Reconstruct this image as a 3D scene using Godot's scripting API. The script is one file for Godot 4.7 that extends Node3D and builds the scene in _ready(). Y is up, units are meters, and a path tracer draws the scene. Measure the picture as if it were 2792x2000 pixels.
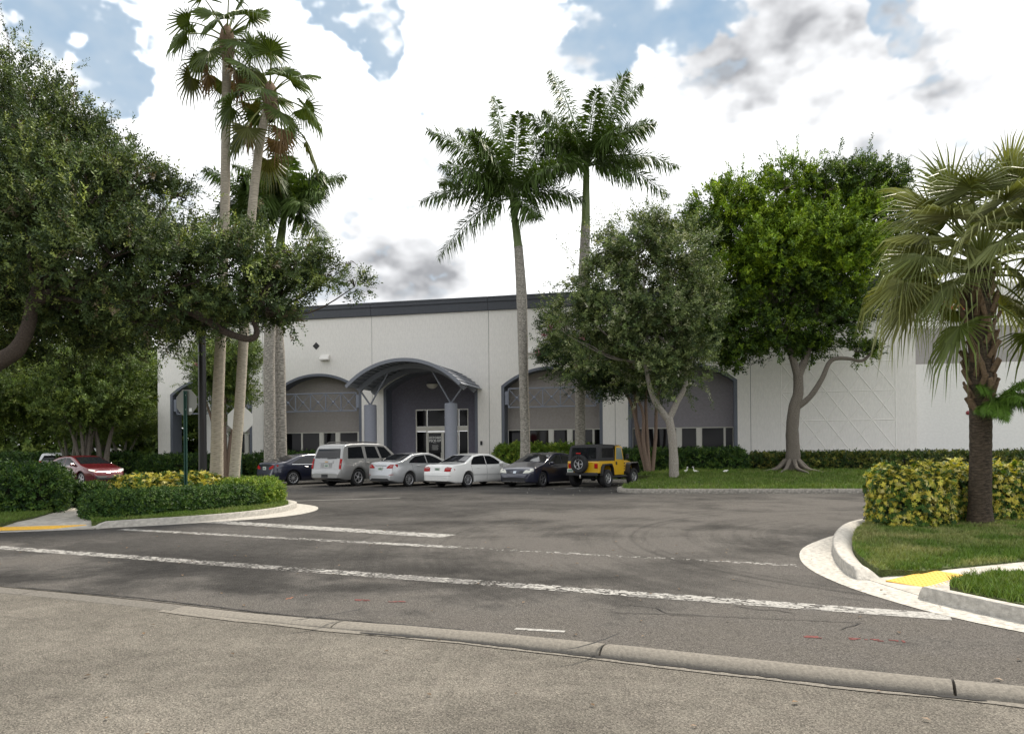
extends Node3D
# A white tilt-up office building behind a parking lot, seen across a driveway. Units are metres, y is up.

const BUILDING_AT := Vector3(-2.32, 0.0, -46.0)
const BUILDING_TURN := -0.22776
var rng := RandomNumberGenerator.new()
var noise := FastNoiseLite.new()
var M := {}
var used_names := {}


func _ready() -> void:
	rng.seed = 7
	noise.seed = 3
	noise.frequency = 1.0
	setup_camera()
	setup_sky()
	make_materials()
	build_ground()
	build_markings()
	build_building()
	build_lawns()
	build_hedges()
	build_cars()
	build_palms()
	build_trees()
	build_street_furniture()
	build_small_things()


func setup_camera() -> void:
	var cam := Camera3D.new()
	cam.name = "camera"
	add_child(cam)
	cam.position = Vector3(0, 1.62, 0)
	cam.rotation.z = -0.0076
	var near := 0.1
	cam.set_frustum(near * 2000.0 / 2100.0, Vector2(0.0, near * 224.0 / 2100.0), near, 900.0)
	cam.current = true


func setup_sky() -> void:
	var env := Environment.new()
	env.background_mode = Environment.BG_SKY
	env.tonemap_mode = Environment.TONE_MAPPER_LINEAR
	env.tonemap_exposure = 1.64
	env.sdfgi_enabled = true
	env.ssao_enabled = true
	env.ssil_enabled = true
	var sky := Sky.new()
	var pano := PanoramaSkyMaterial.new()
	pano.panorama = ImageTexture.create_from_image(cloud_image())
	sky.sky_material = pano
	env.sky = sky
	env.background_energy_multiplier = 1.0
	var we := WorldEnvironment.new()
	we.name = "environment"
	we.environment = env
	add_child(we)
	var sun := DirectionalLight3D.new()
	sun.name = "sun"
	add_child(sun)
	sun.look_at_from_position(Vector3(3.8, 10, -4.5), Vector3.ZERO)
	sun.light_energy = 1.1
	sun.light_angular_distance = 10.0
	sun.light_color = Color(1.0, 0.96, 0.9)
	sun.shadow_enabled = true


# Broken cumulus with grey bellies over a muted blue sky; the same field goes on all round.
func cloud_image() -> Image:
	var w := 3072
	var h := 1536
	var im := Image.create(w, h, false, Image.FORMAT_RGBF)
	var n1 := FastNoiseLite.new()
	n1.seed = 11
	n1.frequency = 1.0
	n1.fractal_octaves = 6
	n1.fractal_gain = 0.52
	var n2 := FastNoiseLite.new()
	n2.seed = 23
	n2.frequency = 1.0
	n2.fractal_octaves = 5
	n2.fractal_gain = 0.55
	# gaps of open sky: azimuth from straight ahead (to the right), elevation, half sizes, strength
	var gaps := [[-0.535, 0.50, 0.045, 0.075, 1.0], [-0.475, 0.42, 0.04, 0.06, 0.75], [-0.585, 0.56, 0.05, 0.08, 0.9], [-0.205, 0.51, 0.055, 0.035, 1.0], [-0.165, 0.475, 0.025, 0.03, 0.95], [-0.24, 0.55, 0.07, 0.04, 0.9],
		[0.175, 0.54, 0.095, 0.04, 1.0], [0.215, 0.50, 0.065, 0.03, 1.0], [0.12, 0.475, 0.05, 0.025, 0.75], [0.455, 0.475, 0.018, 0.03, 0.95], [0.475, 0.44, 0.018, 0.02, 0.85], [0.40, 0.53, 0.02, 0.02, 0.5], [-0.10, 0.40, 0.02, 0.04, 0.35], [0.52, 0.50, 0.05, 0.04, 0.35], [0.50, 0.42, 0.03, 0.03, 0.3]]
	var bellies := [[0.395, 0.435, 0.11, 0.075, 0.80], [0.53, 0.535, 0.085, 0.055, 1.15], [0.33, 0.40, 0.05, 0.035, 0.62], [0.46, 0.50, 0.06, 0.05, 0.7], [0.50, 0.42, 0.05, 0.05, 0.66], [-0.12, 0.225, 0.11, 0.035, 0.60], [-0.05, 0.16, 0.12, 0.035, 0.55], [0.14, 0.50, 0.05, 0.03, 0.2], [0.255, 0.475, 0.03, 0.025, 0.6], [-0.33, 0.46, 0.05, 0.03, 0.5]]
	for y in h:
		var el: float = (0.5 - (y + 0.5) / h) * PI
		var ce := cos(el)
		var se := sin(el)
		for x in w:
			if el < -0.02:
				im.set_pixel(x, y, Color(0.2, 0.2, 0.19))
				continue
			var az: float = wrapf((x + 0.5) / w * TAU, -PI, PI)   # column 0 is straight ahead (-z)
			var d := Vector3(sin(az) * ce, se, -cos(az) * ce)
			# flatten towards the horizon so that far clouds bunch up
			var q := d * Vector3(3.2, 5.5, 3.2)
			var a := n1.get_noise_3dv(q * 1.3)
			var b := n2.get_noise_3dv(q * 2.6 + Vector3(9, 2, 4))
			var open := 0.0
			var grey := 0.0
			if absf(az) < 0.75 and el < 0.75:
				for g in gaps:
					var u: float = (az - g[0]) / g[2]
					var v: float = (el - g[1]) / g[3]
					open = maxf(open, g[4] * (1.25 - 0.62 * (u * u + v * v)))
				for g in bellies:
					var u: float = (az - g[0]) / g[2]
					var v: float = (el - g[1]) / g[3]
					grey = maxf(grey, g[4] * exp(-0.55 * (u * u + v * v)))
				var fine := n1.get_noise_3dv(q * 9.0)
				open += 0.75 * a + 0.55 * b + 0.55 * fine - 0.30
				open = clampf(open * 4.6, 0.0, 1.0)
				open = open * open * (3.0 - 2.0 * open)
				open *= 1.0 - 0.75 * clampf((b + 0.5 * fine - 0.12) * 3.0, 0.0, 1.0)
				grey += 0.15 * fine * grey
			else:
				open = clampf((a * 1.4 + b * 0.5 - 0.30) * 4.0, 0.0, 1.0)
				grey = clampf((b + 0.1) * 1.2, 0.0, 0.7)
			if el < 0.2:
				open *= clampf(el / 0.2, 0.0, 1.0)
			grey = clampf(grey * (0.9 + 0.55 * b + 0.3 * a) + 0.95 * maxf(0.0, a + 0.12) + 0.3 * maxf(0.0, b), 0.0, 0.96)
			var cloud := Color(1.15, 1.16, 1.17).lerp(Color(0.22, 0.225, 0.24), grey)
			var air := Color(0.17, 0.27, 0.39).lerp(Color(0.40, 0.48, 0.56), clampf(1.0 - se * 1.7, 0.0, 1.0))
			var thin := clampf(0.5 + 0.9 * b, 0.0, 1.0)
			air = air.lerp(Color(0.46, 0.50, 0.53), thin * 0.6)
			im.set_pixel(x, y, cloud.lerp(air, open))
	return im


# ---------------------------------------------------------------- helpers

class MB:
	var v := PackedVector3Array()
	var n := PackedVector3Array()
	var uv := PackedVector2Array()
	var uv2 := PackedVector2Array()
	var c := PackedColorArray()
	var i := PackedInt32Array()

	func tri(a: Vector3, b: Vector3, d: Vector3) -> void:
		var nn := (d - a).cross(b - a).normalized()
		var s := v.size()
		v.append(a); v.append(b); v.append(d)
		n.append(nn); n.append(nn); n.append(nn)
		i.append(s); i.append(s + 1); i.append(s + 2)

	func quad(a: Vector3, b: Vector3, cc: Vector3, d: Vector3) -> void:
		tri(a, b, cc)
		tri(a, cc, d)

	# rows of points -> smooth surface
	func grid(rows: Array, close_u := false, close_v := false) -> void:
		var s := v.size()
		var nr := rows.size()
		var nc: int = rows[0].size()
		for r in nr:
			for k in nc:
				v.append(rows[r][k])
				n.append(Vector3.ZERO)
		var rr := nr if close_v else nr - 1
		var kk := nc if close_u else nc - 1
		for r in rr:
			for k in kk:
				var a := s + r * nc + k
				var b := s + r * nc + (k + 1) % nc
				var d := s + ((r + 1) % nr) * nc + k
				var e := s + ((r + 1) % nr) * nc + (k + 1) % nc
				_t(a, b, e)
				_t(a, e, d)
		for k in range(s, v.size()):
			var l := n[k].length()
			n[k] = n[k] / l if l > 1e-9 else Vector3.UP

	func _t(a: int, b: int, d: int) -> void:
		var cr := (v[d] - v[a]).cross(v[b] - v[a])
		if cr.length_squared() < 1e-14:
			return
		n[a] += cr; n[b] += cr; n[d] += cr
		i.append(a); i.append(b); i.append(d)

	func box(ctr: Vector3, size: Vector3, bas := Basis()) -> void:
		var h := size * 0.5
		var p := []
		for k in 8:
			p.append(ctr + bas * Vector3(h.x if k & 1 else -h.x, h.y if k & 2 else -h.y, h.z if k & 4 else -h.z))
		quad(p[4], p[6], p[7], p[5])
		quad(p[1], p[3], p[2], p[0])
		quad(p[0], p[2], p[6], p[4])
		quad(p[5], p[7], p[3], p[1])
		quad(p[2], p[3], p[7], p[6])
		quad(p[0], p[4], p[5], p[1])

	# box with chamfered edges
	func cbox(ctr: Vector3, size: Vector3, ch: float, bas := Basis()) -> void:
		var h := size * 0.5
		var rows := []
		for lv in [[-h.y, ch], [-h.y + ch, 0.0], [h.y - ch, 0.0], [h.y, ch]]:
			var ix: float = h.x - lv[1]
			var iz: float = h.z - lv[1]
			var y: float = lv[0]
			var k := ch * (0.9 if lv[1] == 0.0 else 0.4)
			rows.append([Vector3(-ix + k, y, -iz), Vector3(ix - k, y, -iz), Vector3(ix, y, -iz + k), Vector3(ix, y, iz - k), Vector3(ix - k, y, iz), Vector3(-ix + k, y, iz), Vector3(-ix, y, iz - k), Vector3(-ix, y, -iz + k)])
		for r in rows:
			for k in r.size():
				r[k] = ctr + bas * r[k]
		for r in 3:
			for k in 8:
				quad(rows[r][k], rows[r][(k + 1) % 8], rows[r + 1][(k + 1) % 8], rows[r + 1][k])
		for k in range(1, 7):
			tri(rows[3][0], rows[3][k], rows[3][k + 1])
			tri(rows[0][0], rows[0][k + 1], rows[0][k])

	func tube(path: Array, radii: Array, sides := 8, cap := true) -> void:
		var rows := []
		var up := Vector3(0.123, 0.2, 0.97)
		for k in path.size():
			var t: Vector3 = (path[mini(k + 1, path.size() - 1)] - path[maxi(k - 1, 0)])
			t = t.normalized() if t.length() > 1e-7 else Vector3.UP
			var x := up.cross(t)
			if x.length() < 0.05:
				x = Vector3(1, 0.1, 0).cross(t)
			x = x.normalized()
			var y := t.cross(x)
			up = y.cross(x) * -1.0 if false else x.cross(t) * -1.0
			up = t.cross(x)
			var row := []
			for s in sides:
				var a := TAU * s / sides
				row.append(path[k] + (x * cos(a) + y * sin(a)) * radii[k])
			rows.append(row)
		grid(rows, true)
		if cap:
			for e in [0, path.size() - 1]:
				for s in sides:
					tri(path[e], rows[e][s], rows[e][(s + 1) % sides])

	# profile of (radius, height) turned round an axis
	func lathe(prof: Array, ctr: Vector3, bas := Basis(), sides := 16) -> void:
		var rows := []
		for p in prof:
			var row := []
			for s in sides:
				var a := TAU * s / sides
				row.append(ctr + bas * Vector3(p.x * cos(a), p.y, p.x * sin(a)))
			rows.append(row)
		grid(rows, true)

	# 2-D polygon (x, y) pushed from z0 to z1
	func prism(poly: PackedVector2Array, z0: float, z1: float, xf := Transform3D()) -> void:
		var idx := Geometry2D.triangulate_polygon(poly)
		for k in range(0, idx.size(), 3):
			var a := poly[idx[k]]
			var b := poly[idx[k + 1]]
			var d := poly[idx[k + 2]]
			tri(xf * Vector3(a.x, a.y, z1), xf * Vector3(b.x, b.y, z1), xf * Vector3(d.x, d.y, z1))
			tri(xf * Vector3(a.x, a.y, z0), xf * Vector3(d.x, d.y, z0), xf * Vector3(b.x, b.y, z0))
		for k in poly.size():
			var a := poly[k]
			var b := poly[(k + 1) % poly.size()]
			quad(xf * Vector3(a.x, a.y, z0), xf * Vector3(b.x, b.y, z0), xf * Vector3(b.x, b.y, z1), xf * Vector3(a.x, a.y, z1))

	# flat polygon on the ground (x, z) at a height
	func sheet(poly: PackedVector2Array, y: float) -> void:
		var idx := Geometry2D.triangulate_polygon(poly)
		for k in range(0, idx.size(), 3):
			var a := poly[idx[k]]
			var b := poly[idx[k + 1]]
			var d := poly[idx[k + 2]]
			if (b - a).cross(d - a) < 0.0:
				var t := b
				b = d
				d = t
			tri(Vector3(a.x, y, a.y), Vector3(b.x, y, b.y), Vector3(d.x, y, d.y))

	func mesh() -> ArrayMesh:
		var arr := []
		arr.resize(Mesh.ARRAY_MAX)
		arr[Mesh.ARRAY_VERTEX] = v
		arr[Mesh.ARRAY_NORMAL] = n
		if uv.size() == v.size() and v.size() > 0:
			arr[Mesh.ARRAY_TEX_UV] = uv
		if uv2.size() == v.size() and v.size() > 0:
			arr[Mesh.ARRAY_TEX_UV2] = uv2
		if c.size() == v.size() and v.size() > 0:
			arr[Mesh.ARRAY_COLOR] = c
		arr[Mesh.ARRAY_INDEX] = i
		var m := ArrayMesh.new()
		m.add_surface_from_arrays(Mesh.PRIMITIVE_TRIANGLES, arr)
		return m


func numbered(called: String) -> String:
	if not used_names.has(called):
		used_names[called] = 0
		return called
	used_names[called] += 1
	return "%s_%03d" % [called, used_names[called]]


func thing(called: String, label: String, category: String, at := Vector3.ZERO, turn := 0.0, group := "") -> Node3D:
	var o := Node3D.new()
	o.name = numbered(called)
	add_child(o)
	o.position = at
	o.rotation.y = turn
	tag(o, label, category, group)
	return o


func tag(o: Node, label: String, category: String, group := "", kind := "") -> void:
	o.set_meta("label", label)
	if category:
		o.set_meta("category", category)
	if group:
		o.set_meta("group", group)
	if kind:
		o.set_meta("kind", kind)


func part(called: String, mb, m: Material, parent: Node) -> MeshInstance3D:
	var o := MeshInstance3D.new()
	o.name = called
	o.mesh = mb.mesh() if mb is MB else mb
	o.material_override = m
	parent.add_child(o, true)
	return o


func structure(called: String, mb: MB, m: Material, label := "") -> MeshInstance3D:
	var o := part(numbered(called), mb, m, self)
	o.set_meta("kind", "structure")
	if label:
		o.set_meta("label", label)
	return o


func lin(r: float, g: float, b: float) -> Color:
	return Color(r, g, b).linear_to_srgb()


func mat(r: float, g: float, b: float, rough := 0.8, metal := 0.0) -> StandardMaterial3D:
	var m := StandardMaterial3D.new()
	m.albedo_color = lin(r, g, b)
	m.roughness = rough
	m.metallic = metal
	return m


func noise_tex(size: int, freq: float, lo: Color, hi: Color, sd: int, octaves := 4, normal := false) -> NoiseTexture2D:
	var n := FastNoiseLite.new()
	n.seed = sd
	n.frequency = freq
	n.fractal_octaves = octaves
	n.fractal_gain = 0.6
	var t := NoiseTexture2D.new()
	t.width = size
	t.height = size
	t.seamless = true
	t.noise = n
	if normal:
		t.as_normal_map = true
		t.bump_strength = 6.0
	else:
		var g := Gradient.new()
		g.set_color(0, lo)
		g.set_color(1, hi)
		g.set_offset(0, 0.2)
		g.set_offset(1, 0.8)
		t.color_ramp = g
	return t


# a plain colour broken up by world-fixed grain
func grained(r: float, g: float, b: float, spread: float, scale: float, rough := 0.85, sd := 1, bump := 0.0) -> StandardMaterial3D:
	var m := mat(1, 1, 1, rough)
	m.albedo_color = Color.WHITE
	m.albedo_texture = noise_tex(512, 0.02, lin(r * (1 - spread), g * (1 - spread), b * (1 - spread)), lin(r * (1 + spread), g * (1 + spread), b * (1 + spread)), sd, 5)
	m.uv1_triplanar = true
	m.uv1_world_triplanar = true
	m.uv1_scale = Vector3.ONE * scale
	if bump > 0.0:
		m.heightmap_enabled = true
		m.heightmap_texture = noise_tex(512, 0.06, Color.BLACK, Color.WHITE, sd + 50, 4)
		m.heightmap_scale = bump
	return m


func leafy(r: float, g: float, b: float, through := 0.35, rough := 0.5) -> StandardMaterial3D:
	var m := mat(r, g, b, rough)
	m.vertex_color_use_as_albedo = true
	m.backlight_enabled = true
	m.backlight = Color(through, through * 1.0, through * 0.5)
	m.metallic_specular = 0.35
	m.cull_mode = BaseMaterial3D.CULL_DISABLED
	return m


func make_materials() -> void:
	M.stucco = grained(0.80, 0.775, 0.735, 0.05, 0.6, 0.9, 1, 0.18)
	M.stucco.uv1_scale = Vector3(0.8, 0.22, 0.8)
	M.stucco_white = grained(0.80, 0.785, 0.76, 0.04, 0.6, 0.9, 2, 0.35)
	M.taupe = grained(0.34, 0.312, 0.295, 0.07, 0.5, 0.9, 3, 0.3)
	M.band = grained(0.36, 0.34, 0.33, 0.05, 0.5, 0.9, 3, 0.3)
	M.mauve = grained(0.28, 0.262, 0.285, 0.08, 0.5, 0.9, 4, 0.3)
	M.slate = grained(0.150, 0.147, 0.185, 0.10, 0.5, 0.85, 5, 0.3)
	M.trim = grained(0.125, 0.138, 0.17, 0.06, 0.7, 0.6, 6)
	M.cornice = grained(0.075, 0.082, 0.098, 0.08, 0.4, 0.6, 7)
	M.steel = mat(0.19, 0.205, 0.24, 0.45)
	M.column = grained(0.26, 0.275, 0.325, 0.06, 0.8, 0.8, 8)
	M.frame = mat(0.66, 0.64, 0.58, 0.45)
	M.window = mat(0.006, 0.006, 0.007, 0.04)
	M.window.metallic_specular = 0.3
	M.joint = mat(0.10, 0.095, 0.09, 0.9)
	M.black = mat(0.008, 0.008, 0.009, 0.4)
	M.lamp_white = mat(0.72, 0.70, 0.66, 0.6)
	M.letter = mat(0.8, 0.8, 0.78, 0.6)
	M.concrete = grained(0.40, 0.375, 0.33, 0.22, 0.35, 0.92, 9, 0.5)
	M.kerb = grained(0.165, 0.15, 0.126, 0.26, 2.2, 0.92, 10, 0.3)
	M.truss = mat(0.225, 0.245, 0.30, 0.5)
	M.paint = grained(0.29, 0.282, 0.262, 0.35, 1.5, 0.8, 11)
	M.paint_film = grained(0.135, 0.13, 0.122, 0.3, 1.5, 0.9, 11)
	M.yellow_paint = grained(0.75, 0.42, 0.03, 0.15, 1.5, 0.7, 12)
	M.tactile = grained(0.66, 0.38, 0.055, 0.12, 2.0, 0.75, 13)
	M.crack = mat(0.018, 0.017, 0.016, 0.95)
	M.soil = grained(0.085, 0.055, 0.035, 0.5, 1.5, 0.98, 14, 1.5)
	M.lawn = grained(0.075, 0.10, 0.022, 0.45, 0.9, 0.95, 15, 2.0)
	M.bark = grained(0.20, 0.175, 0.145, 0.40, 1.6, 0.95, 16, 2.0)
	M.bark_pale = grained(0.33, 0.30, 0.26, 0.40, 1.8, 0.9, 17, 1.0)
	M.bark_red = grained(0.22, 0.155, 0.118, 0.35, 1.8, 0.85, 18, 0.6)
	M.bark_dark = grained(0.085, 0.065, 0.05, 0.40, 1.8, 0.95, 19, 2.0)
	M.leaf = leafy(1, 1, 1, 0.62)
	M.frond = leafy(1, 1, 1, 0.6, 0.42)
	M.wood = mat(0.05, 0.04, 0.03, 0.95)
	M.pale_glass = mat(0.20, 0.23, 0.21, 0.06)
	M.fern = leafy(1.0, 1.0, 0.9, 0.5)


# ---------------------------------------------------------------- ground

func poly(a: Array) -> PackedVector2Array:
	var p := PackedVector2Array()
	for k in range(0, a.size(), 2):
		p.append(Vector2(a[k], a[k + 1]))
	return p


func smooth(p: PackedVector2Array, times := 2, closed := false) -> PackedVector2Array:
	for t in times:
		var q := PackedVector2Array()
		var n := p.size()
		if not closed:
			q.append(p[0])
		for k in (n if closed else n - 1):
			var a := p[k]
			var b := p[(k + 1) % n]
			q.append(a.lerp(b, 0.25))
			q.append(a.lerp(b, 0.75))
		if not closed:
			q.append(p[n - 1])
		p = q
	return p


func bed_height(x: float, z: float) -> float:
	return 0.15 + 0.33 * clampf((-z - 28.5) / 9.0, 0.0, 1.0) * clampf((x - 3.5) / 4.0, 0.0, 1.0)


func flat_lawn(x: float, z: float) -> float:
	return 0.125 + 0.02 * noise.get_noise_2d(x * 0.6, z * 0.6)


# a polygon cut into cells that follow a height
func terrain(p: PackedVector2Array, height: Callable, cell: float) -> MB:
	var mb := MB.new()
	var lo := p[0]
	var hi := p[0]
	for q in p:
		lo = lo.min(q)
		hi = hi.max(q)
	var nx := ceili((hi.x - lo.x) / cell)
	var nz := ceili((hi.y - lo.y) / cell)
	for a in nx:
		for b in nz:
			var c0 := lo + Vector2(a, b) * cell
			var sq := PackedVector2Array([c0, c0 + Vector2(cell, 0), c0 + Vector2(cell, cell), c0 + Vector2(0, cell)])
			for piece in Geometry2D.intersect_polygons(p, sq):
				var idx := Geometry2D.triangulate_polygon(piece)
				for k in range(0, idx.size(), 3):
					var v := []
					for m in 3:
						var q: Vector2 = piece[idx[k + m]]
						v.append(Vector3(q.x, height.call(q.x, q.y), q.y))
					if (v[2] - v[0]).cross(v[1] - v[0]).y < 0:
						mb.tri(v[0], v[2], v[1])
					else:
						mb.tri(v[0], v[1], v[2])
	# skirt down into the ground all round
	var m0 := mb.v.size()
	for k in p.size():
		var a := p[k]
		var b := p[(k + 1) % p.size()]
		var n := maxi(1, int(a.distance_to(b) / cell))
		for t in n:
			var q := a.lerp(b, float(t) / n)
			var r := a.lerp(b, float(t + 1) / n)
			mb.quad(Vector3(q.x, height.call(q.x, q.y), q.y), Vector3(r.x, height.call(r.x, r.y), r.y), Vector3(r.x, -0.04, r.y), Vector3(q.x, -0.04, q.y))
	# one smooth skin: normals from the height itself
	for k in m0:
		var q := mb.v[k]
		var dx: float = height.call(q.x + 0.05, q.z) - height.call(q.x - 0.05, q.z)
		var dz: float = height.call(q.x, q.z + 0.05) - height.call(q.x, q.z - 0.05)
		mb.n[k] = Vector3(-dx, 0.1, -dz).normalized()
	return mb


# a profile of (side, height) drawn along a path on the ground; lift(t) scales its height
func sweep(path: PackedVector2Array, prof: Array, lift: Callable, base := 0.0) -> MB:
	var mb := MB.new()
	var rows := []
	var n := path.size()
	for k in n:
		var t := (path[mini(k + 1, n - 1)] - path[maxi(k - 1, 0)]).normalized()
		var side := Vector2(-t.y, t.x)
		var l: float = lift.call(float(k) / (n - 1))
		var row := []
		for q in prof:
			var p: Vector2 = path[k] + side * q.x
			row.append(Vector3(p.x, base + q.y * l, p.y))
		rows.append(row)
	mb.grid(rows)
	for e in [0, n - 1]:
		for k in range(1, prof.size() - 1):
			mb.tri(rows[e][0], rows[e][k], rows[e][k + 1])
	return mb


func asphalt(r: float, g: float, b: float, contrast: float, sd: int, bump: float) -> StandardMaterial3D:
	var n := FastNoiseLite.new()
	n.noise_type = FastNoiseLite.TYPE_CELLULAR
	n.cellular_return_type = FastNoiseLite.RETURN_CELL_VALUE
	n.cellular_jitter = 1.0
	n.seed = sd
	n.frequency = 0.17
	n.fractal_octaves = 2
	n.fractal_gain = 0.7
	var t := NoiseTexture2D.new()
	t.width = 768
	t.height = 768
	t.seamless = true
	t.noise = n
	var gr := Gradient.new()
	gr.offsets = PackedFloat32Array([0.0, 0.35, 0.7, 0.93, 1.0])
	gr.colors = PackedColorArray([lin(r * (1 - 0.75 * contrast), g * (1 - 0.75 * contrast), b * (1 - 0.75 * contrast)), lin(r * (1 - 0.3 * contrast), g * (1 - 0.3 * contrast), b * (1 - 0.3 * contrast)), lin(r * (1 + 0.2 * contrast), g * (1 + 0.2 * contrast), b * (1 + 0.2 * contrast)),
		lin(r * (1 + 0.8 * contrast), g * (1 + 0.8 * contrast), b * (1 + 0.8 * contrast)), lin(r * (1 + 1.8 * contrast), g * (1 + 1.75 * contrast), b * (1 + 1.6 * contrast))])
	t.color_ramp = gr
	var m := mat(1, 1, 1, 0.9)
	m.albedo_color = Color.WHITE
	m.albedo_texture = t
	m.uv1_triplanar = true
	m.uv1_world_triplanar = true
	m.uv1_scale = Vector3.ONE * 0.85
	m.uv1_triplanar_sharpness = 8.0
	m.heightmap_enabled = true
	m.heightmap_texture = noise_tex(512, 0.12, Color.BLACK, Color.WHITE, sd + 9, 3)
	m.heightmap_scale = bump
	m.metallic_specular = 0.3
	return m


# stains, dust, patches and the arcs that turning tyres leave, over a square of ground (multiplied onto the asphalt)
func wear_image(x0: float, z0: float, size: float, px: int, lot: bool) -> Image:
	var im := Image.create(px, px, false, Image.FORMAT_RGB8)
	var big := layer(px, 0.0035 * 1536.0 / px, 31, 4)
	var mid := layer(px, 0.014 * 1536.0 / px, 37, 5)
	var fine := layer(px, 0.09 * 1536.0 / px, 41, 3)
	var ring := PackedFloat32Array()
	for k in 3000:
		ring.append(noise.get_noise_2d(k * 0.043, 5.0) + 0.7 * noise.get_noise_2d(k * 0.13, 9.0))
	var out := PackedByteArray()
	out.resize(px * px * 3)
	for j in px:
		var z := z0 + size * (j + 0.5) / px
		for i in px:
			var x := x0 + size * (i + 0.5) / px
			var at := j * px + i
			var a := big[at] / 255.0 - 0.5
			var b := mid[at] / 255.0 - 0.5
			var c := fine[at] / 255.0 - 0.5
			var v := 0.58 + (0.46 if lot else 0.2) * a + (0.50 if lot else 0.25) * b + 0.24 * c
			var warm := 0.0
			if lot:
				# dusty arcs round the corner of the kerb
				var dx := x - 9.0
				var dz := z + 13.0
				var r := sqrt(dx * dx + dz * dz)
				var rg := ring[int(minf(r * 70.0, 2999.0))]
				var near: float = clampf((13.5 - r) / 4.0, 0.0, 1.0) * clampf((r - 3.2) / 1.5, 0.0, 1.0)
				v += near * (0.42 + 0.40 * rg) * clampf(0.75 + 2.0 * a + 1.2 * b, 0.0, 1.4)
				# pale grit swept to the street side
				var q := (z + 6.6 - 0.43 * x)
				var grit: float = clampf(1.0 + q / 2.6 + 2.2 * b + 1.2 * a, 0.0, 1.0)
				v += 0.42 * grit
				warm = 0.5 * grit + near * 0.4
				# rubbed-in oil along the stalls
				var band: float = clampf(1.0 - absf(q + 3.6 + 1.2 * a) / 1.6, 0.0, 1.0)
				v -= 0.24 * band * clampf(0.7 + 2.6 * b, 0.0, 1.0)
			v = clampf(v, 0.16, 1.0)
			out[at * 3] = int(255.0 * pow(v, 0.4545))
			out[at * 3 + 1] = int(255.0 * pow(v * (0.985 - 0.03 * warm), 0.4545))
			out[at * 3 + 2] = int(255.0 * pow(v * (0.965 - 0.075 * warm), 0.4545))
	im.set_data(px, px, false, Image.FORMAT_RGB8, out)
	return im


func layer(px: int, freq: float, sd: int, octaves: int) -> PackedByteArray:
	var n := FastNoiseLite.new()
	n.seed = sd
	n.frequency = freq
	n.fractal_octaves = octaves
	n.fractal_gain = 0.58
	var im := n.get_seamless_image(px, px)
	im.convert(Image.FORMAT_L8)
	return im.get_data()


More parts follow.
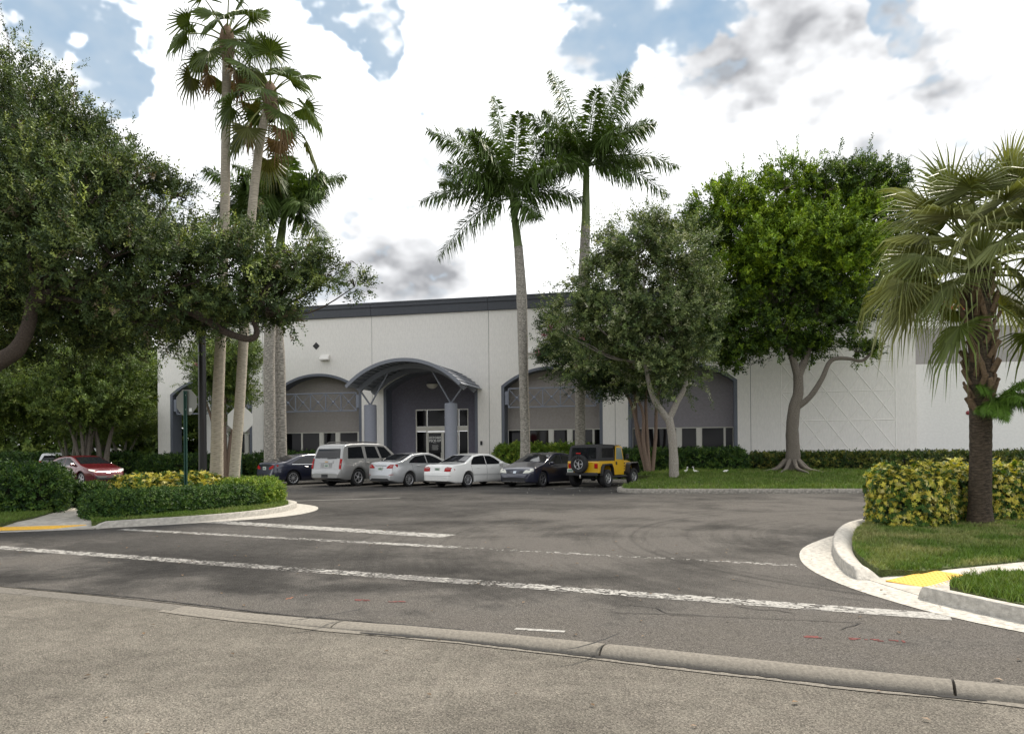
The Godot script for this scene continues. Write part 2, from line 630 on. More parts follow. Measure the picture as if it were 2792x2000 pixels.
func build_ground() -> void:
	var g := MB.new()
	g.sheet(poly([-420, -420, 420, -420, 420, 200, -420, 200]), -0.05)
	structure("ground", g, M.soil)
	# the lot
	var lotm := asphalt(0.10, 0.096, 0.091, 1.0, 5, 0.8)
	lotm.detail_enabled = true
	lotm.detail_blend_mode = BaseMaterial3D.BLEND_MODE_MUL
	lotm.detail_uv_layer = BaseMaterial3D.DETAIL_UV_2
	lotm.detail_albedo = ImageTexture.create_from_image(wear_image(-20, -45, 40, 1536, true))
	M.lot = lotm
	var streetm := asphalt(0.25, 0.232, 0.2, 0.9, 8, 1.0)
	streetm.detail_enabled = true
	streetm.detail_blend_mode = BaseMaterial3D.BLEND_MODE_MUL
	streetm.detail_uv_layer = BaseMaterial3D.DETAIL_UV_2
	streetm.detail_albedo = ImageTexture.create_from_image(wear_image(-20, -45, 40, 768, false))
	var near := smooth(poly([-60, -33.2, -30, -19.6, -12, -11.8, -6.24, -9.36, -4.18, -8.5, -2.39, -7.6, -0.56, -6.88, 0.71, -6.28, 1.88, -5.7, 3.36, -5.06, 10, -2.2, 30, 6.4, 60, 19]), 1)
	var lot := near.duplicate()
	lot.append_array(poly([60, -140, -60, -140]))
	var l := MB.new()
	l.sheet(lot, 0.0)
	for q in l.v:
		l.uv2.append(Vector2((q.x + 20.0) / 40.0, (q.z + 45.0) / 40.0))
	structure("parking_lot", l, lotm, "dark worn asphalt of the driveway and parking lot")
	var st := near.duplicate()
	st.append_array(poly([60, 60, -60, 60]))
	var s := MB.new()
	s.sheet(st, -0.004)
	for q in s.v:
		s.uv2.append(Vector2((q.x + 20.0) / 40.0, (q.z + 45.0) / 40.0))
	structure("road", s, streetm, "pale coarse asphalt of the street in the foreground")
	M.kerb_flush = grained(0.118, 0.108, 0.092, 0.3, 2.2, 0.92, 10, 0.3)
	# rounded concrete kerb between street and driveway, in cast lengths with open joints
	var kerb := Node3D.new()
	kerb.name = numbered("kerb")
	add_child(kerb)
	kerb.set_meta("kind", "structure")
	var cuts := [-20.0, -14.0, -9.0, -5.6, -3.45, -1.62, 0.72, 2.9, 6.0, 10.0, 15.0]
	for k in cuts.size() - 1:
		var pts := PackedVector2Array()
		for t in 9:
			var x: float = lerpf(cuts[k] + 0.008, cuts[k + 1] - 0.008, t / 8.0)
			pts.append(Vector2(x, along(near, x) + 0.17 + 0.012 * noise.get_noise_1d(x * 4.0)))
		var up := func(t: float) -> float:
			var x: float = lerpf(cuts[k], cuts[k + 1], t)
			return lerpf(0.16, 1.0, smoothstep(-3.6, 1.5, x)) * (1.0 + 0.05 * noise.get_noise_1d(x * 3.0 + 40.0))
		if cuts[k] < -4.0:
			up = func(_t: float) -> float: return 0.10
		part("kerb_length", sweep(pts, [Vector2(0.13, -0.06), Vector2(0.125, 0.006), Vector2(0.11, 0.032), Vector2(0.07, 0.06), Vector2(0.02, 0.072), Vector2(-0.04, 0.07), Vector2(-0.09, 0.056), Vector2(-0.105, 0.036), Vector2(-0.11, -0.06)], up), M.kerb if cuts[k] > -4.0 else M.kerb_flush, kerb)
	var gut := MB.new()
	var gp := PackedVector2Array()
	for k in 60:
		var x := -3.6 + 18.6 * k / 59.0
		gp.append(Vector2(x, along(near, x) + 0.30))
	for k in range(59, -1, -1):
		var x := -3.6 + 18.6 * k / 59.0
		gp.append(Vector2(x, along(near, x) + 0.40 + 0.05 * noise.get_noise_1d(x * 2.0)))
	gut.sheet(gp, 0.002)
	structure("gutter_edge", gut, M.kerb, "pale dusty strip along the foot of the street kerb")


func along(p: PackedVector2Array, x: float) -> float:
	for k in p.size() - 1:
		if x >= p[k].x and x <= p[k + 1].x:
			return lerpf(p[k].y, p[k + 1].y, (x - p[k].x) / (p[k + 1].x - p[k].x))
	return p[0].y if x < p[0].x else p[p.size() - 1].y


# a worn painted line: flakes of paint with holes where tyres took it off; wear(t) is the share that is left
func paint_line(called: String, label: String, a: Vector2, b: Vector2, width: float, wear: Callable, sd: int, m: Material = null) -> void:
	var mb := MB.new()
	var len := a.distance_to(b)
	var t := (b - a) / len
	var side := Vector2(-t.y, t.x)
	var cell := 0.024
	var nl := int(len / cell)
	var nw := int(ceil(width / cell))
	var n := FastNoiseLite.new()
	n.seed = sd
	n.frequency = 1.0
	n.fractal_octaves = 3
	for i in nl:
		var keep: float = wear.call(float(i) / nl)
		for j in nw:
			var u := i * cell
			var w := (j + 0.5) * cell - width * 0.5
			var q := n.get_noise_2d(u * 5.0, w * 9.0) * 0.8 + 0.35 * n.get_noise_2d(u * 26.0, w * 26.0)
			var edge := absf(w) / (width * 0.5)
			if q * 0.5 + 0.5 > (keep + 0.16 * n.get_noise_2d(u * 0.45, 77.0)) * (1.08 - 0.16 * edge * edge):
				continue
			var c := a + t * (u + cell * 0.5) + side * w
			var e := Vector2(cell, cell) * (0.5 + 0.06 * n.get_noise_2d(u * 40.0, w * 40.0))
			var p0 := c - t * e.x - side * e.y
			var p1 := c + t * e.x - side * e.y
			var p2 := c + t * e.x + side * e.y
			var p3 := c - t * e.x + side * e.y
			mb.quad(Vector3(p0.x, 0.004, p0.y), Vector3(p1.x, 0.004, p1.y), Vector3(p2.x, 0.004, p2.y), Vector3(p3.x, 0.004, p3.y))
	if mb.v.size() == 0:
		return
	var o := structure(called, mb, m if m else M.paint, label)
	if m == null and width > 0.2:
		# thin film of old paint left in the pores
		var film := MB.new()
		for i in nl:
			for j in nw:
				var u := i * cell
				var w := (j + 0.5) * cell - width * 0.5
				if n.get_noise_2d(u * 14.0 + 50.0, w * 14.0) + 0.6 * n.get_noise_2d(u * 1.5, 3.0) > 0.05:
					continue
				var p0 := a + t * u + side * (w - cell * 0.5)
				var p1 := p0 + t * cell
				film.quad(Vector3(p0.x, 0.002, p0.y), Vector3(p1.x, 0.002, p1.y), Vector3(p1.x + side.x * cell, 0.002, p1.y + side.y * cell), Vector3(p0.x + side.x * cell, 0.002, p0.y + side.y * cell))
		part("worn_film", film, M.paint_film, o)


func build_markings() -> void:
	var near := func(t: float) -> float:
		if t < 0.30: return 0.49
		if t < 0.40: return 0.49 - (t - 0.30) * 1.3
		if t < 0.50: return 0.31
		if t < 0.60: return 0.31 + 0.22 * sin((t - 0.50) * 31.4)
		if t < 0.72: return 0.37
		return lerpf(0.46, 0.66, (t - 0.72) / 0.28)
	paint_line("crosswalk_line", "worn white crosswalk line nearest the street kerb", Vector2(-10.2, -13.85), Vector2(4.15, -7.28), 0.30, near, 61)
	var far := func(t: float) -> float:
		return lerpf(0.50, 0.40, clampf(t * 1.7, 0.0, 1.0)) + (0.10 if t > 0.8 else 0.0)
	paint_line("crosswalk_line", "faded white crosswalk line farther from the street", Vector2(-8.2, -16.15), Vector2(-0.9, -12.74), 0.26, far, 67)
	paint_line("crosswalk_line", "last traces of the farther crosswalk line towards the curved gutter", Vector2(-0.9, -12.74), Vector2(3.9, -10.5), 0.19, func(_t: float) -> float: return 0.34, 68)
	var bar := func(t: float) -> float:
		return 0.60 - 0.08 * t
	paint_line("stop_bar", "broad white stop bar across the driveway exit", Vector2(-6.9, -17.75), Vector2(-1.2, -14.4), 0.55, bar, 71)
	var stall := func(_t: float) -> float:
		return 0.78
	paint_line("lane_line", "thin white line beside the planted island end", Vector2(-7.0, -24.9), Vector2(-3.8, -26.1), 0.11, stall, 73)
	paint_line("lane_line", "faint broken line near the corner of the concrete gutter", Vector2(2.1, -11.35), Vector2(3.6, -10.7), 0.12, func(_t: float) -> float: return 0.42, 79)
	# stall lines between the parked cars, along their headings
	var heads := [[-11.6, -35.2], [-8.5, -34.4], [-5.45, -33.5], [-2.75, -32.75], [0.1, -32.0], [2.15, -31.2], [4.1, -30.4]]
	for k in heads.size():
		var a := Vector2(heads[k][0], heads[k][1])
		paint_line("stall_line", "white stall line, number %s of the row counted from the dark blue sedan" % ["one", "two", "three", "four", "five", "six", "seven"][k], a, a + Vector2(sin(0.66), -cos(0.66)) * 5.2, 0.11, stall, 80 + k)
	# utility survey marks
	var mk := func(_t: float) -> float: return 0.5
	paint_line("survey_mark", "white sprayed utility arrow on the driveway asphalt", Vector2(0.02, -6.95), Vector2(0.46, -6.83), 0.05, func(_t: float) -> float: return 0.75, 95)
	var red := grained(0.13, 0.035, 0.03, 0.3, 2.0, 0.95, 21)
	paint_line("survey_mark", "dark red sprayed line near the gutter at the frame edge", Vector2(2.48, -6.58), Vector2(3.25, -6.38), 0.07, mk, 96, red)
	paint_line("survey_mark", "short dark red sprayed line in the middle of the driveway", Vector2(-1.75, -8.35), Vector2(-1.1, -8.2), 0.06, func(_t: float) -> float: return 0.4, 97, red)
	paint_line("survey_mark", "faint orange sprayed line by the kerb joint", Vector2(-2.6, -8.35), Vector2(-2.2, -8.75), 0.08, func(_t: float) -> float: return 0.36, 98, grained(0.28, 0.12, 0.07, 0.3, 2.0, 0.95, 22))
	# cracks: thin open seams
	crack("crack", "crack running from the crosswalk line beside the gutter", [1.2, -7.95, 1.45, -7.78, 1.5, -7.55, 1.85, -7.42], 0.018, 1)
	crack("crack", "straight saw cut seam across the driveway near the crosswalk line", [0.9, -7.62, 2.2, -7.32, 3.2, -7.06], 0.016, 2)
	crack("crack", "short seam meeting the saw cut near the gutter", [3.2, -7.06, 2.86, -6.78], 0.016, 3)
	crack("crack", "forked crack in the middle of the apron", [2.25, -7.9, 2.4, -7.7, 2.62, -7.62, 2.75, -7.5], 0.02, 4)
	crack("dark_line", "dark tar seam along the back of the street kerb", [-6.0, -9.3, -4.1, -8.52, -2.4, -7.66, -0.56, -6.94, 0.72, -6.34, 1.9, -5.76, 3.4, -5.12, 6, -4.0], 0.03, 5)
	crack("dark_line", "black line along the foot of the street kerb", [-1.35, -6.83, -0.5, -6.53, 0.6, -6.0, 1.9, -5.38, 3.0, -4.88], 0.06, 15)  # thin black strip laid along the kerb foot
	crack("crack", "broken crack over the kerb where two lengths meet", [-1.42, -7.36, -1.62, -7.17, -1.78, -7.0, -1.98, -6.88], 0.03, 6, 0.1)
	crack("crack", "second broken crack over the kerb near the spray arrow", [0.86, -6.28, 0.72, -6.1, 0.58, -5.92, 0.36, -5.78], 0.025, 7, 0.105)
	crack("crack", "thin crack in the street surface by the frame edge", [-5.4, -7.75, -4.7, -7.5, -4.55, -7.46], 0.012, 8)


func crack(called: String, label: String, pts: Array, width: float, sd: int, y := 0.0) -> void:
	var p := poly(pts)
	var line := PackedVector2Array()
	for k in p.size() - 1:
		var n := int(maxf(3.0, p[k].distance_to(p[k + 1]) / 0.06))
		for t in n:
			line.append(p[k].lerp(p[k + 1], float(t) / n) + Vector2(noise.get_noise_2d(k * 7 + t * 0.9, sd * 3.0), noise.get_noise_2d(k * 7 + t * 0.9, sd * 5.0 + 50)) * 0.025)
	line.append(p[p.size() - 1])
	var mb := MB.new()
	var rows := []
	for k in line.size():
		var t := (line[mini(k + 1, line.size() - 1)] - line[maxi(k - 1, 0)]).normalized()
		var s := Vector2(-t.y, t.x) * width * 0.5 * (0.55 + 0.9 * absf(noise.get_noise_2d(k * 0.7, sd * 9.0))) * (0.3 if k == 0 or k == line.size() - 1 else 1.0)
		rows.append([Vector3(line[k].x - s.x, y + 0.007, line[k].y - s.y), Vector3(line[k].x + s.x, y + 0.007, line[k].y + s.y)])
	mb.grid(rows)
	structure(called, mb, M.crack, label)


# ---------------------------------------------------------------- lawns, kerbs and paths

var grass_mesh: ArrayMesh

func grass_tuft() -> ArrayMesh:
	if grass_mesh:
		return grass_mesh
	var mb := MB.new()
	for k in 7:
		var a := rng.randf() * TAU
		var o := Vector3(cos(a), 0, sin(a)) * rng.randf() * 0.028
		var lean := Vector3(rng.randf_range(-1, 1), 0, rng.randf_range(-1, 1)) * 0.035
		var h := rng.randf_range(0.035, 0.07)
		var w := Vector3(cos(a + 1.3), 0, sin(a + 1.3)) * 0.0035
		mb.quad(o - w, o + w, o + w * 0.8 + lean * 0.4 + Vector3(0, h * 0.6, 0), o - w * 0.8 + lean * 0.4 + Vector3(0, h * 0.6, 0))
		mb.tri(o - w * 0.8 + lean * 0.4 + Vector3(0, h * 0.6, 0), o + w * 0.8 + lean * 0.4 + Vector3(0, h * 0.6, 0), o + lean + Vector3(0, h, 0))
	grass_mesh = mb.mesh()
	return grass_mesh


func copies(called: String, mesh: Mesh, m: Material, xfs: Array, cols: Array, parent: Node) -> MultiMeshInstance3D:
	var mm := MultiMesh.new()
	mm.transform_format = MultiMesh.TRANSFORM_3D
	mm.use_colors = true
	mm.mesh = mesh
	mm.instance_count = xfs.size()
	var buf := PackedFloat32Array()
	buf.resize(xfs.size() * 16)
	for k in xfs.size():
		var t: Transform3D = xfs[k]
		var b := t.basis
		var at := k * 16
		buf[at] = b.x.x; buf[at + 1] = b.y.x; buf[at + 2] = b.z.x; buf[at + 3] = t.origin.x
		buf[at + 4] = b.x.y; buf[at + 5] = b.y.y; buf[at + 6] = b.z.y; buf[at + 7] = t.origin.y
		buf[at + 8] = b.x.z; buf[at + 9] = b.y.z; buf[at + 10] = b.z.z; buf[at + 11] = t.origin.z
		var c: Color = cols[k]
		buf[at + 12] = c.r; buf[at + 13] = c.g; buf[at + 14] = c.b; buf[at + 15] = 1.0
	mm.buffer = buf
	var o := MultiMeshInstance3D.new()
	o.name = called
	o.multimesh = mm
	o.material_override = m
	parent.add_child(o, true)
	o.set_meta("kind", "stuff")
	return o


func grow_grass(called: String, label: String, p: PackedVector2Array, height: Callable, count: int, size: float, dry: float, window: Rect2) -> void:
	var xfs := []
	var cols := []
	var tries := 0
	while xfs.size() < count and tries < count * 8:
		tries += 1
		var q := Vector2(rng.randf_range(window.position.x, window.end.x), rng.randf_range(window.position.y, window.end.y))
		if not Geometry2D.is_point_in_polygon(q, p):
			continue
		var thick := noise.get_noise_2d(q.x * 0.9, q.y * 0.9)
		var s := size * rng.randf_range(0.7, 1.25) * (1.0 + 0.35 * thick)
		xfs.append(Transform3D(Basis(Vector3.UP, rng.randf() * TAU).scaled(Vector3(s, s * rng.randf_range(0.7, 1.2), s)), Vector3(q.x, height.call(q.x, q.y) - 0.004, q.y)))
		var straw := clampf(dry * (0.6 + 2.2 * noise.get_noise_2d(q.x * 0.7 + 30.0, q.y * 0.7)) + rng.randf_range(-0.1, 0.15), 0.0, 0.9)
		var c := Color(0.095, 0.165, 0.022).lerp(Color(0.34, 0.32, 0.14), straw)
		var f := rng.randf_range(0.7, 1.3)
		cols.append(Color(c.r * f, c.g * f, c.b * f))
	var o := copies(numbered(called), grass_tuft(), M.leaf, xfs, cols, self)
	tag(o, label, "grass", "", "stuff")


func kerb_run(label: String, pts: Array, fade_in: bool, fade_out: bool) -> void:
	var path := smooth(poly(pts), 2)
	var up := func(t: float) -> float:
		var k := 1.0
		if fade_in: k = minf(k, smoothstep(0.0, 0.07, t) + 0.1)
		if fade_out: k = minf(k, smoothstep(1.0, 0.90, t) + 0.1)
		return k
	structure("kerb", sweep(path, [Vector2(-0.25, -0.05), Vector2(-0.24, 0.008), Vector2(-0.16, 0.035), Vector2(-0.10, 0.085), Vector2(-0.05, 0.122), Vector2(0.01, 0.14), Vector2(0.09, 0.142), Vector2(0.13, 0.135), Vector2(0.135, -0.05)], up), M.kerb_pale, label)


func build_lawns() -> void:
	M.kerb_stained = grained(0.29, 0.27, 0.235, 0.45, 0.6, 0.92, 28, 0.4)
	M.mulch = grained(0.115, 0.06, 0.038, 0.5, 2.5, 0.98, 27, 2.0)
	M.kerb_pale = grained(0.40, 0.38, 0.34, 0.30, 0.9, 0.92, 24, 0.5)
	# right of the driveway
	kerb_run("curved concrete kerb of the lawn below the big cabbage palm", [12, -18.2, 9, -16.75, 7.35, -15.85, 6.6, -14.95, 5.85, -13.6, 5.15, -12.1, 4.65, -10.75, 4.38, -9.85, 4.3, -9.3], false, true)
	kerb_run("concrete kerb past the ramp running out of frame by the street", [4.42, -8.2, 4.5, -7.9, 4.63, -7.45, 4.75, -7.05, 5.1, -6.35, 5.75, -5.6, 8, -4.1, 13, -1.5, 30, 6], true, false)
	var gut := MB.new()
	var outer := smooth(poly([12.3, -17.8, 9.2, -16.3, 7.45, -15.5, 6.05, -14.3, 5.2, -13.2, 4.55, -12.2, 4.1, -11.03, 3.88, -10.02, 3.84, -8.87, 3.95, -8.0, 4.1, -7.3, 4.42, -6.6, 4.85, -6.0, 5.6, -5.3, 8, -3.75, 13, -1.1, 30, 6.5]), 2)
	var inner := smooth(poly([30, 6, 13, -1.4, 8, -4.0, 5.8, -5.5, 5.15, -6.3, 4.85, -7.05, 4.75, -7.5, 4.65, -8.0, 4.62, -8.5, 4.5, -9.2, 4.5, -9.9, 4.75, -10.7, 5.25, -12.1, 5.95, -13.6, 6.7, -14.9, 7.4, -15.75, 9, -16.65, 12, -18.1]), 2)
	inner.reverse()
	ribbon(gut, outer, inner, 0.006)
	structure("gutter", gut, M.kerb_pale, "broad pale concrete gutter curving round the driveway corner")
	var lawn_a := smooth(poly([4.47, -9.42, 4.78, -10.7, 5.3, -12.05, 6.0, -13.5, 6.75, -14.8, 7.5, -15.7, 9.1, -16.6, 12, -18.0]), 1)
	lawn_a.append_array(poly([16, -19.6, 40, -24, 40, -13.0, 20, -12.5, 12, -11.6, 9, -11.0, 6.69, -10.07, 4.95, -9.3]))
	structure("lawn", terrain(lawn_a, flat_lawn, 0.8), M.lawn, "lawn below the cabbage palm")
	var lawn_b := poly([4.72, -8.32, 5.02, -8.62, 6.15, -9.1, 9, -10.0, 12, -10.55, 20, -11.4, 40, -11.9, 40, 10.3, 13, -1.35, 8, -3.95, 5.85, -5.5, 5.22, -6.3, 4.88, -7.05, 4.76, -7.5, 4.64, -7.95])
	structure("lawn", terrain(lawn_b, flat_lawn, 0.8), M.lawn, "strip of lawn between the path and the street kerb")
	var walk_poly := poly([4.3, -9.3, 4.95, -9.5, 6.69, -10.3, 9, -11.2, 12, -11.8, 20, -12.7, 40, -13.2, 40, -11.7, 20, -11.2, 12, -10.35, 9, -9.8, 6.15, -8.9, 5.02, -8.4, 4.4, -8.1])
	structure("path", terrain(walk_poly, func(x: float, z: float) -> float: return lerpf(0.012, 0.098, smoothstep(4.35, 5.3, x)), 0.5), M.concrete, "concrete path running from the yellow ramp panel into the lawn")
	tactile(Vector2(4.56, -8.95), 0.42)
	var grass_a := Rect2(4.2, -16.5, 9.5, 8)
	grow_grass("grass", "short mown grass below the cabbage palm", lawn_a, flat_lawn, 30000, 1.0, 0.42, grass_a)
	grow_grass("grass", "taller bright grass between the path and the street kerb", lawn_b, flat_lawn, 9000, 1.35, 0.05, Rect2(4.4, -10.6, 4.2, 4.8))
	# left of the driveway
	kerb_run("low concrete kerb round the hedge island by the stop bar", [-8.9, -16.35, -8.5, -16.85, -7.7, -17.5, -6.95, -18.3, -6.4, -19.4, -6.15, -20.7, -6.25, -22.0, -6.7, -23.1, -7.6, -24.0, -9.2, -25.2, -12, -27.2, -14, -28.5], true, false)
	var g2 := MB.new()
	var o2 := smooth(poly([-12.2, -15.45, -10.4, -15.62, -8.9, -16.2, -7.5, -17.1, -6.2, -18.15, -5.5, -19.1, -5.28, -20.3, -5.35, -21.3, -5.75, -22.6, -7.1, -24.2]), 2)
	var i2 := smooth(poly([-7.6, -23.95, -6.65, -23.05, -6.2, -22.0, -6.1, -20.7, -6.35, -19.4, -6.95, -18.25, -7.7, -17.45, -8.5, -16.8, -8.95, -16.45, -10.5, -15.95, -12.2, -15.75]), 2)
	i2.reverse()
	ribbon(g2, o2, i2, 0.006)
	structure("gutter", g2, M.kerb_pale, "concrete gutter at the end of the hedge island")
	var lawn_c := smooth(poly([-9.0, -16.45, -8.5, -16.95, -7.75, -17.6, -7.02, -18.4, -6.5, -19.45, -6.25, -20.7, -6.35, -21.95, -6.8, -23.0, -7.65, -23.88, -9.2, -25.05, -12, -27.05, -13.9, -28.3]), 1)
	lawn_c.append_array(poly([-14.2, -27.4, -12.6, -23.8, -10.2, -18.7]))
	structure("lawn", terrain(lawn_c, flat_lawn, 0.8), M.lawn, "grass verge of the hedge island")
	var path_l := poly([-10.95, -15.75, -8.85, -16.25, -8.85, -16.47, -10.05, -18.7, -12.45, -23.8, -14.05, -27.4, -16.2, -31.5, -17.6, -31.0, -15.6, -27.4, -12.3, -21.1, -11.2, -17.7])
	structure("path", terrain(path_l, func(_x: float, z: float) -> float: return lerpf(0.012, 0.098, smoothstep(-15.9, -17.2, z)), 0.6), M.concrete, "concrete path between the dark shrubs and the hedge island")
	var y := MB.new()
	y.quad(Vector3(-10.78, 0.022, -15.80), Vector3(-9.05, 0.022, -16.30), Vector3(-9.2, 0.062, -16.62), Vector3(-10.84, 0.062, -16.22))
	structure("ramp_strip", y, M.yellow_paint, "yellow painted strip across the foot of the left path")
	var lawn_d := poly([-10.85, -16.0, -11.05, -17.7, -12.15, -21.1, -15.45, -27.4, -17.5, -31.2, -24, -34, -45, -40, -45, -29, -20, -19.2, -12.4, -15.9])
	structure("lawn", terrain(lawn_d, flat_lawn, 1.0), M.lawn, "lawn in front of the dark shrubs by the left path")
	grow_grass("grass", "grass along the hedge island", lawn_c, flat_lawn, 9000, 1.1, 0.2, Rect2(-10.5, -25, 5, 9))
	grow_grass("grass", "dark grass in front of the left shrubs", lawn_d, flat_lawn, 9000, 1.2, 0.1, Rect2(-15.5, -22.5, 5.2, 7))
	# planted bed in front of the building and the island beside the yellow car
	var bed := PackedVector2Array()
	for q in [Vector2(-40, 7.2), Vector2(9.6, 7.2)]:
		bed.append(on_wall(q))
	bed.append_array(smooth(poly([6.6, -35.6, 4.7, -30.6, 4.15, -29.2, 4.05, -28.4, 4.5, -27.85, 5.5, -27.68, 12.2, -26.8, 24, -25.2, 60, -20.4]), 1))
	bed.append(Vector2(60, -45))
	bed.append(on_wall(Vector2(26, -6)))
	bed.append(on_wall(Vector2(-20.5, -6)))
	bed.append(on_wall(Vector2(-22.5, -20)))
	bed.append(on_wall(Vector2(-40, -20)))
	structure("lawn", terrain(bed, bed_height, 1.2), M.lawn, "planted strip in front of the building")
	var rim := PackedVector2Array()
	rim.append(on_wall(Vector2(-40, 7.26)))
	rim.append(on_wall(Vector2(-8, 7.26)))
	rim.append(on_wall(Vector2(0, 7.26)))
	rim.append(on_wall(Vector2(9.0, 7.26)))
	rim.append_array(poly([6.5, -35.2, 4.62, -30.6, 4.05, -29.2, 3.97, -28.4, 4.4, -27.78, 5.5, -27.6, 12.2, -26.72, 24, -25.1, 60, -20.3]))
	structure("kerb", sweep(smooth(rim, 2), [Vector2(-0.16, -0.05), Vector2(-0.15, 0.1), Vector2(-0.11, 0.15), Vector2(0.0, 0.158), Vector2(0.08, 0.155), Vector2(0.085, 0.0)], func(_t: float) -> float: return 1.0), M.kerb_stained, "stained concrete kerb of the bed and island before the building")
	for q in [[13.46, -37.0, 1.9, "bare reddish soil over the roots of the broad bright tree"], [7.02, -33.4, 0.7, "bare soil round the pale forked trunk"]]:
		var ring := PackedVector2Array()
		for k in 22:
			var r: float = q[2] * (0.75 + 0.4 * noise.get_noise_2d(k * 0.9, q[0]))
			ring.append(Vector2(q[0] + cos(TAU * k / 22) * r * 1.25, q[1] + sin(TAU * k / 22) * r * 0.8))
		structure("soil_patch", terrain(ring, func(x: float, z: float) -> float: return bed_height(x, z) + 0.03, 0.8), M.mulch, q[3])
	var bare := smooth(poly([8.3, -14.2, 9.2, -13.95, 10.5, -14.4, 13, -14.9, 15.5, -15.2, 15.5, -16.2, 10, -15.6, 8.4, -15.2]), 1, true)
	structure("soil_patch", terrain(bare, func(x: float, z: float) -> float: return flat_lawn(x, z) + 0.028, 0.8), M.mulch, "reddish soil at the foot of the cabbage palm and hedge")
	grow_grass("grass", "shaded grass on the island under the trees", bed, bed_height, 16000, 2.0, 0.12, Rect2(3.8, -38, 20, 12.0))
	# walk to the entrance
	var w := MB.new()
	w.sheet(PackedVector2Array([on_wall(Vector2(-6.2, 7.3)), on_wall(Vector2(0.8, 7.3)), on_wall(Vector2(0.8, -1.0)), on_wall(Vector2(-6.2, -1.0))]), 0.165)
	structure("path", w, M.concrete, "concrete walk to the building entrance")


# building axes (along the wall, out from it) -> ground point
func on_wall(q: Vector2) -> Vector2:
	var p := BUILDING_AT + Basis(Vector3.UP, BUILDING_TURN) * Vector3(q.x, 0, q.y)
	return Vector2(p.x, p.z)


# yellow panel of truncated domes
func tactile(at: Vector2, _turn: float) -> void:
	var t := thing("tactile_panel", "yellow tactile panel of small domes on the kerb ramp", "ramp panel", Vector3(at.x, 0.028, at.y))
	t.rotation.y = 0.43
	t.rotation.z = 0.08
	var base := MB.new()
	base.cbox(Vector3(0.34, 0.006, 0.12), Vector3(0.82, 0.014, 0.66), 0.004)
	part("plate", base, M.tactile, t)
	var dome := MB.new()
	dome.lathe([Vector2(0.014, 0.0), Vector2(0.012, 0.004), Vector2(0.008, 0.006), Vector2(0.0005, 0.0062)], Vector3.ZERO, Basis(), 8)
	var dm := dome.mesh()
	for a in 13:
		for b in 10:
			var o := part("dome", dm, M.tactile, t)
			o.position = Vector3(-0.03 + a * 0.0605, 0.0125, -0.17 + b * 0.0605)


# strip between two edges at one height
func ribbon(mb: MB, a: PackedVector2Array, b: PackedVector2Array, y: float) -> void:
	var rows := []
	for k in 121:
		var p := at_share(a, k / 120.0)
		var q := at_share(b, k / 120.0)
		rows.append([Vector3(p.x, y, p.y), Vector3(q.x, y, q.y)])
	mb.grid(rows)


func at_share(p: PackedVector2Array, t: float) -> Vector2:
	var total := 0.0
	for k in p.size() - 1:
		total += p[k].distance_to(p[k + 1])
	var want := total * t
	for k in p.size() - 1:
		var d := p[k].distance_to(p[k + 1])
		if want <= d or k == p.size() - 2:
			return p[k].lerp(p[k + 1], clampf(want / maxf(d, 1e-6), 0, 1))
		want -= d
	return p[p.size() - 1]


# ---------------------------------------------------------------- the building (x along the wall, z out of it)

const BAYS := [-17.7, -10.15, -2.7, 4.75, 12.2]
const SPRING := 5.37
const CROWN := 6.45


func arch_points(c: float, half: float, spring: float, crown: float, n := 20) -> PackedVector2Array:
	var rise := crown - spring
	var r := (half * half + rise * rise) / (2.0 * rise)
	var a := asin(half / r)
	var p := PackedVector2Array()
	for k in n + 1:
		var t := lerpf(-a, a, float(k) / n)
		p.append(Vector2(c + r * sin(t), crown - r + r * cos(t)))
	return p


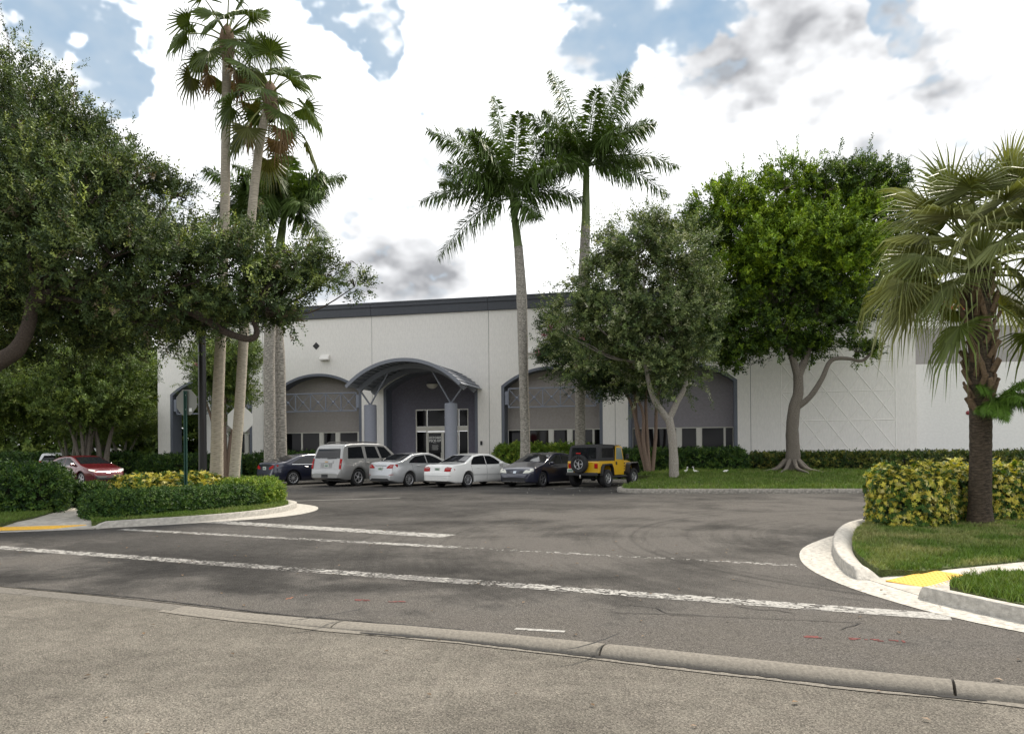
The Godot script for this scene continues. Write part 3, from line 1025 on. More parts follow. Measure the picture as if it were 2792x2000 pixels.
func build_building() -> void:
	var b := thing("commercial_building", "long white stucco office building with arched bays and dark cornice", "building", BUILDING_AT, BUILDING_TURN)
	var edges := [-21.63, -13.92, -6.44, 1.01, 8.46, 15.9, 24.23]
	for k in 6:
		var x0: float = edges[k] + (0.012 if k > 0 else 0.0)
		var x1: float = edges[k + 1] - (0.012 if k < 5 else 0.0)
		var p := PackedVector2Array([Vector2(x0, -0.05)])
		if k < 5:
			var c: float = BAYS[k]
			p.append(Vector2(c - 3.0, -0.05))
			p.append_array(arch_points(c, 3.0, SPRING, CROWN))
			p.append(Vector2(c + 3.0, -0.05))
		p.append(Vector2(x1, -0.05))
		p.append(Vector2(x1, 10.0))
		p.append(Vector2(x0, 10.0))
		var mb := MB.new()
		mb.prism(p, -0.3, 0.0)
		part("wall_panel", mb, M.stucco, b)
		# cornice length over each panel
		var prof := PackedVector2Array([Vector2(-0.3, 9.99), Vector2(-0.3, 10.66), Vector2(0.27, 10.66), Vector2(0.27, 10.58), Vector2(0.24, 10.56), Vector2(0.22, 10.38), Vector2(0.16, 10.355), Vector2(0.15, 10.30), Vector2(0.17, 10.29), Vector2(0.12, 9.90), Vector2(0.10, 9.86), Vector2(0.003, 9.86), Vector2(0.003, 9.99)])
		var co := MB.new()
		co.prism(prof, x0 - (0.25 if k == 0 else 0.0), x1, Transform3D(Basis(Vector3(0, 0, 1), Vector3.UP, Vector3(1, 0, 0)), Vector3.ZERO))
		part("cornice", co, M.cornice, b)
		if k > 0:
			var j := MB.new()
			j.box(Vector3(edges[k], 4.95, -0.02), Vector3(0.026, 9.9, 0.02))
			part("joint_sealant", j, M.joint, b)
	for k in 5:
		bay(b, k)
	# what stands behind the front: end walls, roof and the open corner porch
	var body := MB.new()
	body.box(Vector3(2.6, 9.5, -12.3), Vector3(43.4, 0.5, 24.0))
	part("roof", body, M.cornice, b)
	for q in [["side_wall", Vector3(-18.95, 3.0, -12.8), Vector3(0.3, 6.2, 22.0)], ["side_wall", Vector3(-21.48, 8.0, -12.3), Vector3(0.3, 3.9, 23.9)], ["porch_ceiling", Vector3(-20.2, 6.6, -12.3), Vector3(2.2, 0.3, 23.9)], ["side_wall", Vector3(24.07, 4.9, -12.4), Vector3(0.3, 9.6, 24.1)]]:
		var side := MB.new()
		side.box(q[1], q[2])
		part(q[0], side, M.stucco, b)
	var pier := MB.new()
	pier.box(Vector3(-21.25, 3.1, -0.62), Vector3(0.7, 6.2, 0.62))
	part("porch_pier", pier, M.stucco, b)
	pier = MB.new()
	pier.box(Vector3(-18.75, 3.05, -1.25), Vector3(0.95, 6.2, 0.66))
	part("porch_pier", pier, M.stucco_white, b)
	lattice(b)
	canopy(b)
	# accent of four dark tiles set on their corners, and wall lights
	var ac := Node3D.new()
	ac.name = "tile_accent"
	b.add_child(ac)
	ac.position = Vector3(-10.18, 8.18, 0.004)
	for q in [Vector2(0, 0.12), Vector2(0.12, 0), Vector2(0, -0.12), Vector2(-0.12, 0)]:
		var t := MB.new()
		t.cbox(Vector3(q.x, q.y, 0.005), Vector3(0.165, 0.165, 0.02), 0.005, Basis(Vector3.BACK, PI / 4))
		part("tile", t, M.black, ac)
	for q in [Vector2(-9.55, 7.42), Vector2(3.45, 7.38), Vector2(20.5, 7.4)]:
		var l := MB.new()
		l.prism(PackedVector2Array([Vector2(0.0, 0.16), Vector2(0.10, 0.16), Vector2(0.30, -0.10), Vector2(0.30, -0.16), Vector2(0.0, -0.16)]), -0.3, 0.3, Transform3D(Basis(Vector3(0, 0, 1), Vector3.UP, Vector3(-1, 0, 0)), Vector3(q.x, q.y, 0.002)))
		part("wall_light", l, M.lamp_white, b)
	# lower wing beyond the corner
	var wing := MB.new()
	wing.box(Vector3(35.0, 2.95, -0.85), Vector3(21.2, 6.04, 0.5))
	part("wing_wall", wing, M.stucco_white, b)
	wing = MB.new()
	wing.box(Vector3(35.0, 6.92, -0.87), Vector3(21.2, 1.9, 0.5))
	part("wing_band", wing, M.band, b)
	wing = MB.new()
	wing.box(Vector3(35.0, 9.0, -0.85), Vector3(21.2, 2.26, 0.5))
	part("wing_parapet", wing, M.stucco_white, b)
	var bell := MB.new()
	bell.lathe([Vector2(0.11, 0.0), Vector2(0.11, 0.03), Vector2(0.07, 0.06), Vector2(0.001, 0.07)], Vector3(26.9, 3.35, -0.6), Basis(Vector3.RIGHT, PI / 2), 16)
	part("alarm_bell", bell, mat(0.22, 0.03, 0.035, 0.4), b)
	var bx := MB.new()
	bx.cbox(Vector3(27.4, 2.15, -0.54), Vector3(0.16, 0.22, 0.12), 0.02)
	bx.tube([Vector3(27.45, 2.05, -0.56), Vector3(27.45, 0.2, -0.56)], [0.02, 0.02], 6)
	part("meter_box", bx, M.lamp_white, b)
	wall_sign(b)


func bay(b: Node3D, k: int) -> void:
	var c: float = BAYS[k]
	var face := {0: M.taupe, 1: M.taupe, 2: M.slate, 3: M.taupe, 4: M.mauve}
	# lining of the arch: a grey frame inside the opening
	var outer := PackedVector2Array([Vector2(c - 2.998, 0.0)])
	outer.append_array(arch_points(c, 2.998, SPRING, CROWN))
	outer.append(Vector2(c + 2.998, 0.0))
	var inner := PackedVector2Array([Vector2(c - 2.82, 0.0)])
	inner.append_array(arch_points(c, 2.82, SPRING - 0.08, CROWN - 0.16))
	inner.append(Vector2(c + 2.82, 0.0))
	inner.reverse()
	outer.append_array(inner)
	var tr := MB.new()
	tr.prism(outer, -0.93, 0.006)
	part("arch_lining", tr, M.trim, b)
	var depth := -0.9
	if k == 2:
		entrance(b)
		return
	# wall at the back of the bay, above and below the strip of windows
	var x0 := c - 2.82 if k > 0 else -18.3
	var x1 := c + 2.82
	var w := MB.new()
	w.box(Vector3((x0 + x1) * 0.5, 4.65, depth - 0.1), Vector3(x1 - x0, 3.7, 0.2))
	part("recess_wall", w, face[k], b)
	w = MB.new()
	w.box(Vector3((x0 + x1) * 0.5, 0.72, depth - 0.1), Vector3(x1 - x0, 1.44, 0.2))
	w.cbox(Vector3((x0 + x1) * 0.5, 1.415, depth + 0.03), Vector3(x1 - x0, 0.07, 0.12), 0.012)
	part("sill_wall", w, M.band, b)
	# windows: panes between thin and broad mullions
	var lay := [[1.23, 0], [0.05, 1], [1.23, 0], [0.26, 2], [0.86, 0], [0.26, 2], [1.25, 0], [0.05, 1], [0.45, 0]]
	var win := Node3D.new()
	win.name = "window"
	b.add_child(win, true)
	var fr := MB.new()
	var y0 := 1.45
	var y1 := 2.8
	var x := x0
	if k == 0:
		lay = [[1.2, 0], [0.05, 1], [1.25, 0], [0.26, 2], [0.84, 0]]
	fr.box(Vector3((x0 + x1) * 0.5, y1 - 0.03, depth - 0.06), Vector3(x1 - x0, 0.06, 0.07))
	fr.box(Vector3((x0 + x1) * 0.5, y0 + 0.03, depth - 0.06), Vector3(x1 - x0, 0.06, 0.07))
	for u in lay:
		var wd: float = u[0]
		if x + wd > x1:
			wd = x1 - x
		if u[1] == 0 and wd > 0.1:
			var g := MB.new()
			g.box(Vector3(x + wd * 0.5, (y0 + y1) * 0.5, depth - 0.085), Vector3(wd + 0.02, y1 - y0 - 0.1, 0.02))
			part("pane", g, M.window, win)
			for e in [x + 0.016, x + wd - 0.016]:
				fr.box(Vector3(e, (y0 + y1) * 0.5, depth - 0.065), Vector3(0.032, y1 - y0 - 0.121, 0.06))
		elif u[1] == 2:
			fr.box(Vector3(x + wd * 0.5, (y0 + y1) * 0.5, depth - 0.05), Vector3(wd - 0.004, y1 - y0 - 0.121, 0.08))
		else:
			fr.box(Vector3(x + wd * 0.5, (y0 + y1) * 0.5, depth - 0.055), Vector3(wd - 0.003, y1 - y0 - 0.121, 0.06))
		x += wd
	part("frame", fr, M.frame, win)
	if k in [0, 1, 3]:
		truss(b, c)


# steel truss of crossed bars spanning an arch
func truss(b: Node3D, c: float) -> void:
	var t := Node3D.new()
	t.name = "truss"
	b.add_child(t, true)
	var z := -0.14
	var top := 5.2
	var bot := 4.09
	var h := 2.6
	for y in [top, bot]:
		var m := MB.new()
		m.cbox(Vector3(c, y, z), Vector3(h * 2, 0.075, 0.075), 0.01)
		part("chord", m, M.truss, t)
	var n := 5
	for k in n + 1:
		var m := MB.new()
		m.box(Vector3(c - h + 2 * h * k / n, (top + bot) * 0.5, z), Vector3(0.06, top - bot - 0.076, 0.06))
		part("upright", m, M.truss, t)
	for k in n:
		var a := c - h + 2 * h * k / n
		var e := c - h + 2 * h * (k + 1) / n
		for s in [0, 1]:
			var m := MB.new()
			m.tube([Vector3(a + 0.03, bot + 0.03 if s == 0 else top - 0.03, z + 0.012 * s), Vector3(e - 0.03, top - 0.03 if s == 0 else bot + 0.03, z + 0.012 * s)], [0.026, 0.026], 6)
			part("brace", m, M.truss, t)
		var p := MB.new()
		p.lathe([Vector2(0.09, -0.02), Vector2(0.09, 0.035), Vector2(0.001, 0.036)], Vector3((a + e) * 0.5, (top + bot) * 0.5, z), Basis(Vector3.RIGHT, PI / 2), 8)
		part("gusset", p, M.truss, t)
	for s: float in [-1.0, 1.0]:
		var m := MB.new()
		m.cbox(Vector3(c + s * (h + 0.11), (top + bot) * 0.5, z - 0.02), Vector3(0.2, 0.8, 0.16), 0.015)
		part("bracket", m, M.truss, t)


func entrance(b: Node3D) -> void:
	var depth := -0.9
	var c: float = BAYS[2]
	var w := MB.new()
	var l := -3.95
	var r := -0.55
	w.box(Vector3((c - 2.82 + l) * 0.5, 3.3, depth - 0.1), Vector3(l - (c - 2.82), 6.6, 0.2))
	w.box(Vector3((c + 2.82 + r) * 0.5, 3.3, depth - 0.1), Vector3(c + 2.82 - r, 6.6, 0.2))
	w.box(Vector3((l + r) * 0.5, 5.36, depth - 0.1), Vector3(r - l - 0.002, 2.48, 0.2))
	part("recess_wall", w, M.slate, b)
	var sf := Node3D.new()
	sf.name = "storefront"
	b.add_child(sf)
	var fr := MB.new()
	var xs := [l, -3.24, -1.19, r]
	var z := depth - 0.06
	for k in 4:
		fr.box(Vector3(clampf(xs[k], l + 0.03, r - 0.03), 2.14, z), Vector3(0.06, 4.0, 0.09))
	fr.box(Vector3((l + r) * 0.5, 4.1, z), Vector3(r - l - 0.004, 0.06, 0.094))
	fr.box(Vector3((l + r) * 0.5, 2.91, z), Vector3(r - l - 0.004, 0.30, 0.094))
	part("frame", fr, M.frame, sf)
	for k in 3:
		var g := MB.new()
		g.box(Vector3((xs[k] + xs[k + 1]) * 0.5, 3.565, z - 0.01), Vector3(xs[k + 1] - xs[k] - 0.1, 1.0, 0.02))
		part("transom_pane", g, M.window, sf)
		if k != 1:
			g = MB.new()
			g.box(Vector3((xs[k] + xs[k + 1]) * 0.5, 1.45, z - 0.01), Vector3(xs[k + 1] - xs[k] - 0.1, 2.58, 0.02))
			part("side_pane", g, M.window, sf)
	var mid := (-3.24 - 1.19) * 0.5
	for s: float in [-1.0, 1.0]:
		var d := MB.new()
		var x: float = mid + s * 0.495
		d.box(Vector3(x - 0.45, 1.45, z), Vector3(0.07, 2.56, 0.07))
		d.box(Vector3(x + 0.45, 1.45, z), Vector3(0.07, 2.56, 0.07))
		d.box(Vector3(x, 2.69, z), Vector3(0.83, 0.08, 0.066))
		d.box(Vector3(x, 0.27, z), Vector3(0.83, 0.2, 0.066))
		part("door_frame", d, M.frame, sf)
		var g := MB.new()
		g.box(Vector3(x, 1.5, z - 0.008), Vector3(0.84, 2.4, 0.02))
		part("door_pane", g, M.window, sf)
		var h := MB.new()
		h.cbox(Vector3(x - s * 0.42, 1.25, z + 0.07), Vector3(0.05, 0.42, 0.05), 0.01)
		part("handle", h, M.frame, sf)
	lettering(sf, "9", Vector3(-2.0, 3.56, z + 0.006), 0.27, M.letter)
	var dx := mid - 0.5
	lettering(sf, "CUSTOMER", Vector3(dx, 2.36, z + 0.008), 0.145, M.letter)
	lettering(sf, "PICK-UP", Vector3(dx, 2.17, z + 0.008), 0.145, M.letter)
	for k in 7:
		var m := MB.new()
		m.box(Vector3(dx + 0.02 * (k % 3 - 1), 2.05 - (0.0 if k == 0 else 0.09 + 0.055 * k), z + 0.008), Vector3(0.2 if k == 0 else 0.42 - 0.05 * (k % 2), 0.022, 0.004))
		part("notice_line", m, mat(0.42, 0.42, 0.41, 0.6), sf)
	# bowl-shaped wall light
	var bowl := MB.new()
	var rows := []
	for j in 7:
		var a := PI * 0.5 * j / 6.0
		var row := []
		for i in 13:
			var t := PI * i / 12.0
			row.append(Vector3(-2.85 + 0.37 * cos(a) * cos(t), 5.66 - 0.28 * sin(a), depth + 0.004 + 0.3 * cos(a) * sin(t)))
		rows.append(row)
	bowl.grid(rows)
	var lid := []
	for i in 13:
		lid.append(rows[0][i])
	for i in 12:
		bowl.tri(Vector3(-2.85, 5.66, depth + 0.004), lid[i], lid[i + 1])
	part("wall_light", bowl, M.lamp_white, b)
	var box := MB.new()
	box.cbox(Vector3(0.52, 2.0, 0.05), Vector3(0.12, 0.24, 0.1), 0.015)
	part("door_intercom", box, M.black, b)


func lettering(parent: Node, text: String, at: Vector3, size: float, m: Material) -> void:
	var t := TextMesh.new()
	t.text = text
	var f := SystemFont.new()
	f.font_names = PackedStringArray(["Droid Sans"])
	f.font_weight = 700
	t.font = f
	t.font_size = 64
	t.pixel_size = size / 46.0
	t.depth = 0.008
	var o := MeshInstance3D.new()
	o.name = "lettering"
	o.mesh = t
	o.material_override = m
	parent.add_child(o, true)
	o.position = at


# scored lines of the blank panel: level courses and two sets of slants
func lattice(b: Node3D) -> void:
	var t := Node3D.new()
	t.name = "scored_pattern"
	b.add_child(t)
	var x0 := 17.5
	var x1 := 23.25
	var y0 := 1.48
	var y1 := 7.72
	var segs := []
	for k in 5:
		segs.append([Vector2(x0, y0 + 1.56 * k), Vector2(x1, y0 + 1.56 * k)])
	segs.append([Vector2(x0, y0), Vector2(x0, y1)])
	segs.append([Vector2(x1, y0), Vector2(x1, y1)])
	var run := 1.15 / 1.56 * (y1 - y0)
	for k in range(-5, 10):
		for s: float in [-1.0, 1.0]:
			var a := Vector2(x0 + 1.15 * k, y0)
			var e := Vector2(a.x + s * run, y1)
			if s < 0:
				a.x += 0.0
			var t0 := 0.0
			var t1 := 1.0
			var dx := e.x - a.x
			var ta := (x0 - a.x) / dx
			var tb := (x1 - a.x) / dx
			t0 = maxf(t0, minf(ta, tb))
			t1 = minf(t1, maxf(ta, tb))
			if t1 - t0 > 0.08:
				segs.append([a.lerp(e, t0), a.lerp(e, t1)])
	for s in segs:
		var a: Vector2 = s[0]
		var e: Vector2 = s[1]
		var d := (e - a).normalized()
		var nn := Vector2(-d.y, d.x) * 0.03
		var m := MB.new()
		var hi := Vector3(0, 0, 0.018)
		var A := Vector3(a.x, a.y, 0.001)
		var E := Vector3(e.x, e.y, 0.001)
		var N := Vector3(nn.x, nn.y, 0)
		m.quad(A - N, A + hi, E + hi, E - N)
		m.quad(A + hi, A + N, E + N, E + hi)
		part("score_line", m, M.stucco, t)


# barrel canopy on two columns
func canopy(b: Node3D) -> void:
	var cn := Node3D.new()
	cn.name = "entrance_canopy"
	b.add_child(cn)
	var xc := -2.78
	var half := 3.35
	var crown := 6.62
	var spring := 5.2
	var rise := crown - spring
	var r := (half * half + rise * rise) / (2 * rise)
	var cy := crown - r
	var amax := asin(half / r)
	var z0 := 0.01
	var z1 := 4.4
	var at := func(a: float, rad: float, z: float) -> Vector3: return Vector3(xc + rad * sin(a), cy + rad * cos(a), z)
	var n := 24
	for k in n:
		var a0 := lerpf(-amax, amax, float(k) / n)
		var a1 := lerpf(-amax, amax, float(k + 1) / n)
		var am := a0 + (a1 - a0) * 0.14
		var m := MB.new()
		# pan, then the raised seam at its edge
		var ring := [[a0, r + 0.045], [am, r + 0.045], [am, r], [a1, r], [a1, r - 0.02], [a0, r - 0.02]]
		for q in ring.size():
			var e: Array = ring[q]
			var f: Array = ring[(q + 1) % ring.size()]
			m.quad(at.call(e[0], e[1], z0), at.call(f[0], f[1], z0), at.call(f[0], f[1], z1), at.call(e[0], e[1], z1))
		for z in [z0, z1]:
			m.quad(at.call(a0, r - 0.02, z), at.call(a0, r + 0.045, z), at.call(am, r + 0.045, z), at.call(am, r - 0.02, z))
			m.quad(at.call(am, r - 0.02, z), at.call(am, r, z), at.call(a1, r, z), at.call(a1, r - 0.02, z))
		part("roof_panel", m, M.steel, cn)
		# purlin under the seam
		if k % 1 == 0 and k > 0:
			var u := MB.new()
			u.quad(at.call(a0 - 0.010, r - 0.021, z0 + 0.1), at.call(a0 - 0.010, r - 0.09, z0 + 0.1), at.call(a0 - 0.010, r - 0.09, z1 - 0.12), at.call(a0 - 0.010, r - 0.021, z1 - 0.12))
			u.quad(at.call(a0 + 0.010, r - 0.021, z0 + 0.1), at.call(a0 + 0.010, r - 0.09, z0 + 0.1), at.call(a0 + 0.010, r - 0.09, z1 - 0.12), at.call(a0 + 0.010, r - 0.021, z1 - 0.12))
			u.quad(at.call(a0 - 0.010, r - 0.09, z0 + 0.1), at.call(a0 + 0.010, r - 0.09, z0 + 0.1), at.call(a0 + 0.010, r - 0.09, z1 - 0.12), at.call(a0 - 0.010, r - 0.09, z1 - 0.12))
			part("purlin", u, M.steel, cn)
	var rib := func(z: float, wide: float, r_out: float, r_in: float, nm: String) -> void:
		var m := MB.new()
		var sets := [[r_out, z - wide], [r_out, z + wide], [r_in, z + wide], [r_in, z - wide]]
		for q in 4:
			var rows := []
			for s in 25:
				var a := lerpf(-amax * 1.004, amax * 1.004, s / 24.0)
				rows.append([at.call(a, sets[q][0], sets[q][1]), at.call(a, sets[(q + 1) % 4][0], sets[(q + 1) % 4][1])])
			m.grid(rows)
		for a in [-amax * 1.004, amax * 1.004]:
			m.quad(at.call(a, r_out, z - wide), at.call(a, r_out, z + wide), at.call(a, r_in, z + wide), at.call(a, r_in, z - wide))
		part(nm, m, M.steel, cn)
	rib.call(4.43, 0.03, r + 0.06, r - 0.13, "fascia")
	rib.call(3.0, 0.09, r - 0.092, r - 0.36, "rib")
	rib.call(1.0, 0.09, r - 0.092, r - 0.36, "rib")
	for q in [[-5.27, -5.86, 5.03, -4.2, 6.0], [-0.42, -1.5, 6.03, 0.22, 5.06]]:
		var c := MB.new()
		c.lathe([Vector2(0.36, 0.1), Vector2(0.36, 4.16), Vector2(0.34, 4.22), Vector2(0.02, 4.23)], Vector3(q[0], 0, 3.0), Basis(), 28)
		part("column", c, M.column, cn)
		for e in [[q[1], q[2]], [q[3], q[4]]]:
			var m := MB.new()
			m.tube([Vector3(q[0], 4.2, 3.0), Vector3(e[0], e[1], 3.0)], [0.05, 0.05], 8)
			part("strut", m, M.steel, cn)


# part of a red sign over two dark rules
func wall_sign(b: Node3D) -> void:
	var t := Node3D.new()
	t.name = "wall_sign"
	b.add_child(t)
	t.position = Vector3(25.75, 8.72, -0.597)
	var red := mat(0.42, 0.035, 0.02, 0.45)
	var dark := mat(0.03, 0.03, 0.035, 0.5)
	var m := MB.new()
	var o := PackedVector2Array()
	for k in 20:
		o.append(Vector2(0.32, 0.34) * 1.0 * Vector2(cos(TAU * k / 20), sin(TAU * k / 20)) + Vector2(0.32, 0.36))
	m.prism(o, 0.0, 0.05)
	part("emblem", m, red, t)
	m = MB.new()
	o = PackedVector2Array()
	for k in 16:
		o.append(Vector2(0.16 * cos(TAU * k / 16), 0.19 * sin(TAU * k / 16)) + Vector2(0.36, 0.44))
	m.prism(o, 0.052, 0.058)
	part("emblem_counter", m, M.letter, t)
	m = MB.new()
	o = PackedVector2Array()
	for k in 20:
		o.append(Vector2(0.28 * cos(TAU * k / 20), 0.3 * sin(TAU * k / 20)) + Vector2(0.92, 0.34))
	m.prism(o, 0.0, 0.05)
	part("emblem", m, red, t)
	for y in [-0.08, -0.19]:
		m = MB.new()
		m.box(Vector3(0.6, y, 0.012), Vector3(1.15, 0.06, 0.02))
		part("rule", m, dark, t)


# ---------------------------------------------------------------- foliage

# one leaf as two folded faces
func leaf(mb: MB, at: Vector3, dir: Vector3, up: Vector3, len: float, wide: float) -> void:
	var s := dir.cross(up).normalized() * wide * 0.5
	var u := s.cross(dir).normalized() * wide * 0.18
	var mid := at + dir * len * 0.45
	mb.tri(at, mid + s + u, at + dir * len)
	mb.tri(at, at + dir * len, mid - s + u)


# a sprig: leaves set round a short twig along +y
func sprig(n: int, length: float, leaf_len: float, leaf_wide: float, splay: float) -> ArrayMesh:
	var mb := MB.new()
	for k in n:
		var t := (k + 0.5) / n
		var a := k * 2.4 + rng.randf_range(-0.4, 0.4)
		var e := splay * rng.randf_range(0.7, 1.2)
		var out := Vector3(cos(a) * sin(e), cos(e), sin(a) * sin(e)).normalized()
		var at := Vector3(rng.randf_range(-1, 1) * length * 0.12, t * length, rng.randf_range(-1, 1) * length * 0.12)
		var s := rng.randf_range(0.75, 1.2)
		leaf(mb, at, out, Vector3(rng.randf_range(-0.4, 0.4), 1, rng.randf_range(-0.4, 0.4)).normalized(), leaf_len * s, leaf_wide * s)
	mb.tri(Vector3(0.003, 0, 0), Vector3(-0.003, 0, 0), Vector3(0, length, 0))
	return mb.mesh()


# umbrella of leaflets
func whorl(n: int, leaf_len: float, leaf_wide: float) -> ArrayMesh:
	var mb := MB.new()
	for k in n:
		var a := TAU * k / n + rng.randf_range(-0.2, 0.2)
		var d := Vector3(cos(a), rng.randf_range(-0.35, 0.25), sin(a)).normalized()
		leaf(mb, Vector3(0, 0.0, 0), d, Vector3.UP, leaf_len * rng.randf_range(0.8, 1.15), leaf_wide)
	return mb.mesh()


func facing(dir: Vector3, s: float) -> Basis:
	var x := dir.cross(Vector3(rng.randf_range(-1, 1), rng.randf_range(-1, 1), rng.randf_range(-1, 1))).normalized()
	if x.length() < 0.5:
		x = Vector3.RIGHT
	return Basis(x * s, dir * s, x.cross(dir) * s)


func random_dir() -> Vector3:
	var z := rng.randf_range(-1, 1)
	var a := rng.randf() * TAU
	var r := sqrt(1 - z * z)
	return Vector3(r * cos(a), z, r * sin(a))


func pick(palette: Array) -> Color:
	var total := 0.0
	for p in palette:
		total += p[1]
	var t := rng.randf() * total
	for p in palette:
		t -= p[1]
		if t <= 0:
			var f := rng.randf_range(0.75, 1.25)
			return Color(p[0].r * f, p[0].g * f, p[0].b * f)
	return palette[0][0]


# leaves filling a clipped hedge of a given footprint
func hedge(called: String, label: String, category: String, foot: PackedVector2Array, base: float, height: float, mesh: Mesh, count: int, palette: Array, size: float, group := "", rough := 0.12) -> void:
	var lo := foot[0]
	var hi := foot[0]
	for q in foot:
		lo = lo.min(q)
		hi = hi.max(q)
	var mid := (lo + hi) * 0.5
	var t := thing(called, label, category, Vector3(mid.x, base, mid.y), 0.0, group)
	var xfs := []
	var cols := []
	var tries := 0
	while xfs.size() < count and tries < count * 30:
		tries += 1
		var q := Vector2(rng.randf_range(lo.x, hi.x), rng.randf_range(lo.y, hi.y))
		if not Geometry2D.is_point_in_polygon(q, foot):
			continue
		var edge := 9.0
		var away := Vector2.ZERO
		for k in foot.size():
			var c := Geometry2D.get_closest_point_to_segment(q, foot[k], foot[(k + 1) % foot.size()])
			var d := q.distance_to(c)
			if d < edge:
				edge = d
				away = (c - q).normalized()
		var lump := noise.get_noise_2d(q.x * 1.7, q.y * 1.7) * rough + noise.get_noise_2d(q.x * 5.0, q.y * 5.0) * rough * 0.5
		var top := height * (1.0 + lump) * (1.0 - 0.22 * pow(clampf(1.0 - edge / 0.35, 0.0, 1.0), 2.0))
		var y := rng.randf() * top
		var deep := minf(edge + noise.get_noise_3d(q.x * 3.0, y * 3.0, q.y * 3.0) * rough, top - y)
		if deep > 0.16 and rng.randf() > 0.14:
			continue
		if deep < -0.02:
			continue
		var dir := Vector3(away.x, 0.35, away.y) if edge < top - y else Vector3(0, 1, 0)
		dir = (dir.normalized() + random_dir() * 0.75).normalized()
		xfs.append(Transform3D(facing(dir, size * rng.randf_range(0.75, 1.25)), Vector3(q.x - mid.x, y, q.y - mid.y)))
		cols.append(pick(palette))
	copies("foliage", mesh, M.leaf, xfs, cols, t)
	# stems, and a solid dark core that stands in for the shaded inside
	var st := MB.new()
	for k in 40:
		var q := Vector2(rng.randf_range(lo.x, hi.x), rng.randf_range(lo.y, hi.y))
		var core := Geometry2D.offset_polygon(foot, -0.2)
		if core.size() and Geometry2D.is_point_in_polygon(q, core[0]):
			var b := Vector3(q.x - mid.x, -0.02, q.y - mid.y)
			st.tube([b, b + Vector3(rng.randf_range(-0.1, 0.1), height * 0.8, rng.randf_range(-0.1, 0.1))], [0.02, 0.008], 5, false)
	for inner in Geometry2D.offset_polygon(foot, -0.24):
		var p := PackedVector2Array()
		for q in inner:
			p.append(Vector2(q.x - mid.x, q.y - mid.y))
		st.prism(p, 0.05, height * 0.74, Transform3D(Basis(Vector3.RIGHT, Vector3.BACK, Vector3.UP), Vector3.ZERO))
	part("stems_and_core", st, M.dark_core, t)


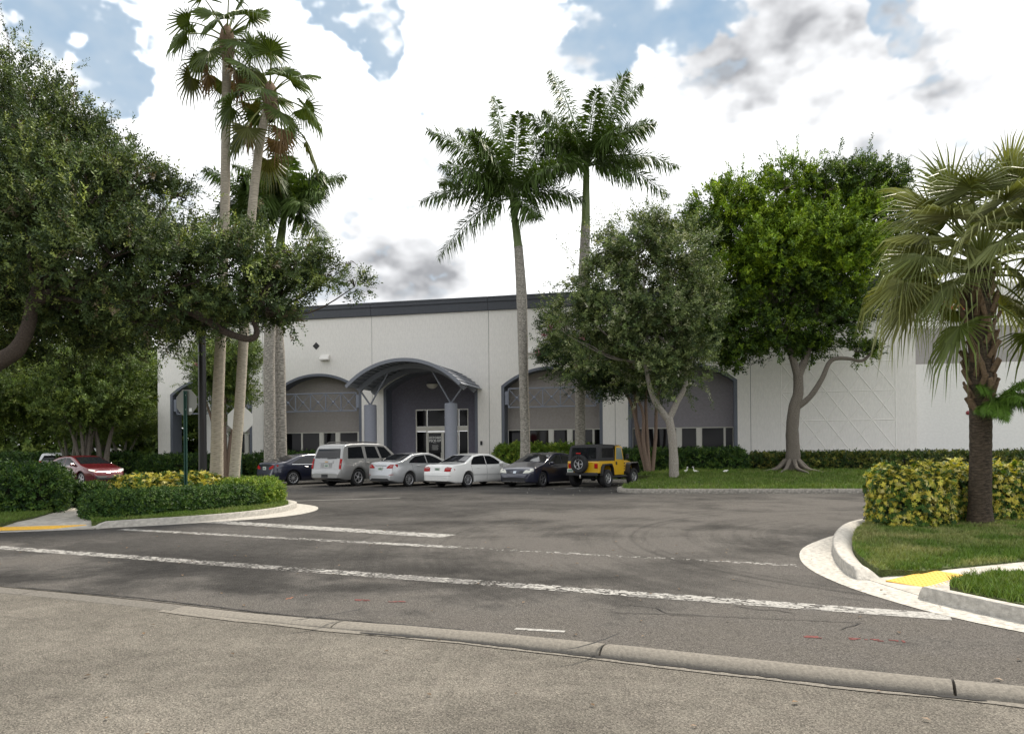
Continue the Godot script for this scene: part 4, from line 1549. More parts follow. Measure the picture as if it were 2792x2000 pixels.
func build_hedges() -> void:
	M.dark_core = grained(0.018, 0.022, 0.010, 0.5, 1.2, 1.0, 26, 3.0)
	var w := whorl(7, 0.105, 0.042)
	var small := sprig(9, 0.13, 0.055, 0.028, 1.0)
	var green := [[Color(0.045, 0.10, 0.02), 3.0], [Color(0.10, 0.17, 0.03), 1.5], [Color(0.02, 0.05, 0.014), 1.6]]
	var gold := [[Color(0.58, 0.50, 0.08), 2.4], [Color(0.42, 0.42, 0.06), 1.4], [Color(0.68, 0.62, 0.24), 0.9], [Color(0.07, 0.14, 0.02), 2.4], [Color(0.03, 0.07, 0.012), 2.6]]
	var lime := [[Color(0.15, 0.24, 0.025), 2.0], [Color(0.08, 0.15, 0.018), 1.4], [Color(0.26, 0.33, 0.04), 1.0]]
	var dull := [[Color(0.15, 0.16, 0.03), 1.0], [Color(0.05, 0.09, 0.018), 1.8], [Color(0.26, 0.26, 0.06), 0.45], [Color(0.025, 0.05, 0.013), 1.2]]
	hedge("variegated_hedge", "clipped yellow and green hedge behind the big cabbage palm trunk", "hedge", poly([6.85, -14.8, 6.72, -14.1, 7.5, -13.95, 8.25, -14.3, 8.6, -14.95, 9.4, -15.05, 10.4, -15.2, 12.5, -15.4, 15.5, -15.9, 15.5, -18.0, 11, -17.3, 8.6, -16.5, 7.1, -15.6]), 0.1, 1.13, w, 23000, gold, 0.56, "", 0.2)
	hedge("green_hedge", "low dark green hedge along the island behind the near sign post", "hedge", poly([-9.5, -17.35, -9.1, -17.35, -8.5, -18.25, -7.8, -19.4, -7.1, -20.7, -6.95, -22.0, -7.6, -22.0, -7.9, -21.1, -8.6, -20.1, -9.6, -18.9, -10.4, -18.6]), 0.1, 0.50, small, 13000, green, 1.15)
	hedge("lime_hedge", "bright green clump closing the island hedge beside the dark blue sedan", "hedge", poly([-8.3, -21.3, -7.3, -21.0, -6.85, -21.6, -6.75, -22.6, -7.1, -23.5, -8.2, -23.4]), 0.1, 0.64, small, 5500, lime, 1.1)
	hedge("golden_hedge", "yellow hedge at the foot of the two tall fan palms", "hedge", poly([-10.8, -20.5, -10.0, -20.3, -9.1, -20.7, -8.4, -21.2, -8.1, -22.1, -8.8, -22.6, -10.3, -22.6, -11.0, -22.2]), 0.1, 0.88, w, 6500, gold, 0.8, "", 0.18)
	hedge("green_hedge", "small dark shrub between the path and the yellow hedge", "hedge", poly([-12.6, -21.7, -11.75, -21.3, -11.6, -22.4, -12.3, -22.7]), 0.1, 0.6, small, 1500, green, 1.15)
	hedge("green_hedge", "large loose dark shrub bed beside the left path", "shrub", poly([-11.6, -19.4, -11.9, -20.4, -12.6, -21.6, -13.1, -22.9, -14.2, -24.2, -18, -24.5, -22, -24, -22, -21.6, -17.5, -20.6, -14.5, -19.9, -12.6, -19.1]), 0.1, 0.97, sprig(9, 0.18, 0.085, 0.04, 1.0), 16000, green, 1.25, "", 0.22)
	# along the building
	var strip := func(a: float, b: float, z0: float, z1: float) -> PackedVector2Array:
		var p := PackedVector2Array()
		var n := maxi(2, int((b - a) / 1.5))
		for k in n + 1:
			p.append(on_wall(Vector2(lerpf(a, b, float(k) / n), z0 + 0.15 * sin(k * 1.7))))
		for k in range(n, -1, -1):
			p.append(on_wall(Vector2(lerpf(a, b, float(k) / n), z1)))
		return p
	var bigger := sprig(8, 0.2, 0.11, 0.05, 1.1)
	hedge("wall_hedge", "yellowish hedge along the blank scored wall", "hedge", strip.call(15.6, 30.0, 4.1, 1.1), 0.38, 0.82, bigger, 8500, dull, 1.0, "", 0.2)
	hedge("wall_hedge", "dark hedge under the windows of the last arched bay", "hedge", strip.call(8.0, 15.4, 4.3, 0.9), 0.36, 1.0, bigger, 6000, green, 1.15, "", 0.25)
	hedge("wall_hedge", "green shrubs behind the grey sedan below the window", "hedge", strip.call(1.8, 7.6, 2.4, 0.6), 0.15, 1.55, bigger, 4000, lime, 1.1, "", 0.25)
	hedge("wall_hedge", "shrubs below the windows left of the entrance", "hedge", strip.call(-13.6, -6.8, 2.4, 0.5), 0.15, 1.2, bigger, 3500, green, 1.1, "", 0.25)
	hedge("wall_hedge", "loose shrubs at the foot of the porch corner", "shrub", strip.call(-20.0, -14.2, 4.0, 0.4), 0.15, 1.05, bigger, 4500, green, 1.2, "", 0.3)
	hedge("wall_hedge", "low hedge under the trees behind the red sedan", "hedge", strip.call(-34.0, -22.5, 2.0, -0.6), 0.15, 1.2, bigger, 5000, green, 1.3, "", 0.3)


# a crown of sprigs spread through overlapping lobes; limbs run from the trunk into each lobe
func crown(t: Node3D, lobes: Array, count: int, mesh: Mesh, palette: Array, size: float, gap := -0.22, shell := 0.5, shoots := 0.05) -> void:
	var w := PackedFloat32Array()
	var total := 0.0
	for l in lobes:
		total += l[3] * l[4] + l[3] * l[5]
		w.append(total)
	var xfs := []
	var cols := []
	var tries := 0
	while xfs.size() < count and tries < count * 12:
		tries += 1
		var r := rng.randf() * total
		var k := 0
		while w[k] < r:
			k += 1
		var l: Array = lobes[k]
		var d := random_dir()
		if d.y < -0.15 and rng.randf() < 0.6:
			continue
		var f := 1.0 - shell * pow(rng.randf(), 1.6)
		var c := Vector3(l[0], l[1], l[2])
		var p := c + d * Vector3(l[3], l[4], l[5]) * f
		var bump := noise.get_noise_3dv(p * 1.1) * 0.5 + noise.get_noise_3dv(p * 3.1 + Vector3(7, 3, 1)) * 0.4
		p += d * bump * 0.9 * minf(1.0, l[3])
		if noise.get_noise_3dv(p * 0.8 + Vector3(31, 17, 5)) + 0.45 * noise.get_noise_3dv(p * 2.1 + Vector3(5, 1, 9)) < gap:
			continue
		var buried := false
		for m in lobes.size():
			if m != k:
				var o: Array = lobes[m]
				var q := (p - Vector3(o[0], o[1], o[2])) / Vector3(o[3], o[4], o[5])
				if q.length_squared() < 0.22:
					buried = true
					break
		if buried and rng.randf() < 0.7:
			continue
		var dir := (d + Vector3(0, 0.35, 0) + random_dir() * 0.8).normalized()
		# some sprigs follow one another along a shoot that sticks out of the crown
		var along_shoot := 1
		if rng.randf() < shoots and f > 0.85:
			along_shoot = rng.randi_range(3, 6)
		var go := (d + Vector3(0, 0.25, 0) + random_dir() * 0.45).normalized()
		for j in along_shoot - 1:
			xfs.append(Transform3D(facing((go + random_dir() * 0.5).normalized(), size * rng.randf_range(0.6, 1.0)), p + go * 0.17 * (j + 1) * size + random_dir() * 0.05 - t.position))
			var c2 := pick(palette)
			cols.append(Color(c2.r * 1.1, c2.g * 1.1, c2.b * 1.1))
		xfs.append(Transform3D(facing(dir, size * rng.randf_range(0.7, 1.3)), p - t.position))
		# neighbouring sprigs share a tone
		var c1 := pick(palette)
		var tone := 1.0 + 0.75 * noise.get_noise_3dv(p * 1.6 + Vector3(3, 80, 9))
		cols.append(Color(c1.r * tone, c1.g * tone, c1.b * tone))
	copies("crown", mesh, M.leaf, xfs, cols, t)


func limb(mb: MB, pts: Array, r0: float, r1: float, sides := 8) -> void:
	# smooth a polyline of points and taper it
	var p := []
	for k in pts.size() - 1:
		var a: Vector3 = pts[maxi(k - 1, 0)]
		var b: Vector3 = pts[k]
		var c: Vector3 = pts[k + 1]
		var d: Vector3 = pts[mini(k + 2, pts.size() - 1)]
		for s in 4:
			p.append(b.cubic_interpolate(c, a, d, s / 4.0))
	p.append(pts[pts.size() - 1])
	var rad := []
	for k in p.size():
		var t := float(k) / (p.size() - 1)
		rad.append(lerpf(r0, r1, t) * (1.0 + 0.09 * noise.get_noise_2d(k * 0.8, r0 * 90.0)))
	mb.tube(p, rad, sides)


func twigs_to(mb: MB, from: Vector3, lobes: Array, r: float) -> void:
	for l in lobes:
		var c := Vector3(l[0], l[1], l[2])
		var m := from.lerp(c, 0.5) + Vector3(rng.randf_range(-0.3, 0.3), -0.12 * from.distance_to(c), rng.randf_range(-0.3, 0.3))
		limb(mb, [from, m, c], r, r * 0.3, 6)
		for k in 7:
			var d := random_dir()
			d.y = absf(d.y) * 0.8
			var e := c + d * Vector3(l[3], l[4], l[5]) * 0.95
			limb(mb, [c, c.lerp(e, 0.5) + Vector3(0, 0.1, 0), e], r * 0.3, 0.006, 4)


func offset(pts: Array, by: Vector3) -> Array:
	var o := []
	for p in pts:
		o.append(p - by)
	return o


func shift(lobes: Array, by: Vector3) -> Array:
	var o := []
	for l in lobes:
		o.append([l[0] - by.x, l[1] - by.y, l[2] - by.z, l[3], l[4], l[5]])
	return o


func build_trees() -> void:
	var oak_leaf := sprig(15, 0.34, 0.085, 0.036, 0.95)
	var fine_leaf := sprig(13, 0.36, 0.10, 0.045, 1.0)
	var broad_leaf := sprig(14, 0.38, 0.13, 0.062, 1.05)
	# live oak whose trunk stands out of frame on the left
	var oak := [[-13.40, 11.13, -21.00, 1.17, 1.17, 1.17], [-11.83, 9.85, -20.00, 1.17, 1.17, 1.17], [-10.89, 9.26, -20.00, 1.00, 0.94, 1.00], [-12.02, 8.33, -19.00, 1.56, 1.34, 1.56], [-10.08, 7.60, -18.50, 1.41, 1.08, 1.41], [-9.13, 8.20, -19.00, 0.89, 0.78, 0.89], [-8.57, 8.02, -19.50, 0.57, 0.57, 0.57], [-11.39, 6.63, -18.50, 1.74, 1.19, 1.74], [-9.29, 6.17, -18.00, 1.48, 1.06, 1.48], [-8.47, 6.86, -19.00, 0.89, 0.89, 0.89], [-7.93, 5.74, -18.50, 1.19, 0.98, 1.19], [-6.84, 5.95, -18.50, 0.76, 0.76, 0.76], [-6.02, 6.39, -19.00, 0.89, 0.72, 0.89], [-5.42, 6.32, -19.50, 0.78, 0.60, 0.78], [-6.25, 5.39, -19.00, 0.89, 0.67, 0.89], [-5.80, 5.60, -19.50, 0.55, 0.5, 0.6], [-4.82, 6.10, -20.00, 0.59, 0.41, 0.59], [-4.16, 5.97, -20.50, 0.36, 0.19, 0.36], [-4.34, 6.51, -20.50, 0.26, 0.24, 0.26], [-8.82, 5.08, -19.00, 1.34, 0.67, 1.34], [-11.51, 5.27, -20.00, 1.76, 0.70, 1.76], [-7.45, 5.04, -19.50, 0.80, 0.46, 0.80], [-6.08, 5.03, -19.50, 0.69, 0.40, 0.69], [-13.82, 6.16, -22.00, 1.55, 1.16, 1.55], [-14.65, 8.43, -21.00, 1.85, 2.46, 2.46], [-15.07, 10.69, -22.00, 1.55, 1.55, 1.55], [-11.87, 8.10, -23.00, 1.75, 1.48, 1.75], [-14.20, 9.81, -24.00, 1.97, 1.83, 1.97], [-9.05, 5.61, -22.00, 0.77, 0.52, 0.77], [-12.15, 5.77, -23.50, 1.65, 0.76, 1.65], [-15.16, 6.34, -21.00, 1.85, 1.23, 1.85],
		[-17.5, 8.0, -20.5, 2.2, 2.2, 2.4], [-19.0, 7.0, -22.0, 2.0, 1.8, 2.4], [-16.5, 7.5, -18.0, 1.8, 1.6, 1.8],
		[-13.69, 4.85, -21.00, 1.48, 0.68, 1.48], [-12.50, 4.73, -21.50, 1.51, 0.57, 1.51], [-10.49, 4.77, -21.00, 1.35, 0.55, 1.35], [-8.80, 4.80, -20.50, 0.84, 0.48, 0.84], [-15.38, 4.76, -22.00, 1.29, 0.77, 1.29], [-12.59, 5.19, -19.50, 1.26, 0.69, 1.26]]
	var t := thing("oak_tree", "spreading live oak filling the upper corner over the left path", "tree", Vector3(-15.6, 0.1, -20.6))
	var mb := MB.new()
	limb(mb, offset([Vector3(-15.6, 0.0, -20.6), Vector3(-15.5, 1.5, -20.6), Vector3(-15.2, 3.2, -20.4)], t.position), 0.42, 0.34, 12)
	limb(mb, offset([Vector3(-15.2, 3.2, -20.4), Vector3(-14.0, 3.5, -19.3), Vector3(-12.94, 3.5, -18.5), Vector3(-12.23, 3.87, -18.5), Vector3(-11.85, 4.14, -18.5), Vector3(-11.6, 4.68, -18.5), Vector3(-11.46, 5.33, -18.5), Vector3(-11.07, 6.2, -18.6)], t.position), 0.26, 0.12, 10)
	limb(mb, offset([Vector3(-15.2, 3.1, -20.4), Vector3(-14.6, 6.0, -20.8), Vector3(-14.0, 8.5, -21.0), Vector3(-13.4, 11.0, -21.0)], t.position), 0.28, 0.05, 10)
	limb(mb, offset([Vector3(-11.5, 5.2, -18.5), Vector3(-10.4, 5.75, -18.7), Vector3(-9.26, 5.64, -19), Vector3(-8.15, 5.18, -19), Vector3(-7.48, 4.84, -19), Vector3(-7.04, 4.56, -19), Vector3(-6.54, 4.39, -19), Vector3(-6.32, 4.44, -19), Vector3(-6.28, 4.61, -19), Vector3(-6.37, 4.95, -19), Vector3(-6.2, 5.39, -19), Vector3(-5.92, 5.72, -19), Vector3(-5.3, 6.1, -19.4)], t.position), 0.13, 0.04, 8)
	twigs_to(mb, Vector3(-11.5, 5.5, -18.6) - t.position, shift(oak.slice(2, 12), t.position), 0.07)
	twigs_to(mb, Vector3(-14.3, 7.0, -20.9) - t.position, shift(oak.slice(20, 31), t.position), 0.09)
	twigs_to(mb, Vector3(-6.3, 5.1, -19.0) - t.position, shift(oak.slice(12, 19), t.position), 0.035)
	part("trunk", mb, M.bark_dark, t)
	crown(t, oak, 37000, oak_leaf, [[Color(0.070, 0.108, 0.036), 3.0], [Color(0.13, 0.175, 0.05), 1.8], [Color(0.032, 0.055, 0.020), 2.2], [Color(0.24, 0.29, 0.08), 0.6], [Color(0.12, 0.10, 0.06), 0.25]], 1.05, 0.02, 0.62, 0.06)
	# pale-stemmed tree on the island
	var mid := [[3.89, 8.92, -33.40, 1.47, 1.27, 1.47], [5.67, 10.08, -33.40, 1.76, 1.27, 1.76], [3.10, 7.55, -33.40, 1.27, 1.08, 1.27], [7.03, 9.48, -33.40, 1.86, 1.76, 1.86], [5.06, 7.15, -33.40, 2.06, 1.57, 2.06], [2.41, 6.58, -33.40, 0.88, 0.78, 0.88], [6.62, 6.74, -33.40, 1.86, 1.57, 1.86], [8.19, 7.52, -33.40, 1.17, 1.57, 1.57], [3.87, 5.79, -33.40, 1.47, 0.88, 1.47], [6.02, 4.99, -33.40, 1.47, 0.88, 1.47], [7.59, 5.37, -33.40, 1.17, 1.08, 1.17], [4.49, 10.09, -33.40, 0.78, 0.69, 0.78], [6.46, 11.05, -33.40, 0.78, 0.59, 0.78], [6.24, 8.54, -34.50, 2.02, 1.82, 2.02]]
	t = thing("shade_tree", "grey green tree with a pale forked trunk beside the yellow car", "tree", Vector3(7.02, 0.2, -33.4))
	mb = MB.new()
	limb(mb, offset([Vector3(7.06, 0.1, -33.4), Vector3(7.02, 0.5, -33.4), Vector3(7.01, 1.26, -33.4), Vector3(6.94, 2.24, -33.4), Vector3(6.8, 2.95, -33.4)], t.position), 0.23, 0.17, 12)
	limb(mb, offset([Vector3(6.82, 2.8, -33.4), Vector3(6.3, 3.52, -33.4), Vector3(6.01, 4.2, -33.4), Vector3(5.82, 5.18, -33.4), Vector3(5.4, 7.2, -33.4), Vector3(5.5, 9.6, -33.4)], t.position), 0.16, 0.03, 9)
	limb(mb, offset([Vector3(6.82, 2.85, -33.4), Vector3(7.18, 3.61, -33.4), Vector3(7.48, 4.19, -33.3), Vector3(7.55, 4.97, -33.3), Vector3(7.3, 7.15, -33.2), Vector3(7.1, 9.4, -33.3)], t.position), 0.15, 0.03, 9)
	twigs_to(mb, Vector3(5.8, 5.4, -33.4) - t.position, shift(mid.slice(0, 6), t.position), 0.075)
	twigs_to(mb, Vector3(7.5, 5.6, -33.3) - t.position, shift(mid.slice(6, 14), t.position), 0.075)
	part("trunk", mb, M.bark_pale, t)
	crown(t, mid, 11500, fine_leaf, [[Color(0.11, 0.155, 0.052), 3.0], [Color(0.19, 0.235, 0.085), 1.7], [Color(0.05, 0.08, 0.03), 2.0], [Color(0.30, 0.33, 0.18), 0.6], [Color(0.55, 0.55, 0.46), 0.12]], 1.15, 0.18, 0.75, 0.22)  # the small near-white share of leaves paints in reflected glints
	# crape myrtle close to the wall
	var cr := [[2.84, 6.15, -38.00, 1.34, 1.11, 1.34], [4.18, 6.14, -38.00, 1.56, 1.23, 1.56], [2.07, 7.71, -38.00, 0.71, 0.49, 0.71], [5.95, 5.23, -38.00, 1.78, 1.11, 1.78], [1.84, 6.16, -38.00, 0.62, 0.36, 0.62], [4.84, 4.80, -38.00, 1.23, 0.67, 1.23], [7.29, 4.78, -38.00, 1.34, 0.78, 1.34], [3.73, 5.03, -38.00, 1.00, 0.56, 1.00]]
	t = thing("crape_myrtle", "many stemmed reddish crape myrtle before the last arched bay", "tree", Vector3(6.75, 0.42, -38.0))
	mb = MB.new()
	for s in [[Vector3(6.62, 0.35, -38), Vector3(6.37, 1.89, -38), Vector3(5.94, 3.67, -38), Vector3(5.61, 4.35, -38), Vector3(4.6, 5.8, -38)], [Vector3(6.68, 0.35, -38.1), Vector3(6.2, 2.34, -38.1), Vector3(6.12, 4.12, -38.1), Vector3(6.0, 5.9, -38.1)], [Vector3(6.77, 0.35, -38), Vector3(6.65, 2.33, -37.9), Vector3(6.61, 4.11, -37.9), Vector3(6.74, 5.9, -37.9)], [Vector3(6.9, 0.35, -38), Vector3(7.09, 2.11, -38), Vector3(7.17, 3.89, -38), Vector3(7.52, 5.44, -38)], [Vector3(6.72, 0.35, -37.9), Vector3(6.45, 2.0, -37.8), Vector3(6.38, 3.6, -37.8), Vector3(5.2, 5.6, -37.8)]]:
		limb(mb, offset(s, t.position), 0.11, 0.05, 7)
	twigs_to(mb, Vector3(5.2, 5.2, -38) - t.position, shift(cr, t.position), 0.04)
	part("trunk", mb, M.bark_red, t)
	var cm := [[Color(0.055, 0.095, 0.030), 3.0], [Color(0.09, 0.13, 0.04), 1.2], [Color(0.035, 0.06, 0.024), 2.0]]
	crown(t, cr, 6500, fine_leaf, cm, 0.95, -0.25, 0.6)
	blossom(t, [Vector3(1.9, 7.5, -37.6), Vector3(2.3, 7.9, -37.5), Vector3(1.4, 6.3, -37.6), Vector3(3.4, 6.9, -36.8), Vector3(4.0, 7.1, -36.9), Vector3(1.6, 7.2, -37.7), Vector3(3.1, 5.5, -36.7)])
	# broad bright tree at the end of the island
	var big := [[10.63, 13.13, -37.00, 1.63, 1.19, 1.63], [13.24, 13.98, -37.00, 1.41, 1.08, 1.41], [15.19, 13.85, -37.00, 1.19, 0.98, 1.19], [17.15, 14.05, -37.00, 1.84, 1.04, 1.84], [9.21, 11.84, -37.00, 1.19, 1.30, 1.30], [11.92, 11.60, -37.00, 2.06, 1.63, 2.06], [14.53, 11.80, -37.00, 2.28, 1.41, 2.28], [16.70, 12.11, -37.00, 1.84, 1.30, 1.84], [18.22, 12.96, -37.00, 0.98, 0.98, 0.98], [10.60, 9.66, -37.00, 1.84, 1.63, 1.84], [13.21, 9.42, -37.00, 2.06, 1.63, 2.06], [15.60, 9.84, -37.00, 1.84, 1.63, 1.84], [10.15, 7.49, -37.00, 1.41, 1.19, 1.41], [12.32, 7.15, -37.00, 1.63, 0.98, 1.63], [14.93, 7.67, -37.00, 1.63, 0.98, 1.63], [16.45, 8.09, -37.00, 1.19, 0.98, 1.19], [11.23, 6.29, -37.00, 0.76, 0.54, 0.76], [14.39, 11.44, -39.00, 2.74, 2.51, 2.74], [17.82, 11.29, -38.50, 1.58, 1.58, 1.58], [14.27, 6.38, -37.00, 0.87, 0.54, 0.87], [16.65, 6.14, -37.00, 0.87, 0.39, 0.87], [12.0, 10.6, -35.3, 1.6, 1.2, 1.3], [15.0, 10.8, -35.2, 1.7, 1.2, 1.3], [9.9, 8.4, -36.8, 1.4, 1.2, 1.4], [9.6, 6.6, -37.2, 1.1, 0.9, 1.2], [11.0, 5.9, -37.0, 0.9, 0.5, 0.9]]
	t = thing("shade_tree", "broad bright green tree in front of the blank scored wall", "tree", Vector3(13.46, 0.45, -37.0))
	mb = MB.new()
	limb(mb, offset([Vector3(13.46, 0.35, -37), Vector3(13.48, 0.8, -37), Vector3(13.51, 1.39, -37), Vector3(13.48, 2.48, -37), Vector3(13.6, 3.56, -37), Vector3(13.78, 4.21, -37), Vector3(13.78, 5.08, -37)], t.position), 0.37, 0.22, 14)
	for a in 9:
		var d := Vector3(cos(a * 0.7 + 0.2), 0, sin(a * 0.7 + 0.2))
		var ln := 1.0 + 0.8 * absf(noise.get_noise_1d(a * 3.3)) * 2.0
		limb(mb, [Vector3(0, 0.55, 0) + d * 0.3, Vector3(0, 0.16, 0) + d * 0.7, Vector3(0, 0.03, 0) + d * ln, Vector3(0, -0.06, 0) + d * (ln + 0.5)], 0.12, 0.03, 6)
	limb(mb, offset([Vector3(13.78, 5.0, -37), Vector3(13.5, 5.95, -37), Vector3(13.19, 7.03, -37), Vector3(12.76, 8.12, -37), Vector3(12.0, 10.6, -37)], t.position), 0.2, 0.05, 9)
	limb(mb, offset([Vector3(13.78, 5.0, -37), Vector3(14.16, 5.94, -37), Vector3(14.49, 7.02, -37), Vector3(14.72, 8.32, -37), Vector3(14.9, 11.5, -37)], t.position), 0.2, 0.05, 9)
	limb(mb, offset([Vector3(13.55, 3.4, -37), Vector3(14.25, 3.99, -36.8), Vector3(14.8, 4.85, -36.7), Vector3(15.24, 5.72, -36.7), Vector3(16.0, 5.82, -36.7), Vector3(16.76, 5.71, -36.8), Vector3(17.3, 6.14, -36.9)], t.position), 0.15, 0.06, 8)
	twigs_to(mb, Vector3(12.6, 8.4, -37) - t.position, shift(big.slice(0, 14), t.position), 0.07)
	twigs_to(mb, Vector3(14.8, 9.0, -37) - t.position, shift(big.slice(14, 21), t.position), 0.06)
	part("trunk", mb, M.bark, t)
	# young-leaf clumps, also painted brighter for the light they catch; older, shaded ones darker
	var young_lit := []
	var old_shaded := []
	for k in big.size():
		(young_lit if k in [0, 1, 5, 6, 7, 9, 11, 21, 22] else old_shaded).append(big[k])
	crown(t, old_shaded, 13000, broad_leaf, [[Color(0.07, 0.125, 0.016), 3.0], [Color(0.12, 0.185, 0.018), 1.6], [Color(0.03, 0.06, 0.011), 2.2]], 1.05, 0.06, 0.6, 0.09)
	crown(t, young_lit, 10000, broad_leaf, [[Color(0.15, 0.245, 0.014), 3.0], [Color(0.24, 0.34, 0.02), 1.8], [Color(0.07, 0.13, 0.010), 1.8]], 1.05, 0.04, 0.45, 0.08)
	background_trees(fine_leaf, broad_leaf)


func blossom(t: Node3D, at: Array) -> void:
	var m := whorl(9, 0.05, 0.035)
	var xfs := []
	var cols := []
	for a in at:
		for k in 26:
			xfs.append(Transform3D(facing(random_dir(), rng.randf_range(0.8, 1.4)), a + random_dir() * rng.randf() * 0.22 - t.position))
			cols.append(Color(0.55, 0.20, 0.30).lerp(Color(0.7, 0.4, 0.5), rng.randf()))
	copies("blossom", m, M.leaf, xfs, cols, t)


# trees among and behind the cars on the left
func background_trees(fine_leaf: Mesh, broad_leaf: Mesh) -> void:
	var foliage := [[Color(0.10, 0.155, 0.034), 3.0], [Color(0.17, 0.225, 0.045), 1.6], [Color(0.055, 0.09, 0.022), 1.8]]
	var spec := [
		["crape_myrtle", "slender pale stemmed tree behind the far silver car", Vector3(-27.6, 0, -48.0), 5.4, 2.8, 4, foliage, M.bark_pale, 5200],
		["crape_myrtle", "thick many stemmed tree right behind the red sedan", Vector3(-23.6, 0, -42.5), 7.2, 3.2, 6, foliage, M.bark, 6000],
		["crape_myrtle", "thin forked tree between the red sedan and the porch", Vector3(-26.6, 0, -52.5), 5.2, 2.8, 4, foliage, M.bark_pale, 5000],
		["shade_tree", "dark crooked tree just left of the porch corner", Vector3(-22.9, 0.1, -43.0), 6.4, 2.1, 2, foliage, M.bark, 4600],
		["shade_tree", "bright bushy tree by the left frame edge behind the shrubs", Vector3(-30.5, 0, -44.0), 6.6, 3.0, 3, foliage, M.bark_dark, 6000],
		["crape_myrtle", "pink flowered tree growing before the porch arch", Vector3(-16.4, 0.15, -43.8), 8.2, 2.2, 4, foliage, M.bark_red, 4200],
		["shade_tree", "tall tree in the middle of the far lot", Vector3(-30.0, 0, -56.0), 10.0, 4.2, 3, foliage, M.bark_dark, 7500],
		["shade_tree", "tall tree seen through the open porch", Vector3(-27.0, 0, -60.0), 9.0, 4.0, 3, foliage, M.bark_dark, 6500],
	]
	var n := 0
	for s in spec:
		n += 1
		var base: Vector3 = s[2]
		var t := thing(s[0], s[1], "tree", base, 0.0, "trees around the far lot")
		var h: float = s[3]
		var r: float = s[4]
		var mb := MB.new()
		var lobes := []
		for k in 9:
			var a := k * 2.4 + n
			var rr := r * (0.25 + 0.5 * float(k % 4) / 3.0)
			lobes.append([base.x + cos(a) * rr, base.y + h * (0.56 + 0.30 * float((k * 5) % 9) / 8.0), base.z + sin(a) * rr, r * rng.randf_range(0.42, 0.58), h * rng.randf_range(0.12, 0.19), r * rng.randf_range(0.42, 0.58)])
		var ns: int = s[5]
		for k in ns:
			var a := TAU * k / ns + n * 0.7
			var lean := r * rng.randf_range(0.12, 0.3)
			var top := Vector3(cos(a) * lean * 1.6, h * 0.55, sin(a) * lean * 1.6)
			limb(mb, [Vector3(cos(a) * 0.12, -0.05, sin(a) * 0.12), Vector3(cos(a) * lean * 0.5, h * 0.2, sin(a) * lean * 0.4), Vector3(cos(a) * lean, h * 0.4, sin(a) * lean), top], 0.13 if ns > 2 else 0.2, 0.05, 7)
			twigs_to(mb, top, shift([lobes[k], lobes[(k + 4) % 9]], base), 0.04)
		part("trunk", mb, s[7], t)
		crown(t, lobes, s[8], broad_leaf if s[0] == "shade_tree" else fine_leaf, s[6], 1.15, -0.28, 0.7)
		if s[1].begins_with("pink"):
			blossom(t, [base + Vector3(1.5, 5.0, 1.6), base + Vector3(-0.8, 6.2, 1.7), base + Vector3(0.6, 4.2, 2.0)])
	# the wood that closes the view beyond the lot
	var xfs := []
	var cols := []
	var big := sprig(16, 1.1, 0.42, 0.22, 1.1)
	for k in 9000:
		var x := rng.randf_range(-62, -12)
		var z := -64.0 - rng.randf() * 7.0 - 0.15 * (x + 40)
		var top := 9.5 + 2.5 * noise.get_noise_1d(x * 0.35) + 1.2 * noise.get_noise_1d(x * 1.3)
		var y := rng.randf() * top
		xfs.append(Transform3D(facing((random_dir() + Vector3(0, 0.3, 0.8)).normalized(), rng.randf_range(0.7, 1.3)), Vector3(x, y, z)))
		cols.append(pick(foliage))
	var o := copies(numbered("far_trees"), big, M.leaf, xfs, cols, self)
	tag(o, "dense dark wood closing the view behind the far lot", "trees", "", "stuff")


# ---------------------------------------------------------------- palms

func leaf_color(mb: MB, from: int, c: Color) -> void:
	while mb.c.size() < mb.v.size():
		mb.c.append(c)


# feather frond from the crown centre to a tip, arched between
func feather(tip: Vector3, leaflet: float, sd: int, tone := Color(0.095, 0.15, 0.04)) -> MB:
	var mb := MB.new()
	var len := tip.length()
	var flat := Vector3(tip.x, 0, tip.z)
	var ctrl := tip * 0.45 + Vector3(0, len * 0.26, 0)
	var at := func(t: float) -> Vector3: return ctrl * 2.0 * t * (1 - t) + tip * t * t
	var stem := []
	var rad := []
	for k in 13:
		var t := k / 12.0
		stem.append(at.call(t))
		rad.append(lerpf(0.05, 0.008, t))
	mb.tube(stem, rad, 5, false)
	leaf_color(mb, 0, Color(0.09, 0.15, 0.03))
	var n := 190
	for k in n:
		var t := 0.14 + 0.86 * k / (n - 1.0)
		var p: Vector3 = at.call(t)
		var T: Vector3 = (at.call(minf(t + 0.02, 1.02)) - at.call(t - 0.02)).normalized()
		var S := T.cross(Vector3.UP)
		S = S.normalized() if S.length() > 0.05 else Vector3.RIGHT
		var N := S.cross(T).normalized()
		var l := leaflet * (0.45 + 0.55 * sin(PI * clampf(t * 0.92 + 0.1, 0, 1))) * rng.randf_range(0.85, 1.1) * (0.62 if t > 0.93 else 1.0)
		for s: float in [-1.0, 1.0]:
			var e := rng.randf_range(-1.15, 1.15)
			var d := (S * s * cos(e) + N * sin(e) + T * lerpf(0.25, 0.75, t) + Vector3(rng.randf_range(-0.12, 0.12), rng.randf_range(-0.12, 0.12), rng.randf_range(-0.12, 0.12))).normalized()
			var droop := Vector3(0, -l * rng.randf_range(0.25, 0.75), 0)
			var mid := p + d * l * 0.42 + droop * 0.25
			var tp := p + d * l + droop
			var w := d.cross(N).normalized() * leaflet * 0.03
			var f := rng.randf_range(0.7, 1.35)
			mb.tri(p, mid + w, mid - w)
			mb.tri(mid + w, tp, mid - w)
			leaf_color(mb, 0, tone * f)
	return mb


